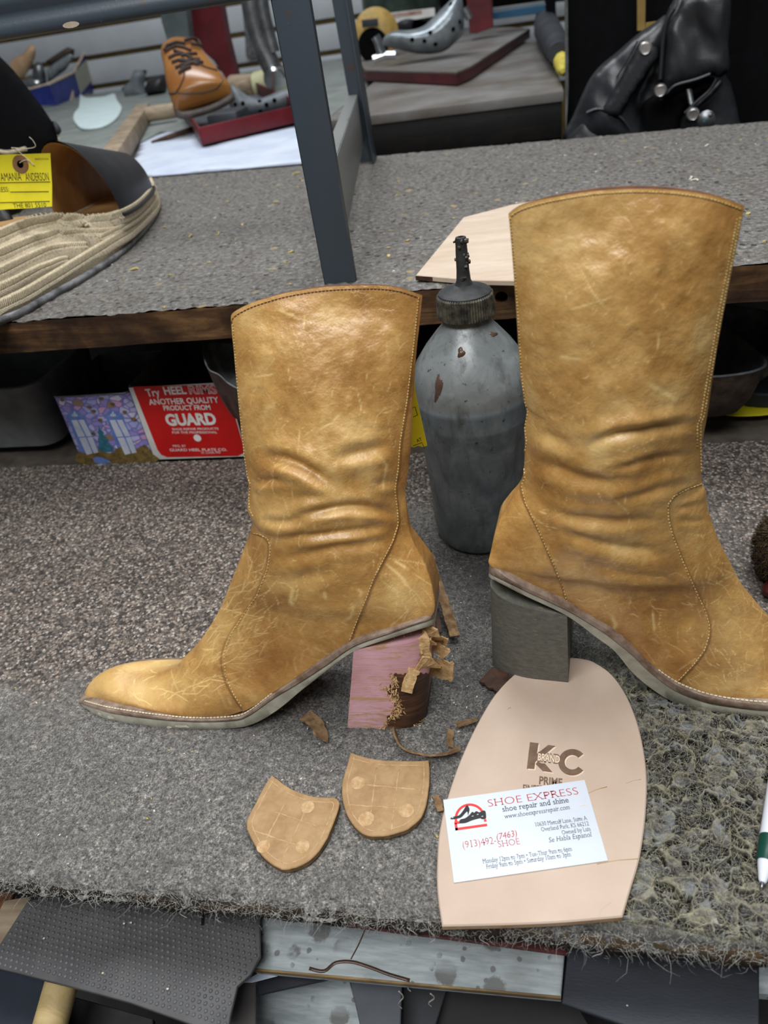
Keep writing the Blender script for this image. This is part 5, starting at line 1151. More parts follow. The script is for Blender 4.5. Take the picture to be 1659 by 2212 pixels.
# smoky tub
tub = thing('plastic_tub', 'smoky dark plastic tub with rounded rim under the shelf, left of the tin', 'tub', (-640, 740, 0))
def rrect(cx, cy, a, b, r, n=8):
    out = []
    for sx_, sy_, a0 in ((1, 1, 0), (-1, 1, 90), (-1, -1, 180), (1, -1, 270)):
        for k in range(n+1):
            t_ = math.radians(a0+90*k/n); out.append((cx+sx_*(a-r)+r*math.cos(t_), cy+sy_*(b-r)+r*math.sin(t_)))
    return np.array(out)
tx = onZ(150, 955, 0)[0]; tcx = tx-98; tcy = 700+74; Hh = onY(60, 835, 700)[2]
R_ = [(rrect(tcx, tcy, 84, 62, 18), 1), (rrect(tcx, tcy, 90, 68, 22), 4), (rrect(tcx, tcy, 97, 74, 24), Hh-9), (rrect(tcx, tcy, 98, 75, 24), Hh-8), (rrect(tcx, tcy, 101, 78, 26), Hh-7), (rrect(tcx, tcy, 101, 78, 26), Hh), (rrect(tcx, tcy, 96, 73, 24), Hh), (rrect(tcx, tcy, 88, 66, 20), 5)]
m = len(R_[0][0]); V = [np.array([x, y, z]) for P, z in R_ for x, y in P]
F = [(k*m+i, k*m+(i+1) % m, (k+1)*m+(i+1) % m, (k+1)*m+i) for k in range(len(R_)-1) for i in range(m)]+[tuple(range(m))[::-1], tuple((len(R_)-1)*m+i for i in range(m))]
mesh('tub_wall', V, F, TUB, tub, auto=50)
# cast-iron lasts: hollow toe-shaped shells
def iron_shell(name, label, rimpx, zr, depth, base, wall=3.0, inner=IRONIN, outer=IRONBROWN, grp=None, tilt=None):
    fr = Fr((0, 0, zr), (0, 0, 1), (0, 1, 0)) if tilt is None else tilt; P = resample(smooth(fr.l(rimpx), 6, True), 4.0)
    r = thing(name, label, 'shoe last', base, grp); c = P.mean(0); V = []; lev = [(1.0, 0), (.985, -2), (.93, -.25*depth), (.80, -.6*depth), (.6, -.88*depth), (.3, -depth)]
    for s, h in lev: V += [fr.w(*(c+(p-c)*s), h) for p in P]
    m = len(P); F = [(k*m+i, k*m+(i+1) % m, (k+1)*m+(i+1) % m, (k+1)*m+i) for k in range(len(lev)-1) for i in range(m)]+[tuple((len(lev)-1)*m+i for i in range(m))]
    mesh('shell', V, F, outer, r); V = []
    lv = [(1.0, 0.0), (.97, 1.2), (.93, 0), (.88, -.22*depth), (.74, -.55*depth), (.4, -.8*depth)]
    for s, h in lv: V += [fr.w(*(c+(p-c)*s), h) for p in P]
    F = [(k*m+i, k*m+(i+1) % m, (k+1)*m+(i+1) % m, (k+1)*m+i) for k in range(len(lv)-1) for i in range(m)]+[tuple((len(lv)-1)*m+i for i in range(m))]
    mesh('hollow', V, F, inner, r); return r
ZI = zm(1450, 560, 2.632)
rq = onZ(1590, 905, 0); zr = 80
iron_shell('iron_last', 'dark hollow cast-iron shoe last behind the right boot, on yellow sheet', ZI([(120, 400), (285, 372), (400, 450), (520, 545), (545, 600), (500, 632), (400, 656), (240, 672), (100, 660), (60, 520)]), zr, 60, (120, 600, 4))
iron_shell('iron_last', 'second hollow iron last half hidden at the right under the shelf edge', ZI([(250, 270), (310, 262), (420, 275), (560, 300), (640, 380), (640, 520), (560, 560), (420, 470), (300, 385)]), 66, 44, (175, 640, 4), outer=IRON, inner=IRON)
ys = thing('yellow_sheet', 'yellow sheet of card lying under the iron last at the right', 'card', onZ(1600, 880, 1)); fy = frZ(1.0)
slab('sheet', fy, smooth(fy.l([(1500, 880), (1560, 896), (1600, 900), (1659, 897), (1720, 885), (1760, 850), (1600, 840), (1500, 850)]), 4, True), 1.2, YELLOW, ys)
bs = thing('dark_plastic_dish', 'dark blue-grey dish behind the yellow sheet at the right', 'dish', onZ(1680, 820, 3)); fd = frZ(3.2)
slab('dish_side', fd, smooth(fd.l([(1590, 868), (1659, 882), (1740, 870), (1780, 820), (1700, 790), (1620, 810)]), 4, True), 16, BLACKRUBBER, bs, bev=2)
ZS3 = zm(0, 600, 2.37)
iron_shell('iron_last', 'grey hollow iron last behind the left boot, over the red box', ZS3([(1052, 340), (1120, 330), (1230, 345), (1330, 400), (1340, 600), (1260, 590), (1170, 545), (1120, 500), (1065, 470), (1040, 400)]), 136, 58, onZ(500, 960, 0)+np.array([10, 20, 100]), outer=IRONBROWN, inner=IRON)
# yellow repair tag tied behind the left boot
tg = thing('repair_tag', 'yellow repair tag hanging behind the left boot beside the bottle', 'tag', (-75, 420, 60)); ft_ = frY(418)
tagp = ft_.l([(886, 700), (893, 800), (898, 850), (923, 962)])+[tuple(np.array(ft_.l([(923, 962)])[0])+np.array([-30*k/10, (-1.0 if k % 2 else .3)])) for k in range(1, 11)]+ft_.l([(850, 720)])
tc_ = slab('tag_card', ft_, tagp, .5, YELLOW, tg, bev=0)
text('AT', ft_, (902, 955), (913, 951), 2.6, INKBLACK, tc_, h=.6)
ln = MB()
for pts in ([(890, 880), (897, 878), (902, 896), (893, 900)], [(893, 962), (912, 955), (917, 968)]):
    q = ft_.l(pts); ln.add(*tube_vf([ft_.w(a, b, .55) for a, b in q], .22, 4))
ln.make('printed_line', INKBLACK, tc_)
st = thing('leather_half_sole', 'pale leather sole blank with a cut corner on the shelf behind the right boot', 'sole', onZ(1020, 540, SZ+1))
fs = frZ(SZ+1.5); fst = frZ(SZ+6)
slab('sole_leather', fs, fst.l(Z2([(342, 1028), (520, 812), (700, 765), (1100, 700), (1260, 900), (1260, 1060), (800, 1050), (560, 1046), (440, 1036)])), 4.5, SUEDE, st, bev=.6)
mbq = fst.l(Z2([(342, 1028), (440, 1034), (560, 1044), (800, 1048)])); strip('dark_cut_edge', [fs.w(a, b-.4, 2.2) for a, b in mbq], (0, 0, 1), 3.6, .8, DARKSCRAP, st)
# ------------------------------------------------------------------ metal rack standing on the shelf
rack = thing('metal_rack', 'slate-blue metal rack with angle-iron legs standing on the raised shelf', 'rack', (-190, 900, SZ))
FY, RY = 632.0, 1165.0
def post(y, pl, pr, w2, flip, name='post'):
    fr = frY(y); a0, a1 = fr.l(pl); b0, b1 = fr.l(pr); z0 = SZ; w = np.hypot(b0[0]-a0[0], 0); w = ((b0[0]-a0[0])+(b1[0]-a1[0]))/2
    c0 = np.array([(a0[0]+b0[0])/2, y, z0]); c1 = np.array([(a1[0]+b1[0])/2, y, max(a1[1], b1[1])]); d = (c1-c0)/(c1[2]-c0[2]); c1 = c0+d*(640-z0)
    mb = MB(); t = 2.2
    mb.add(*bar_vf(c0, c1, t, w, .5, up=(1, 0, 0)))
    o = mb.make(name, RACK, rack, auto=40); global LASTPOST; LASTPOST = o
    s = .5*w*(1 if not flip else -1); k = np.array([s, w2/2, 0])
    V, F = bar_vf(c0+k*np.array([-1, 1, 1]), c1+k*np.array([-1, 1, 1]), w2, t, .4, up=(1, 0, 0)); V = np.array(V); mesh('post_flange', V, F, RACKSHADED, o, auto=40)
    k2 = np.array([.5*w-1, 3.0, 0]); V, F = bar_vf(c0+k2, c1+k2, 6.5, 2.2, .4, up=(1, 0, 0)); mesh('post_lip', V, F, RACKSHADED, o, auto=40); return c0, c1, w
pL0, pL1, wL = post(FY, [(704, 603), (584, 0)], [(764, 596), (672, 0)], 26, False)
pR0, pR1, wR = post(RY, [(778, 343), (716, 0)], [(806, 340), (752, 0)], 22, True)
pa = np.array(onY(815, 345, RY-24)); 
bar('post_flange', (pR0[0]+13, RY-12, SZ), (pR1[0]+13, RY-12, 640), 24, 2, RACK, LASTPOST, .4, up=(1, 0, 0))
zrail0, zrail1 = 226, 286
for za in (1,):
    c0 = np.array([-161, 658, 0]); c1 = np.array([-231, 1160, 0])
    bar('side_rail', (c0[0], c0[1], (zrail0+zrail1)/2), (c1[0], c1[1], (zrail0+zrail1)/2), 2.4, zrail1-zrail0, RACKGREY, rack, .4)
    bar('side_rail_lip', (c0[0]-6, c0[1], zrail1), (c1[0]-6, c1[1], zrail1), 13, 2.0, RACKGREY, rack, .4)
frs = frY(FY-3); q0, q1 = frs.l([(0, 85), (575, 0)]); zb = (q0[1]*.5+q1[1]*.5)
prof = [(0, 0), (-3, 1.5), (-4.5, 5), (-3.5, 10), (-1, 13), (-1.5, 17), (-4.5, 21), (-4.5, 27), (-1, 31), (-1, 34), (-4, 38), (-4, 50), (0, 52), (6, 52), (6, 0)]
xa, xb = -620, pL0[0]+wL*.1; m = len(prof); V = [np.array([x, FY-1+dy, zb+dz]) for x in (xa, xb) for dy, dz in prof]
F = [(i, (i+1) % m, m+(i+1) % m, m+i) for i in range(m)]+[tuple(range(m))[::-1], tuple(m+i for i in range(m))]
mesh('tray_lip', V, F, RACK, rack, auto=50)
fl = frY(FY-6); pch = MB()
for px, rx, ry in [((155, 55), 26, 3.5)]:
    q = fl.l([px])[0]; mesh('peeling_paint', [fl.w(q[0]+7*math.cos(a)*(1 if 1 else 1), zb+3+2.0*math.sin(a)-0, 1.0) for a in np.linspace(0, 6.28, 14)[:-1]], [tuple(range(13))], KRAFT, rack)

# ------------------------------------------------------------------ espadrilles on the shelf
ZE = zm(0, 300, 4.608)
def build_sandal():
    s = thing('espadrille_sandal', 'espadrille wedge sandal with black strap and braided rope side, toe towards the rack', 'sandal', onZ(150, 560, SZ))
    zb_, tops = SZ+3, None
    topx = ZE([(-420, 1180), (-200, 990), (0, 905), (170, 850), (380, 765), (600, 748), (850, 765), (1010, 755), (1180, 735), (1330, 660), (1440, 560), (1500, 470), (1480, 380)])
    botx = ZE([(-420, 2080), (-200, 1930), (0, 1800), (200, 1720), (400, 1610), (600, 1500), (800, 1390), (1000, 1265), (1180, 1140), (1330, 1010), (1460, 870), (1550, 740), (1590, 620)])
    hT = [60, 60, 58, 56, 54, 50, 45, 42, 39, 36, 34, 33, 33]
    T = np.array([onZ(x, y, zb_+h) for (x, y), h in zip(topx, hT)]); B = np.array([onZ(x, y, zb_+2) for x, y in botx])
    T[:, 0] = T[:, 0]; n_ = 90; T = resample(smooth(T, 6), n=n_); B = resample(smooth(B, 6), n=n_)
    # far side: mirror about the sandal's long axis
    ax0, ax1 = B[0]*.5+B[0]*.5, B[-1]; a = _n((B[-1]-B[0])*np.array([1, 1, 0])); side = np.array([-a[1], a[0], 0])
    w = 78*np.sin(np.pi*np.clip(np.linspace(.22, 1.0, n_), 0, 1))**.62
    # inner edge of the footbed
    Ti = T+side*w[:, None]; Bi = B+side*w[:, None]*1.02
    if side[0] > 0: side = -side; Ti = T+side*w[:, None]; Bi = B+side*w[:, None]*1.02
    rows = [B, T, Ti, Bi]; V = np.vstack(rows); F = [(k*n_+i, k*n_+i+1, ((k+1) % 4)*n_+i+1, ((k+1) % 4)*n_+i) for k in range(4) for i in range(n_-1)]+[(0, n_, 2*n_, 3*n_), (n_-1, 4*n_-1, 3*n_-1, 2*n_-1)]
    mesh('wedge_core', V, F, JUTEDARK, s)
    ins = np.vstack([T+side*4+np.array([0, 0, 1.0]), Ti-side*4+np.array([0, 0, 1.0])]); mesh('insole', ins, [(i, i+1, n_+i+1, n_+i) for i in range(n_-1)], INSOLE, s)
    # rubber outsole
    V = np.vstack([B+np.array([0, 0, -4.6])-side*1.0, B+np.array([0, 0, 2])-side*2.5, Bi+np.array([0, 0, 2]), Bi+np.array([0, 0, -4.6])]); mesh('outsole', V, F, plain('scuffed_grey_outsole', lin(150, 150, 152), lin(84, 84, 86), 60, .3), s)
    # rows of braided rope wound round the wedge: pixel centre lines of each row, nearest the sole last
    outw = -side
    rowsx = [[(-420, 1230), (-200, 1050), (0, 985), (200, 900), (400, 845), (620, 820), (850, 828), (1080, 815), (1280, 735), (1420, 630), (1520, 510), (1530, 420)],
             [(-420, 1420), (-200, 1230), (0, 1170), (250, 1060), (500, 975), (760, 950), (960, 945), (1080, 930), (1200, 900)],
             [(-420, 1600), (-200, 1420), (0, 1350), (220, 1240), (450, 1130), (640, 1085), (780, 1080), (900, 1060)],
             [(-420, 1780), (-200, 1600), (0, 1510), (200, 1410), (400, 1300), (580, 1230), (660, 1215)],
             [(-420, 1980), (-200, 1810), (0, 1690), (200, 1595), (400, 1480), (600, 1360), (800, 1235), (1000, 1105), (1180, 995), (1330, 890), (1460, 770), (1560, 650), (1560, 560)],
             [(1000, 985), (1180, 900), (1330, 800), (1450, 690), (1540, 580), (1545, 480)]]
    wid = [(17, 13.5), (17.5, 9), (17, 8), (16, 7), (16, 12), (8, 12)]
    def on_side(x, y):                     # meet the wedge's side surface between the sole and the footbed
        best = None
        pt_, pb_ = proj(T), proj(B)
        k = int(np.argmin([abs((x-b[0])*(t_[1]-b[1])-(y-b[1])*(t_[0]-b[0]))/np.hypot(*(t_-b))+ (0 if min(t_[0], b[0])-30 < x < max(t_[0], b[0])+30 else 50) for t_, b in zip(pt_, pb_)]))
        L = np.hypot(*(pt_[k]-pb_[k])); f = np.clip(np.dot(np.array([x, y])-pb_[k], pt_[k]-pb_[k])/(L*L), 0, 1.02)
        return B[k]+(T[k]-B[k])*f
    for px, (w0, w1) in zip(rowsx, wid):
        C = np.array([on_side(*p) for p in resample(smooth(ZE(px), 5), 6)]); C = resample(smooth(C[::3], 3), 2.4); m = len(C); T_ = np.gradient(C, axis=0); T_ /= np.linalg.norm(T_, axis=1)[:, None]
        U = np.cross(T_, outw); U /= np.linalg.norm(U, axis=1)[:, None]; U *= np.sign(U[:, 2:3]); ww = np.linspace(w0, w1, m)
        for sgn, mt in ((1, JUTEDARK), (-1, JUTE)):
            mb = MB()
            for i in range(0, m-1):
                c = C[i]+U[i]*sgn*ww[i]*.24+outw*1.2; d = T_[i]*1.0+U[i]*sgn*-1.0*(1 if sgn < 0 else 1)
                mb.add(*box_vf(c, (ww[i]*.62, 2.6, 5.0), axes_of(T_[i]*.75-U[i]*sgn*.8*-1, outw), .9))
            mb.make('braided_rope', mt, s, kind='stuff')
    # white whip stitches round the footbed's edge
    mb = MB()
    for i in range(2, n_-1):
        for q, (P_, o_) in enumerate(((T, outw), (Ti, -outw))):
            if q and i < 20: continue
            mb.add(*bar_vf(P_[i]-o_*3+np.array([0, 0, 1.8]), P_[i]+o_*4.6+np.array([0, 0, -6.5]), 1.5, 1.6, .4))
    mb.make('whip_stitches', WHITETHREAD, s, kind='stuff')
    # black strap over the toes: a wide band from one edge to the other
    def strap(i0, i1, high, name='strap'):
        V = []; nn = 26; out = []
        for j, h in ((i0, 0), (i1, 1)):
            pass
        for layer, mt, off in (('strap', BLACKLEATHER, 1.2), ('strap_lining', INSOLE, -.2)):
            V = []
            ks = np.linspace(i0, i1, 16)
            for k in ks:
                t0 = np.array([np.interp(k, range(n_), T[:, c]) for c in range(3)])+outw*1.5; t1 = np.array([np.interp(k, range(n_), Ti[:, c]) for c in range(3)])-outw*1.5
                u = (k-i0)/(i1-i0); hgt = high[0]+(high[1]-high[0])*u
                for a_ in np.linspace(0, math.pi, nn):
                    c = (t0+t1)/2+(t0-t1)/2*math.cos(a_)*(1+.06*math.sin(a_)); V.append(c+np.array([0, 0, (hgt+off)*math.sin(math.pi*(a_/math.pi)**1.35)**.75-3+off*.4]))
            F = [(i*nn+k, i*nn+k+1, (i+1)*nn+k+1, (i+1)*nn+k) for i in range(15) for k in range(nn-1)]
            mesh(layer, V, F, mt, s)
    pT = proj(T); k0 = int(np.argmin(np.hypot(*(pT-np.array([254, 453])).T))); k1 = int(np.argmin(np.hypot(*(pT-np.array([322, 400])).T))); strap(k0, k1, (80, 44)); tube('strap_edge', T[k0:k1+1]+outw*3.6+np.array([0, 0, -2.6]), 2.4, BLACKLEATHER, s, 6)
    return s, T, Ti, B, a, side
sandal, T_s, Ti_s, B_s, a_s, side_s = build_sandal()
fh = frY(640); 
def heel_strap():
    fr = Fr(onZ(0, 480, SZ+58), (0.25, -1, .4)); P = fr.l(ZE([(-60, 560), (0, 625), (70, 700), (125, 780), (165, 858), (60, 885), (0, 905), (-60, 930)]))
    pillow('back_strap', fr, np.array(P), 3.0, BLACKLEATHER, sandal, 1.5, 3)
heel_strap()
mate = thing('espadrille_sandal', 'other espadrille, mostly a tall black upper seen behind the yellow tag', 'sandal', onZ(60, 400, SZ))
fm = Fr(onZ(60, 345, SZ+62), (0.1, -1, .15))
pillow('black_upper', fm, np.array(fm.l([(-60, 60), (-20, 108), (0, 122), (28, 150), (60, 190), (92, 232), (112, 262), (124, 290), (128, 310), (118, 330), (112, 400), (104, 440), (40, 452), (-60, 455)])), 26, BLACKCLOTH, mate, 20, 8)
pillow('heel_tab', fm, np.array(fm.l([(112, 262), (120, 262), (131, 276), (133, 284), (127, 293), (120, 290)])), 5, BLACKRUBBER, mate, 5, 3)
fr2 = MB()
for i, (x, y) in enumerate(resample(np.array([(120, 292), (124, 310), (122, 330), (118, 350), (113, 380), (111, 420), (108, 450)]), 9)): fr2.add(*box_vf(onP(x, y, fm.p-fm.n*2, fm.n), (10, 7, 4), axes_of((1, 0, .5), (0, -1, 0)), 1.2))
fr2.make('braided_rope', JUTE, mate, kind='stuff')
tw = fm.l([(-10, 318), (20, 325), (45, 328), (80, 320)]); tube('flat_lace', smooth([fm.w(a, b, 34) for a, b in tw], 5), 3.2, JUTEDARK, mate, 8)
# its yellow tag
ytag = thing('repair_tag', 'yellow repair tag with a handwritten name hanging on the espadrille', 'tag', onZ(50, 450, SZ+60))
fy_ = Fr(onZ(50, 400, SZ+95), (.05, -1, .25))
yc_ = slab('tag_card', fy_, fy_.l([(-24, 335), (109, 331), (113, 400), (113, 446), (60, 450), (16, 452), (-24, 455)]), .5, YELLOW, ytag, bev=0)
yt = lambda s, a, b, cap, **kw: text(s, fy_, a, b, cap, INKBLACK, yc_, h=.62, **kw)
yt('AMANIA', (3, 391), (48, 390), 7.0); yt('ANDERSON', (57, 391), (107, 390), 7.0); yt('DRESS:', (-10, 416), (21, 414), 4.4); yt('PRINTED IN U.S.A.', (77, 346), (106, 345), 1.6)
yt('THE 801 5510', (30, 449), (101, 447), 4.0)
for a, b in [((0, 395), (109, 393)), ((23, 415), (106, 414)), ((0, 438), (108, 435))]:
    q = fy_.l([a, b]); ln_ = [fy_.w(*q[0], .6), fy_.w(*q[1], .6)]; tube('printed_line', ln_, .4, INKBLACK, yc_, 4)
q = fy_.l([(45, 355)])[0]; o_ = fy_.w(*q, .5); lathe('eyelet_patch', o_, fy_.n, [(8.2, 0), (8.2, .5), (3.4, .55), (3.4, .1)], plain('tan_card_eyelet', lin(150, 108, 70), lin(120, 84, 54), 80, .7), yc_, 28); lathe('eyelet_hole', o_, fy_.n, [(3.3, 0), (3.3, .35), (.1, .36)], BLACKPIT, yc_, 20)
tp_ = fy_.l([(45, 352), (60, 346), (75, 357), (70, 350), (45, 328), (30, 320), (60, 322), (82, 318), (78, 305), (70, 297)]); tube('tag_string', smooth([fy_.w(a, b, 2+i*.4) for i, (a, b) in enumerate(tp_)], 4), .45, WHITETHREAD, ytag, 5)

# ------------------------------------------------------------------ under the bench front: sheets and planks on the lower shelf
LZ = -70.0
plank = thing('grey_plank', 'grey painted plank with stains and a raw front edge below the bench', 'plank', onZ(880, 2090, LZ-12))
fp_ = frZ(LZ); a0, a1, a2, a3 = fp_.l([(548, 2090), (1212, 2150), (1222, 2060), (560, 1965)])
slab('plank_board', frZ(LZ-9), [a0, a1, (a2[0]+2, a2[1]+20), (a3[0]-2, a3[1]+20)], 9, GREYPLANK, plank, bev=.6)
e0 = np.array(a0); e1 = np.array(a1); V, F = bar_vf(fp_.w(*e0, -2.6)+np.array([0, -.4, 0]), fp_.w(*e1, -2.6)+np.array([0, -.4, 0]), 1.2, 3.2, .2); mesh('raw_edge', V, F, PLANKEDGE, plank)
st_ = MB()
for pts, w in [([(668, 2092), (700, 2098), (725, 2080), (760, 2078), (800, 2090), (840, 2105), (885, 2118)], 2.0), ([(790, 2005), (775, 2040), (758, 2072)], .8)]:
    q = smooth(fp_.l(pts), 4); st_.add(*strip_vf([fp_.w(a, b, .1) for a, b in q], (0, 1, .1), w, .2))
st_.make('brown_glue_streak', GLUEBROWN, plank)
gs = MB()
for px, py, ln in [(862, 2135, 22), (930, 2140, 16), (885, 2110, 14)]:
    p = onZ(px, py, LZ-1)+np.array([0, -1.5, 0]); gs.add(*tube_vf(smooth([p+np.array([2*math.sin(t*6), -.8*t, -ln*t]) for t in np.linspace(0, 1, 7)], 3), .45, 5))
gs.make('glue_drip', FIBREPALE, plank)
redstrip = tag(slab('red_brown_strip', frZ(LZ+2), frZ(LZ+5).l([(560, 1975), (980, 2028), (1232, 2062), (1240, 2010), (700, 1940)]), 3, plain('red_brown_rubber', lin(110, 56, 54), lin(92, 46, 46), 40, .6), bev=.4), 'reddish brown rubber strip lying on the grey plank under the bench edge', 'strip')
# dimpled rubber sheet
RZ = -56.0; frb = frZ(RZ); rbp = frb.l([(-30, 2085), (60, 1945), (200, 1920), (560, 1965), (562, 2065), (540, 2105), (512, 2130), (498, 2190), (490, 2240), (280, 2165), (150, 2130)])
rub = thing('rubber_sheet', 'dark grey dimpled rubber soling sheet below the bench front, left', 'rubber sheet', onZ(280, 2060, RZ-3))
slab('rubber', frZ(RZ-3), rbp, 3, RUBBER, rub, bev=.4)
P_ = np.array(rbp); lo, hi = P_.min(0), P_.max(0); V = []; F = []; stp = 4.05; ins_ = offset2(P_, 1.6)
ux_ = _n(np.array(frb.l([(330, 2185)])[0])-np.array(frb.l([(0, 2085)])[0])); uy_ = np.array([-ux_[1], ux_[0]])
cand = np.array([(ux_*(i+(j % 2)*.5)+uy_*j*.84)*stp+lo for i in range(-20, 90) for j in range(-60, 60)]); cand = cand[inpoly(cand, ins_.tolist())]
for cx_, cy_ in cand:
    b = len(V)
    for r_, h in ((1.25, 0), (1.0, .75), (.35, .95)):
        for k in range(8): V.append(frb.w(cx_+r_*math.cos(k*math.pi/4), cy_+r_*math.sin(k*math.pi/4), h-.02))
    for q in range(2): F += [(b+q*8+k, b+q*8+(k+1) % 8, b+q*8+8+(k+1) % 8, b+q*8+8+k) for k in range(8)]
    F.append(tuple(b+16+k for k in range(8)))
mesh('raised_dots', V, F, RUBBERDOT, rub, kind='stuff')
mk = frb.l([(440, 1965), (438, 2000)]); strip('pen_mark', [frb.w(*mk[0], .9), frb.w(*mk[1], .9)], (1, 0, 0), 1.7, .3, INKBLACK, rub)
for x, y in [(222, 2102), (362, 2136), (95, 2027), (268, 1995), (283, 1993)]: box('dust_fleck', onZ(x, y, RZ+1.2), (1.5, 1.1, .6), SPECK, rub, bevel=.3)
# black rubber sheet, right
bk_ = thing('rubber_sheet', 'smooth black rubber sheet hanging below the bench front, right', 'rubber sheet', onZ(1430, 2130, -50)); fk = frZ(-50)
slab('rubber', frZ(-53), fk.l([(1228, 2040), (1640, 2075), (1640, 2240), (1420, 2240), (1214, 2166)]), 3, BLACKRUBBER, bk_, bev=.5)
box('dust_fleck', onZ(1355, 2172, -49.5), (1.0, .7, .4), SPECK, bk_, bevel=.2)
# pieces lower still
def low(name, label, cat, px, z, t, mat, bev=.6):
    fr = frZ(z); return tag(slab(name, frZ(z-t), fr.l(px), t, mat, bev=bev), label, cat)
low('grey_plank', 'stained grey board deep below the rubber sheet and plank', 'plank', [(550, 2110), (745, 2085), (790, 2240), (552, 2240)], -135, 9, GREYPLANK)
low('grey_sheet', 'mid grey sheet standing beside the stained lower board', 'sheet', [(750, 2090), (868, 2120), (864, 2250), (785, 2250)], -118, 3, plain('slate_sheet', lin(98, 102, 108), lin(84, 88, 94), 20, .5))
low('grey_sheet', 'darker grey sheet at the bottom right of the lower board', 'sheet', [(872, 2120), (965, 2135), (930, 2250), (868, 2250)], -140, 3, plain('dark_slate_sheet', lin(64, 64, 68), lin(54, 54, 58), 20, .6))
low('brown_sheet', 'brownish grey sheet under the torn corner of the dimpled rubber', 'sheet', [(505, 2120), (552, 2100), (552, 2240), (470, 2240)], -95, 3, plain('taupe_sheet', lin(104, 98, 96), lin(88, 84, 82), 20, .6))
low('white_paper_corner', 'white scrap of paper poking out beside the dimpled rubber', 'paper', [(520, 2122), (560, 2100), (600, 2108), (545, 2122)], LZ-14, .8, PAPER)
low('dark_strip', 'dark strip under the raw edge of the grey plank', 'strip', [(556, 2112), (650, 2096), (720, 2112), (556, 2148)], -100, 3, BLACKRUBBER)
low('black_tray', 'near black tray lying deep under the plank', 'tray', [(930, 2130), (1240, 2160), (1300, 2260), (900, 2260)], -150, 6, plain('charcoal_plastic', lin(48, 47, 48), lin(40, 39, 40), 20, .6))
low('blue_black_box', 'blue-black folder at the bottom left corner under the dimpled rubber', 'folder', [(-60, 2080), (110, 2120), (86, 2260), (-60, 2260)], -95, 12, plain('navy_folder', lin(40, 46, 58), lin(32, 38, 48), 20, .5))
low('pale_board', 'weathered pale board end at the left edge, behind the dimpled rubber', 'plank', [(-40, 2050), (8, 1945), (66, 1935), (20, 2050)], -64, 8, PALEWOOD)
low('rusty_plate', 'rusty brown plate at the far left under the bench edge', 'plate', [(-60, 1990), (-60, 1920), (30, 1925), (10, 1985)], -72, 5, plain('rust', lin(150, 100, 60), lin(90, 60, 40), 60, .8))
dw = thing('wooden_dowel', 'bare wooden tool handle below the dimpled rubber sheet', 'handle', onZ(115, 2180, -96)); tube('shaft', [onZ(88, 2290, -90), onZ(134, 2120, -84), onZ(160, 2040, -80)], 10.5, DOWEL, dw, 28)
low('grey_plank', 'end of a grey plank beyond the black rubber sheet at the right edge', 'plank', [(1636, 2070), (1720, 2075), (1720, 2150), (1636, 2145)], -66, 8, GREYPLANK)
low('clutter_board', 'dark scrap board beside the wooden handle', 'board', [(150, 2150), (330, 2200), (330, 2270), (130, 2270)], -125, 6, plain('soot_board', lin(50, 48, 48), lin(38, 36, 36), 30, .7))
struct(box('floor_under_bench', (-100, 150, -330), (1600, 1000, 10), plain('dark_floor_boards', lin(50, 49, 50), lin(36, 35, 36), 20, .8), bevel=0))
# ------------------------------------------------------------------ the far tables
Zb1 = zm(0, 60, 4.88); Zb2 = zm(250, 0, 4.254); Zb3 = zm(760, 0, 3.456); Zb4 = zm(1150, 0, 3.26)
TZ = 199.5
tbl = thing('work_table', 'grey-topped table behind the shelf, covered in shoe repair clutter', 'table', (-900, 2100, -500))
TB = onZ(250, 196, TZ)[1]
TB = min(TB, 3490)
box('table_top', (-1400, (1290+TB)/2, TZ-15), (2000, TB-1290, 30), GREYTOP, tbl, bevel=2)
for x, y in ((-2300, 1360), (-460, 1360)): box('leg', (x, y, (TZ-30-550)/2), (50, 50, TZ-30+550), DARKDESK, tbl)
pap = thing('paper_sheet', 'crumpled white paper spread on the table under the red tray', 'paper', onZ(450, 340, TZ)); fpp = frZ(TZ+.8)
P = np.array(fpp.l([(266, 387), (300, 310), (345, 285), (640, 270), (686, 290), (690, 351)])); pillow('sheet', fpp, P, 1.2, PAPER, pap, .2, 22, 40, lambda x, y, d: (fbm(x*.02, y*.012, 3)-.4)*7)
dk = thing('wooden_desk', 'dark wooden desk with worn grey top right of the rack', 'desk', (-90, 1700, -500))
DZ = 214.0; d0, d1 = onZ(804, 248, DZ), onZ(1218, 198, DZ); DY = (d0[1]+d1[1])/2
box('desk_top', ((d0[0]-90+d1[0])/2, DY+560, DZ-8), (d1[0]-d0[0]+90, 1120, 16), DESKTOP, dk, bevel=1)
box('front_rail', ((d0[0]-90+d1[0])/2, DY+14, DZ-46), (d1[0]-d0[0]+84, 20, 58), DARKDESK, dk, bevel=1)
box('desk_side', (d1[0]-12, DY+560, DZ-260), (20, 1080, 480), DARKDESK, dk, bevel=1); box('desk_back', ((d0[0]-90+d1[0])/2, DY+400, DZ-260), (d1[0]-d0[0]+80, 20, 470), BLACKPIT, dk, bevel=1)

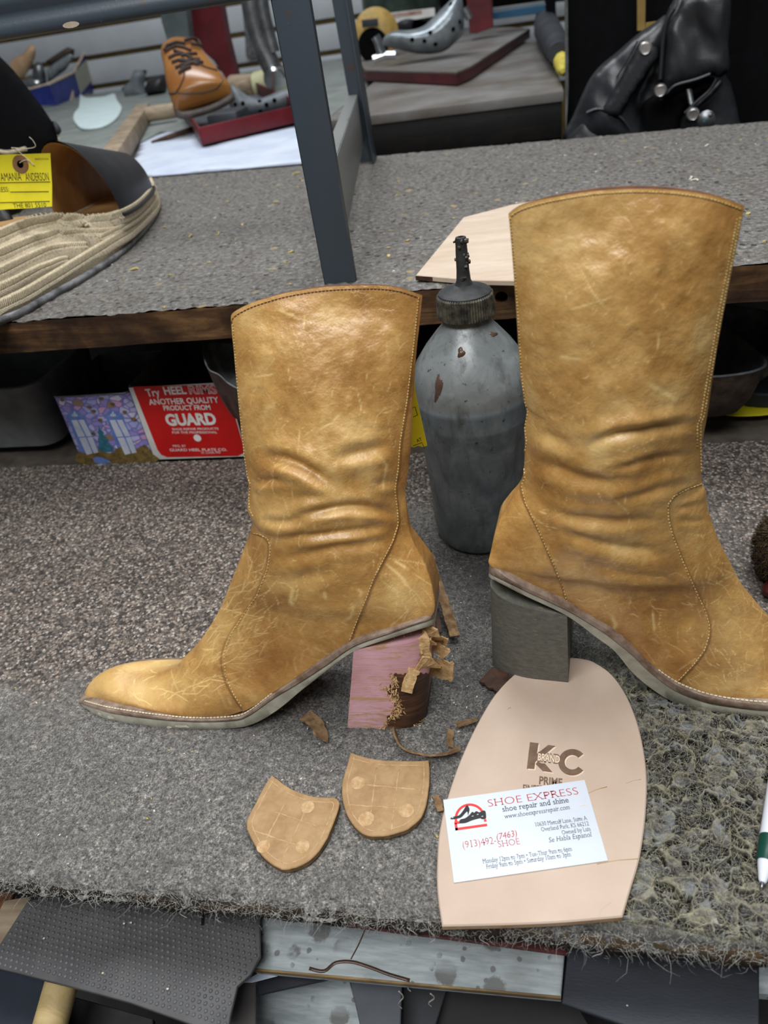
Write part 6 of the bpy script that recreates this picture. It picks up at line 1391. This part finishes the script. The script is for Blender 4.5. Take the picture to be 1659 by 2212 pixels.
# ------------------------------------------------------------------ brown lace-up shoe seen from its toe
def depth(px, d): r = ray(*px); return EYE+r/np.linalg.norm(r)*d
tray = thing('red_tray', 'dark red metal tray on white paper, holding the brown shoe and a grey last', 'tray', onZ(500, 290, TZ))
q = [onZ(x, y, TZ+2) for x, y in Zb2([(835, 1370), (1660, 1150), (1500, 820), (640, 1130)])]
q = [onZ(441, 321, TZ+2), onZ(680, 262, TZ+2)]; ax = _n(q[1]-q[0]); dpt = onZ(403, 262, TZ+2)-q[0]; Lx = 230
zt_ = 30; q = [v+np.array([0, 0, 6.]) for v in q]
for nm, a, b in (('front_wall', q[0], q[0]+ax*Lx), ('side_wall', q[0], q[0]+dpt*1.5), ('back_wall', q[0]+dpt*1.5, q[0]+dpt*1.5+ax*Lx), ('end_wall', q[0]+ax*Lx, q[0]+ax*Lx+dpt*1.5)):
    bar(nm, a+np.array([0, 0, zt_/2]), b+np.array([0, 0, zt_/2]), 5, zt_, REDPAINT, tray, 1.5)
V = [q[0], q[0]+ax*Lx, q[0]+ax*Lx+dpt*1.5, q[0]+dpt*1.5]; mesh('tray_floor', [v+np.array([0, 0, 2.]) for v in V]+[v for v in V], [(0, 1, 2, 3), (7, 6, 5, 4), (0, 4, 5, 1), (1, 5, 6, 2), (2, 6, 7, 3), (3, 7, 4, 0)], IRONIN, tray, smooth_=False)
shoe = thing('lace_up_shoe', 'brown polished lace-up shoe with dark laces propped in the red tray', 'shoe', onZ(455, 262, TZ+30))
D0 = np.linalg.norm(onZ(440, 300, TZ)-EYE)*1.03
rowsS = [((575, 1035), (1075, 885), 0), ((535, 985), (1066, 850), 2), ((500, 900), (1052, 800), 10), ((472, 800), (1005, 735), 26), ((455, 700), (940, 655), 50), ((440, 600), (872, 570), 80), ((420, 510), (815, 490), 110), ((425, 450), (770, 430), 135), ((470, 395), (710, 390), 155), ((520, 362), (620, 362), 165)]
KS = smooth(np.array([[*Zb2([l])[0], *Zb2([r])[0], d] for l, r, d in rowsS]), 6); V = []; ns = 30
for i, (lx, ly, rx, ry, d) in enumerate(KS):
    a, b = depth((lx, ly), D0+d), depth((rx, ry), D0+d); w = np.linalg.norm(b-a)/2; c = (a+b)/2; out = -_n(ray((lx+rx)/2, (ly+ry)/2)); upv = np.array([0, 0, 1.]); bulge = out*.55+upv*.5
    for k in range(ns):
        t_ = math.pi*k/(ns-1); V.append(c-(b-a)/2*math.cos(t_)+bulge*w*.75*math.sin(t_)**.75*min(1, .25+i/10))
    V.append(c-bulge*w*.3)
m = ns+1; F = [(i*m+k, i*m+(k+1) % m, (i+1)*m+(k+1) % m, (i+1)*m+k) for i in range(len(KS)-1) for k in range(m)]+[tuple(range(m))[::-1], tuple((len(KS)-1)*m+k for k in range(m))]
up_ = mesh('upper', V, F, BROWNSHOE, shoe)
bvS = surf(bpy.data.objects['upper'])
sp_ = [np.array(depth(p, D0-14)) for p in Zb2([(560, 1035), (620, 1055), (760, 1030), (900, 985), (1010, 930), (1078, 880)])]; V, F = strip_vf(smooth(sp_, 5), (0, 0, 1), 13, 30); mesh('shoe_sole', V, F, SHOESOLE, shoe)
wl2 = [np.array(depth(p, D0-26)) for p in Zb2([(556, 1018), (640, 1040), (760, 1012), (900, 965), (1010, 912), (1076, 866)])]; tube('welt', smooth(wl2, 5), 3.2, DARKSCRAP, shoe, 8)
def lace_on(pts, r, name, mt=LACE, h=1.5):
    P = [hit(bvS, *p) for p in resample(np.array(Zb2(pts)), 5)]; P = [g[0]+g[1]*h for g in P if g is not None]
    if len(P) > 2: tube(name, smooth(P, 2), r, mt, up_, 6)
for a, b in [((455, 485), (560, 430)), ((560, 430), (690, 470)), ((490, 540), (600, 500)), ((600, 520), (745, 500)), ((520, 580), (640, 555)), ((630, 570), (770, 550)), ((550, 630), (670, 590)), ((660, 600), (800, 578)), ((580, 675), (690, 620)), ((540, 470), (700, 540)), ((570, 560), (760, 600)), ((600, 640), (760, 560))]: lace_on([a, ((a[0]+b[0])/2, (a[1]+b[1])/2-8), b], 3.6, 'shoelace')
lace_on([(640, 400), (700, 380), (770, 400), (810, 450), (760, 440), (690, 430)], 3.2, 'shoelace', h=6); lace_on([(640, 420), (560, 410), (480, 440), (460, 480)], 3.2, 'shoelace', h=5)
lace_on([(632, 660), (625, 720), (590, 800), (545, 865), (490, 860)], 1.6, 'eyestay_seam', h=.4); lace_on([(755, 590), (830, 620), (930, 650)], 2.2, 'eyestay_seam', h=.4); lace_on([(520, 850), (640, 860), (800, 850), (930, 810), (985, 740), (960, 690)], 1.3, 'toe_seam', mt=SHOESOLE, h=.2)
stand = tag(box('black_block', onZ(473, 275, TZ+30)+np.array([0, 64, 0]), (62, 80, 40), BLACKRUBBER, bevel=6), 'black block holding up the brown shoe in the red tray', 'block')

# ------------------------------------------------------------------ shoe lasts with peg holes
def last_form(label, px, dist, thick, mat, holes, neck=None, cat='shoe last'):
    c = depth(np.mean(px, 0), dist); r = thing('perforated_last', label, cat, c-np.array([0, 0, thick]))
    fr = Fr(c, -_n(ray(*np.mean(px, 0)))+np.array([0, 0, .2])); lb_ = pillow('last_body', fr, smooth(fr.l(px), 4, True), thick, mat, r, thick, 6 if thick < 40 else 8, thick*1.2)
    bv = surf(r.children[0]); 
    for h in holes:
        g = hit(bv, *h)
        if g is not None: lathe('peg_hole', g[0]-g[1]*1, g[1], [(dist*.0024, 0), (dist*.0024, 1.6), (dist*.0017, 1.9), (.1, 1.2)], BLACKPIT, lb_, 14)
    return r
last_form('grey perforated shoe last lying in the red tray behind the shoe', Zb2([(1050, 790), (1120, 810), (1200, 870), (1300, 905), (1400, 880), (1500, 835), (1620, 810), (1680, 880), (1660, 960), (1560, 1010), (1400, 1045), (1250, 1080), (1150, 1095), (1060, 1060)]), D0*1.06, 34, GREYLAST, Zb2([(1098, 960), (1168, 950), (1330, 1018), (1385, 962), (1458, 922), (1322, 930)]))
slv = last_form('silver perforated shoe last with shiny top on the red-edged board', Zb3([(228, 318), (255, 262), (330, 228), (450, 222), (540, 190), (620, 115), (690, 45), (735, 0), (770, -40), (815, -30), (836, 70), (838, 170), (830, 250), (790, 300), (700, 378), (600, 404), (480, 400), (350, 372), (262, 350)]), 2150, 62, SILVERLAST, Zb3([(450, 296), (542, 306), (624, 330), (585, 242), (757, 218), (805, 165), (738, 30)]))
hg = slv; tube('hinge_screw', [depth(p, 2090) for p in Zb3([(838, 60), (860, 100), (880, 140)])], 9, STEEL, slv, 8)
# board with a red edge that the silver last stands on
rb = thing('red_edged_board', 'grey board with a dark red edge on the desk beneath the silver last', 'board', onZ(960, 120, DZ)); frd = frZ(DZ+26)
bp = frd.l(Zb3([(60, 470), (100, 522), (780, 540), (880, 500), (1330, 215), (1180, 205), (700, 215), (60, 330)]))
slab('board_top', frZ(DZ+22), bp, 5, DESKTOP, rb, bev=1); slab('red_edge', frZ(DZ+2), bp, 20, plain('maroon_board_edge', lin(92, 32, 38), lin(70, 26, 30), 30, .5), rb, bev=1, h0=0)
# spool of tape, clip, jars
tpz = thing('tape_roll', 'yellow and black roll standing on the desk beside the rack leg', 'roll', onZ(808, 130, DZ)); tc = depth((804, 82), 2420)
lathe('roll_side', tc+np.array([0, 60, 0]), (0.25, -1, .25), [(30, 0), (56, 3), (62, 8), (62, 38), (40, 48), (12, 50)], YELLOWROPE, tpz, 36); lathe('black_band', tc+np.array([-1, 4, -18]), (0.25, -1, .25), [(42, 0), (42, 5), (8, 6)], BLACKPIT, tpz, 30); bar('black_label', tc+np.array([-22, -6, 36]), tc+np.array([22, -6, 34]), 6, 18, BLACKRUBBER, tpz)
clip = thing('metal_clip', 'bright metal hook lying in front of the yellow roll', 'clip', onZ(820, 128, DZ+26)); tube('wire', smooth([depth(p, 1840) for p in Zb3([(175, 270), (195, 310), (215, 370), (235, 400)])], 4), 9, CHROME, clip, 10); tube('foot', [depth(p, 1840) for p in Zb3([(160, 448), (240, 415), (325, 412)])], 9, CHROME, clip, 10)
jar = thing('glass_jar', 'jar with a white printed label behind the silver last', 'jar', onZ(870, 75, DZ)); jc = onY(872, 56, 2860)*np.array([1, 1, 0])+np.array([0, 0, DZ+1])
lathe('jar_body', jc, (0, 0, 1), [(120, 0), (126, 8), (126, 300), (110, 330)], plain('green_glass_jar', lin(66, 78, 70), lin(40, 52, 46), 20, .2), jar, 36)
fj = Fr(jc+np.array([0, -130, 0]), (0, -1, 0)); pl_ = fj.l(Zb3([(258, 100), (618, 58), (622, 120), (270, 180)])); slab('jar_label', fj, pl_, 4, WHITEBOARD, jar); slab('printed_stripe', fj, fj.l(Zb3([(290, 104), (520, 74), (526, 100), (300, 134)])), 5, plain('brown_print', lin(150, 104, 84), lin(190, 170, 160), 60, .6), jar, bev=0)
fj = Fr(jc+np.array([0, -190, 0]), (0, -1, 0)); bo = tag(pillow('black_shoe_tree', fj, np.array(smooth(fj.l(Zb3([(320, 205), (350, 160), (420, 140), (500, 150), (580, 165), (600, 190), (520, 215), (400, 222)])), 3, True)), 40, BLACKRUBBER, None, 30, 14), 'black rubber piece lying behind the silver last', 'tool')
# blue band and red cabinet behind the desk
def panel(name, label, cat, px, y, t, mat, parent=None):
    fr = frY(y); o = slab(name, Fr((0, y+t, 0), (0, -1, 0)), fr.l(px), t, mat, parent, bev=1.5)
    return tag(o, label, cat) if parent is None else o
panel('red_cabinet', 'dark red metal column behind the silver last', 'cabinet', Zb3([(850, -60), (1045, -60), (1052, 205), (930, 250), (880, 250)]), 2560, 60, REDPAINT)
panel('blue_ledge', 'blue ledge with a pale top along the back of the desk', 'ledge', Zb3([(1045, 92), (1440, 34), (1460, 94), (1060, 146)]), 2680, 40, plain('teal_blue_paint', lin(34, 88, 120), lin(28, 72, 100), 10, .5))
panel('shelf_strip', 'pale strip above the blue ledge', 'strip', Zb3([(1045, 62), (1440, 8), (1442, 36), (1046, 94)]), 2700, 30, plain('pale_strip', lin(120, 124, 126), lin(100, 104, 106), 10, .5))
panel('dark_cupboard', 'dark cupboard above the blue ledge', 'cupboard', Zb3([(600, -120), (1800, -200), (1800, -10), (1045, 60), (600, 80)]), 3060, 120, BLACKPIT)
panel('dark_post', 'dark post beside the blue ledge', 'post', Zb3([(1440, -80), (1520, -80), (1525, 110), (1450, 100)]), 2500, 30, BLACKCLOTH)
# black-handled brush with a yellow tip
br = thing('glue_brush', 'dark glue brush with a yellow crusted tip on the desk edge', 'brush', onZ(1190, 120, DZ)); bd = [onZ(x, y, DZ+37) for x, y in Zb3([(1440, 100), (1460, 220), (1520, 330), (1545, 400)])]
tube('brush_handle', smooth(bd, 4), [24, 30, 34, 36, 36, 34, 32, 30, 28, 26, 24, 22, 20], BLACKRUBBER, br, 14); bt = [onZ(x, y, DZ+24) for x, y in Zb3([(1540, 380), (1560, 430), (1580, 500), (1575, 530)])]
tube('crusted_tip', smooth(bt, 4), np.array([18, 20, 22, 21, 24, 22, 25, 20, 22, 18, 16, 10, 6])*.7, plain('yellow_crust', lin(222, 206, 90), lin(190, 170, 60), 60, .7, .8, 200), br, 10)
pl_ = thing('plastic_sleeve', 'clear plastic garment edge hanging beside the desk', 'sleeve', (40, DY-40, 0)); fz_ = frY(DY-60); V_ = fz_.l([(1219, -40), (1226, -40), (1228, 190), (1222, 300)]); slab('sleeve_edge', fz_, V_, 3, plain('pale_plastic', lin(120, 122, 120), lin(70, 72, 72), 30, .3), pl_)
# ------------------------------------------------------------------ black clothes and the leather jacket, right
bkc = thing('black_garment', 'black garments hanging behind the leather jacket', 'clothing', (300, 1560, -200)); fbk = frY(1560)
pillow('cloth', fbk, np.array(fbk.l([(1224, -80), (1900, -120), (1900, 420), (1222, 420)])), 6, BLACKCLOTH, bkc, 10, 22, 30, lambda x, y, d: 14*np.sin(x*.045+.4*np.sin(y*.01))+6*np.sin(x*.11))
jk = thing('leather_jacket', 'black leather jacket with silver snaps hanging at the right behind the shelf', 'jacket', (180, 1330, 0)); fj_ = Fr((180, 1330, 200), (-.12, -1, .05))
jp = lambda pts: np.array(smooth(fj_.l(Zb4(pts)), 4, True))
fold = lambda s_: (lambda x, y, d: (fbm(x*.03+y*.012, y*.02, s_)-.5)*16)
pillow('sleeve', fj_, jp([(220, 990), (280, 830), (380, 600), (430, 520), (490, 450), (590, 370), (740, 240), (860, 160), (960, 105), (960, 330), (880, 420), (800, 560), (740, 700), (790, 900), (800, 1040), (500, 1080)]), 34, JACKET, jk, 20, 7, 60, fold(3))
pillow('body_panel', Fr(fj_.p+np.array([0, 22, 0]), fj_.n), jp([(960, 100), (1100, -80), (1380, -80), (1370, 480), (1420, 600), (1480, 860), (1480, 1040), (760, 1040), (740, 700), (860, 420)]), 10, JACKET, jk, 10, 9, 60, fold(5))
pillow('lapel', Fr(fj_.p-np.array([0, 18, 0]), fj_.n), jp([(1010, 60), (1080, -40), (1360, -60), (1360, 300), (1368, 470), (1300, 540), (1255, 520), (1150, 560), (1010, 600), (940, 660), (875, 700), (880, 560), (905, 400), (930, 220)]), 9, JACKET, jk, 4, 6, 26, fold(8))
pillow('shoulder_strap', Fr(fj_.p-np.array([0, 36, 0]), fj_.n), np.array(fj_.l(Zb4([(740, 270), (770, 268), (860, 320), (870, 390), (800, 470), (590, 810), (460, 770), (590, 550)]))), 6, JACKET, jk, 3, 5, 5)
pillow('sleeve_cuff', Fr(fj_.p-np.array([0, 20, 0]), fj_.n), jp([(230, 990), (300, 880), (380, 800), (460, 770), (560, 790), (640, 850), (700, 930), (720, 1040), (400, 1080)]), 12, JACKET, jk, 4, 7, 40, fold(11))
pillow('lower_lapel', Fr(fj_.p-np.array([0, 8, 0]), fj_.n), jp([(1320, 540), (1340, 560), (1290, 640), (1180, 740), (1075, 810), (1062, 790), (1160, 700), (1260, 600)]), 5, JACKET, jk, 3, 5, 8)
pillow('undershirt_shadow', Fr(fj_.p-np.array([0, -2, 0]), fj_.n), jp([(880, 660), (1020, 610), (1250, 540), (1290, 580), (1160, 700), (1060, 800), (1000, 1040), (790, 1040), (760, 760)]), 3, BLACKCLOTH, jk, 2, 9, 20)
fsn = Fr(fj_.p-np.array([0, 44, 0]), fj_.n)
for x, y in ((797, 342), (901, 640), (1131, 808)):
    c = fsn.l(Zb4([(x, y)]))[0]; lathe('snap_button', fsn.w(*c, -8), fsn.n, [(9.2, 0), (9.4, 5), (8.4, 8), (6.8, 9.2), (6.0, 8.9), (.1, 9.4)], plain('satin_snap', lin(196, 192, 188), lin(170, 166, 162), 60, .3, metal=.8), jk, 28)
for pts, r_ in (([(1000, 60), (950, 140), (925, 260), (912, 400), (900, 560)], 3.0), ([(945, 665), (1010, 605), (1150, 565), (1255, 525)], 2.4), ([(1300, 560), (1250, 640), (1160, 720), (1075, 800)], 2.2), ([(590, 550), (660, 440), (740, 290)], 1.2), ([(380, 800), (460, 772), (560, 792), (640, 850), (690, 920)], 2.2)):
    q = smooth(fsn.l(Zb4(pts)), 5); tube('piped_edge', [fsn.w(a, b, -8) for a, b in q], r_, JACKET, jk, 8)
q = fsn.l(Zb4([(1105, 640), (1120, 690), (1125, 740)])); zp = MB()
for k in range(14):
    a = np.array(q[0])+(np.array(q[2])-np.array(q[0]))*k/13; zp.add(*box_vf(fsn.w(*a, -14), (7, 3, 2.4)))
zp.make('zip_teeth', STEEL, jk, kind='stuff')
kc = thing('key_ring', 'small bright trinket hanging low on the jacket front', 'trinket', fsn.w(*fsn.l(Zb4([(1230, 850)]))[0])); 
for (x, y), r_, mt in (((1225, 845), 12, STEEL), ((1215, 850), 7, TEAL), ((1250, 815), 5, CHROME)):
    c = fsn.l(Zb4([(x, y)]))[0]; lathe('charm', fsn.w(*c, -6), fsn.n, [(r_, 0), (r_*1.05, 3), (r_*.7, 6), (.1, 7)], mt, kc, 12)
fm_ = thing('brass_frame', 'corner of a brass picture frame behind the jacket', 'frame', onY(1385, 60, 1500)); fb_ = frY(1500)
for a in ([(736, -120), (796, -120), (790, 215), (736, 215)], [(796, 160), (1000, 130), (900, 190), (790, 215)]): slab('frame_strip', fb_, fb_.l(Zb4(a)), 6, plain('dull_brass', lin(150, 124, 70), lin(128, 104, 56), 20, .45), fm_)

# ------------------------------------------------------------------ left background clutter
bx_ = thing('blue_carton', 'blue carton with a torn front and pale label, full of heel pieces', 'box', onZ(150, 225, TZ)); YB = onZ(140, 226, TZ)[1]; fbx = frY(YB)
f1_ = fbx.l(Zb1([(290, 650), (520, 590), (590, 815), (420, 815)])); f1_ = fbx.l(Zb1([(150, 690), (520, 590), (600, 812), (240, 830)])); slab('front_panel', fbx, f1_, 4, BLUEBOX, bx_)
# right side running away to the back
s0, s1 = fbx.l(Zb1([(520, 590), (600, 812)])); yb2 = onZ(190, 195, TZ)[1]; fb2 = frY(yb2); s2, s3 = fb2.l(Zb1([(905, 235), (1010, 660)]))
Aq, Bq, Cq, Dq = fbx.w(*s0, 2), fbx.w(*s1, 2), fb2.w(*s3), fb2.w(*s2)
# the side is seen with its torn sloping edge
Eq = Aq+(Dq-Aq)*.55+np.array([0, 0, -30.])
V = [Aq, Bq, Cq, Dq, Eq]; V2 = [v+np.array([-6, 0, 0]) for v in V]; mesh('side_panel', V+V2, [(0, 1, 2, 3, 4), (9, 8, 7, 6, 5), (0, 4, 9, 5), (4, 3, 8, 9), (3, 2, 7, 8), (2, 1, 6, 7), (1, 0, 5, 6)], BLUEBOX, bx_, smooth_=False)
tube('torn_edge', [Aq, Eq, Dq], 5, KRAFT, bx_, 6); tube('torn_edge', [fbx.w(*f1_[0], 2), Aq], 4, KRAFT, bx_, 6)
nrm_ = _n(np.cross(Cq-Bq, Dq-Cq)); nrm_ = nrm_ if nrm_[0] > 0 else -nrm_; fsd = Fr(Cq+nrm_*1.5, nrm_)
slab('paper_label', fsd, fsd.l(Zb1([(785, 470), (925, 320), (972, 545), (850, 690)])), 3, plain('aged_label', lin(178, 176, 160), lin(150, 150, 138), 120, .7), bx_, bev=0)
slab('printed_mark', fsd, fsd.l(Zb1([(730, 790), (765, 660), (785, 780)])), 3, KRAFT, bx_, bev=0)
bm_ = yb2*.5+YB*.5; fin = frY(bm_)
tag(pillow('heel_piece', fin, np.array(smooth(fin.l(Zb1([(60, 560), (110, 350), (230, 280), (310, 185), (350, 180), (378, 230), (360, 340), (300, 460), (210, 560)])), 3, True)), 24, plain('tan_leather_piece', lin(206, 172, 138), lin(180, 146, 112), 20, .6), None, 20, 12), 'curved tan leather piece leaning in the blue carton', 'leather piece')
tag(pillow('steel_last_end', fin, np.array(smooth(fin.l(Zb1([(235, 580), (260, 520), (330, 495), (400, 510), (480, 560), (470, 620), (330, 640)])), 3, True)), 40, CHROME, None, 30, 10), 'shiny metal dome in the blue carton', 'metal part')
tag(pillow('grey_heel_piece', fin, np.array(smooth(fin.l(Zb1([(340, 530), (370, 370), (450, 390), (490, 560), (440, 620)])), 3, True)), 22, STEEL, None, 20, 12), 'dull grey metal piece in the blue carton', 'metal part')
tag(pillow('metal_plate', fin, np.array(fin.l(Zb1([(490, 440), (560, 380), (700, 290), (790, 252), (770, 320), (700, 440), (510, 580)]))), 14, SILVERLAST, None, 10, 12), 'pale metal plate leaning on the carton\'s torn side', 'metal part')
tag(pillow('brown_block', Fr((0, bm_+60, 0), (0, -1, 0)), np.array(fin.l(Zb1([(400, 370), (500, 300), (640, 215), (720, 250), (640, 330), (480, 420)]))), 14, plain('dark_brown_block', lin(84, 70, 60), lin(60, 50, 44), 20, .7), None, 10, 12), 'dark brown block at the back of the blue carton', 'block')
wp = frZ(TZ+2.5); tag(slab('heel_pad', frZ(TZ+1), smooth(wp.l(Zb1([(845, 705), (870, 725), (920, 745), (1000, 742), (1100, 735), (1160, 715), (1210, 705), (1235, 770), (1278, 830), (1275, 890), (1210, 980), (1080, 1050), (890, 1075), (820, 1040), (775, 970), (790, 900), (835, 840)])), 3, True), 5, plain('white_felt_pad', lin(216, 232, 232), lin(204, 222, 222), 20, .6), bev=1.5), 'white heel-shaped pad lying on the grey table', 'pad')
tag(pillow('folded_grey_cloth', frY(onZ(290, 205, TZ)[1]), np.array(frY(onZ(290, 205, TZ)[1]).l(Zb1([(1280, 640), (1370, 560), (1410, 445), (1550, 445), (1520, 600), (1560, 700), (1540, 745), (1350, 770)]))), 30, STEEL if 0 else GREYLAST, None, 20, 10), 'crumpled grey rubber offcut on the table, left of the brown shoe', 'offcut')
tag(pillow('black_shoe', frY(onZ(330, 205, TZ)[1]), np.array(frY(onZ(330, 205, TZ)[1]).l(Zb2([(260, 820), (300, 720), (440, 680), (470, 740), (470, 850), (300, 890)]))), 40, BLACKLEATHER, None, 20, 12), 'black piece lying behind the brown shoe', 'offcut')
# wooden frame rail running towards the shelf, roller across it
fa, fbq = onZ(308, 224, TZ+36)-np.array([0, 0, 17]), onZ(232, 330, TZ+36)-np.array([0, 0, 17])
rail = thing('wooden_trestle', 'weathered wooden rail with a round crosspiece on the table', 'frame', (fa+fbq)/2*np.array([1, 1, 0])+np.array([0, 0, TZ]))
bar('side_rail', fa, fbq+(fbq-fa)*.06, 34, 34, PALEWOOD, rail, 2); 
r0, r1 = onZ(302, 250, TZ+24), onZ(378, 238, TZ+24); tube('round_crosspiece', [r0, r1], 17, PALEWOOD, rail, 20)
sc_ = thing('awl', 'thin dark tool lying on the white paper left of the red tray', 'tool', onZ(370, 300, TZ+2)); tube('shaft', [onZ(327, 308, TZ+4), onZ(365, 296, TZ+8), onZ(415, 280, TZ+10)], [3, 5, 6], DARKSCRAP, sc_, 10)
# red stand, metal rails and a chrome rod
panel('red_upright', 'tall dark red metal upright behind the brown shoe', 'upright', Zb2([(610, -100), (930, -100), (1010, 350), (1110, 750), (1060, 790), (900, 560), (700, 380), (640, 150)]), 2350, 50, REDPAINT)
panel('grey_upright', 'ribbed grey metal upright left of the red one', 'upright', Zb2([(380, -100), (620, -100), (680, 390), (480, 400), (420, 200)]), 2230, 40, plain('ribbed_grey_metal', lin(104, 112, 112), lin(76, 84, 86), 10, .4))
ch = thing('chrome_bracket', 'chrome rod bracket hanging on the wall left of the rack leg', 'bracket', onY(560, 100, 2000)); fch = frY(2000)
for pts, r_ in (([(1230, -60), (1260, 150), (1330, 400), (1370, 490)], 22), ([(1370, 490), (1420, 590), (1465, 690)], 24), ([(1330, -60), (1370, 180), (1450, 480)], 16)):
    q = fch.l(Zb2(pts)); tube('rod', smooth([fch.w(*p, 0) for p in q], 4), r_, STEEL, ch, 14)
c = fch.l(Zb2([(1468, 695)]))[0]; lathe('rod_end', fch.w(*c, 10), (0.3, -1, -.4), [(26, 0), (27, 14), (22, 20), (.1, 20)], CHROME, ch, 20)
panel('dark_paddle', 'dark paddle hanging left of the chrome bracket', 'tool', Zb2([(1160, 50), (1210, 40), (1240, 200), (1290, 430), (1310, 520), (1250, 545), (1195, 510), (1185, 300)]), 3480, 14, IRON)
jr = thing('glue_jar', 'pale jar lying on its side behind the grey last', 'jar', onZ(580, 190, TZ)); j0, j1 = depth(Zb2([(1080, 800)])[0], D0*1.36), depth(Zb2([(1300, 790)])[0], D0*1.33)
tube('jar_wood', [j0, j1], 30, PALEWOOD, jr, 20); tube('jar_end', [j1, depth(Zb2([(1560, 730)])[0], D0*1.31)], [34, 36], plain('waxy_yellow', lin(196, 194, 156), lin(170, 168, 130), 20, .5), jr, 24)
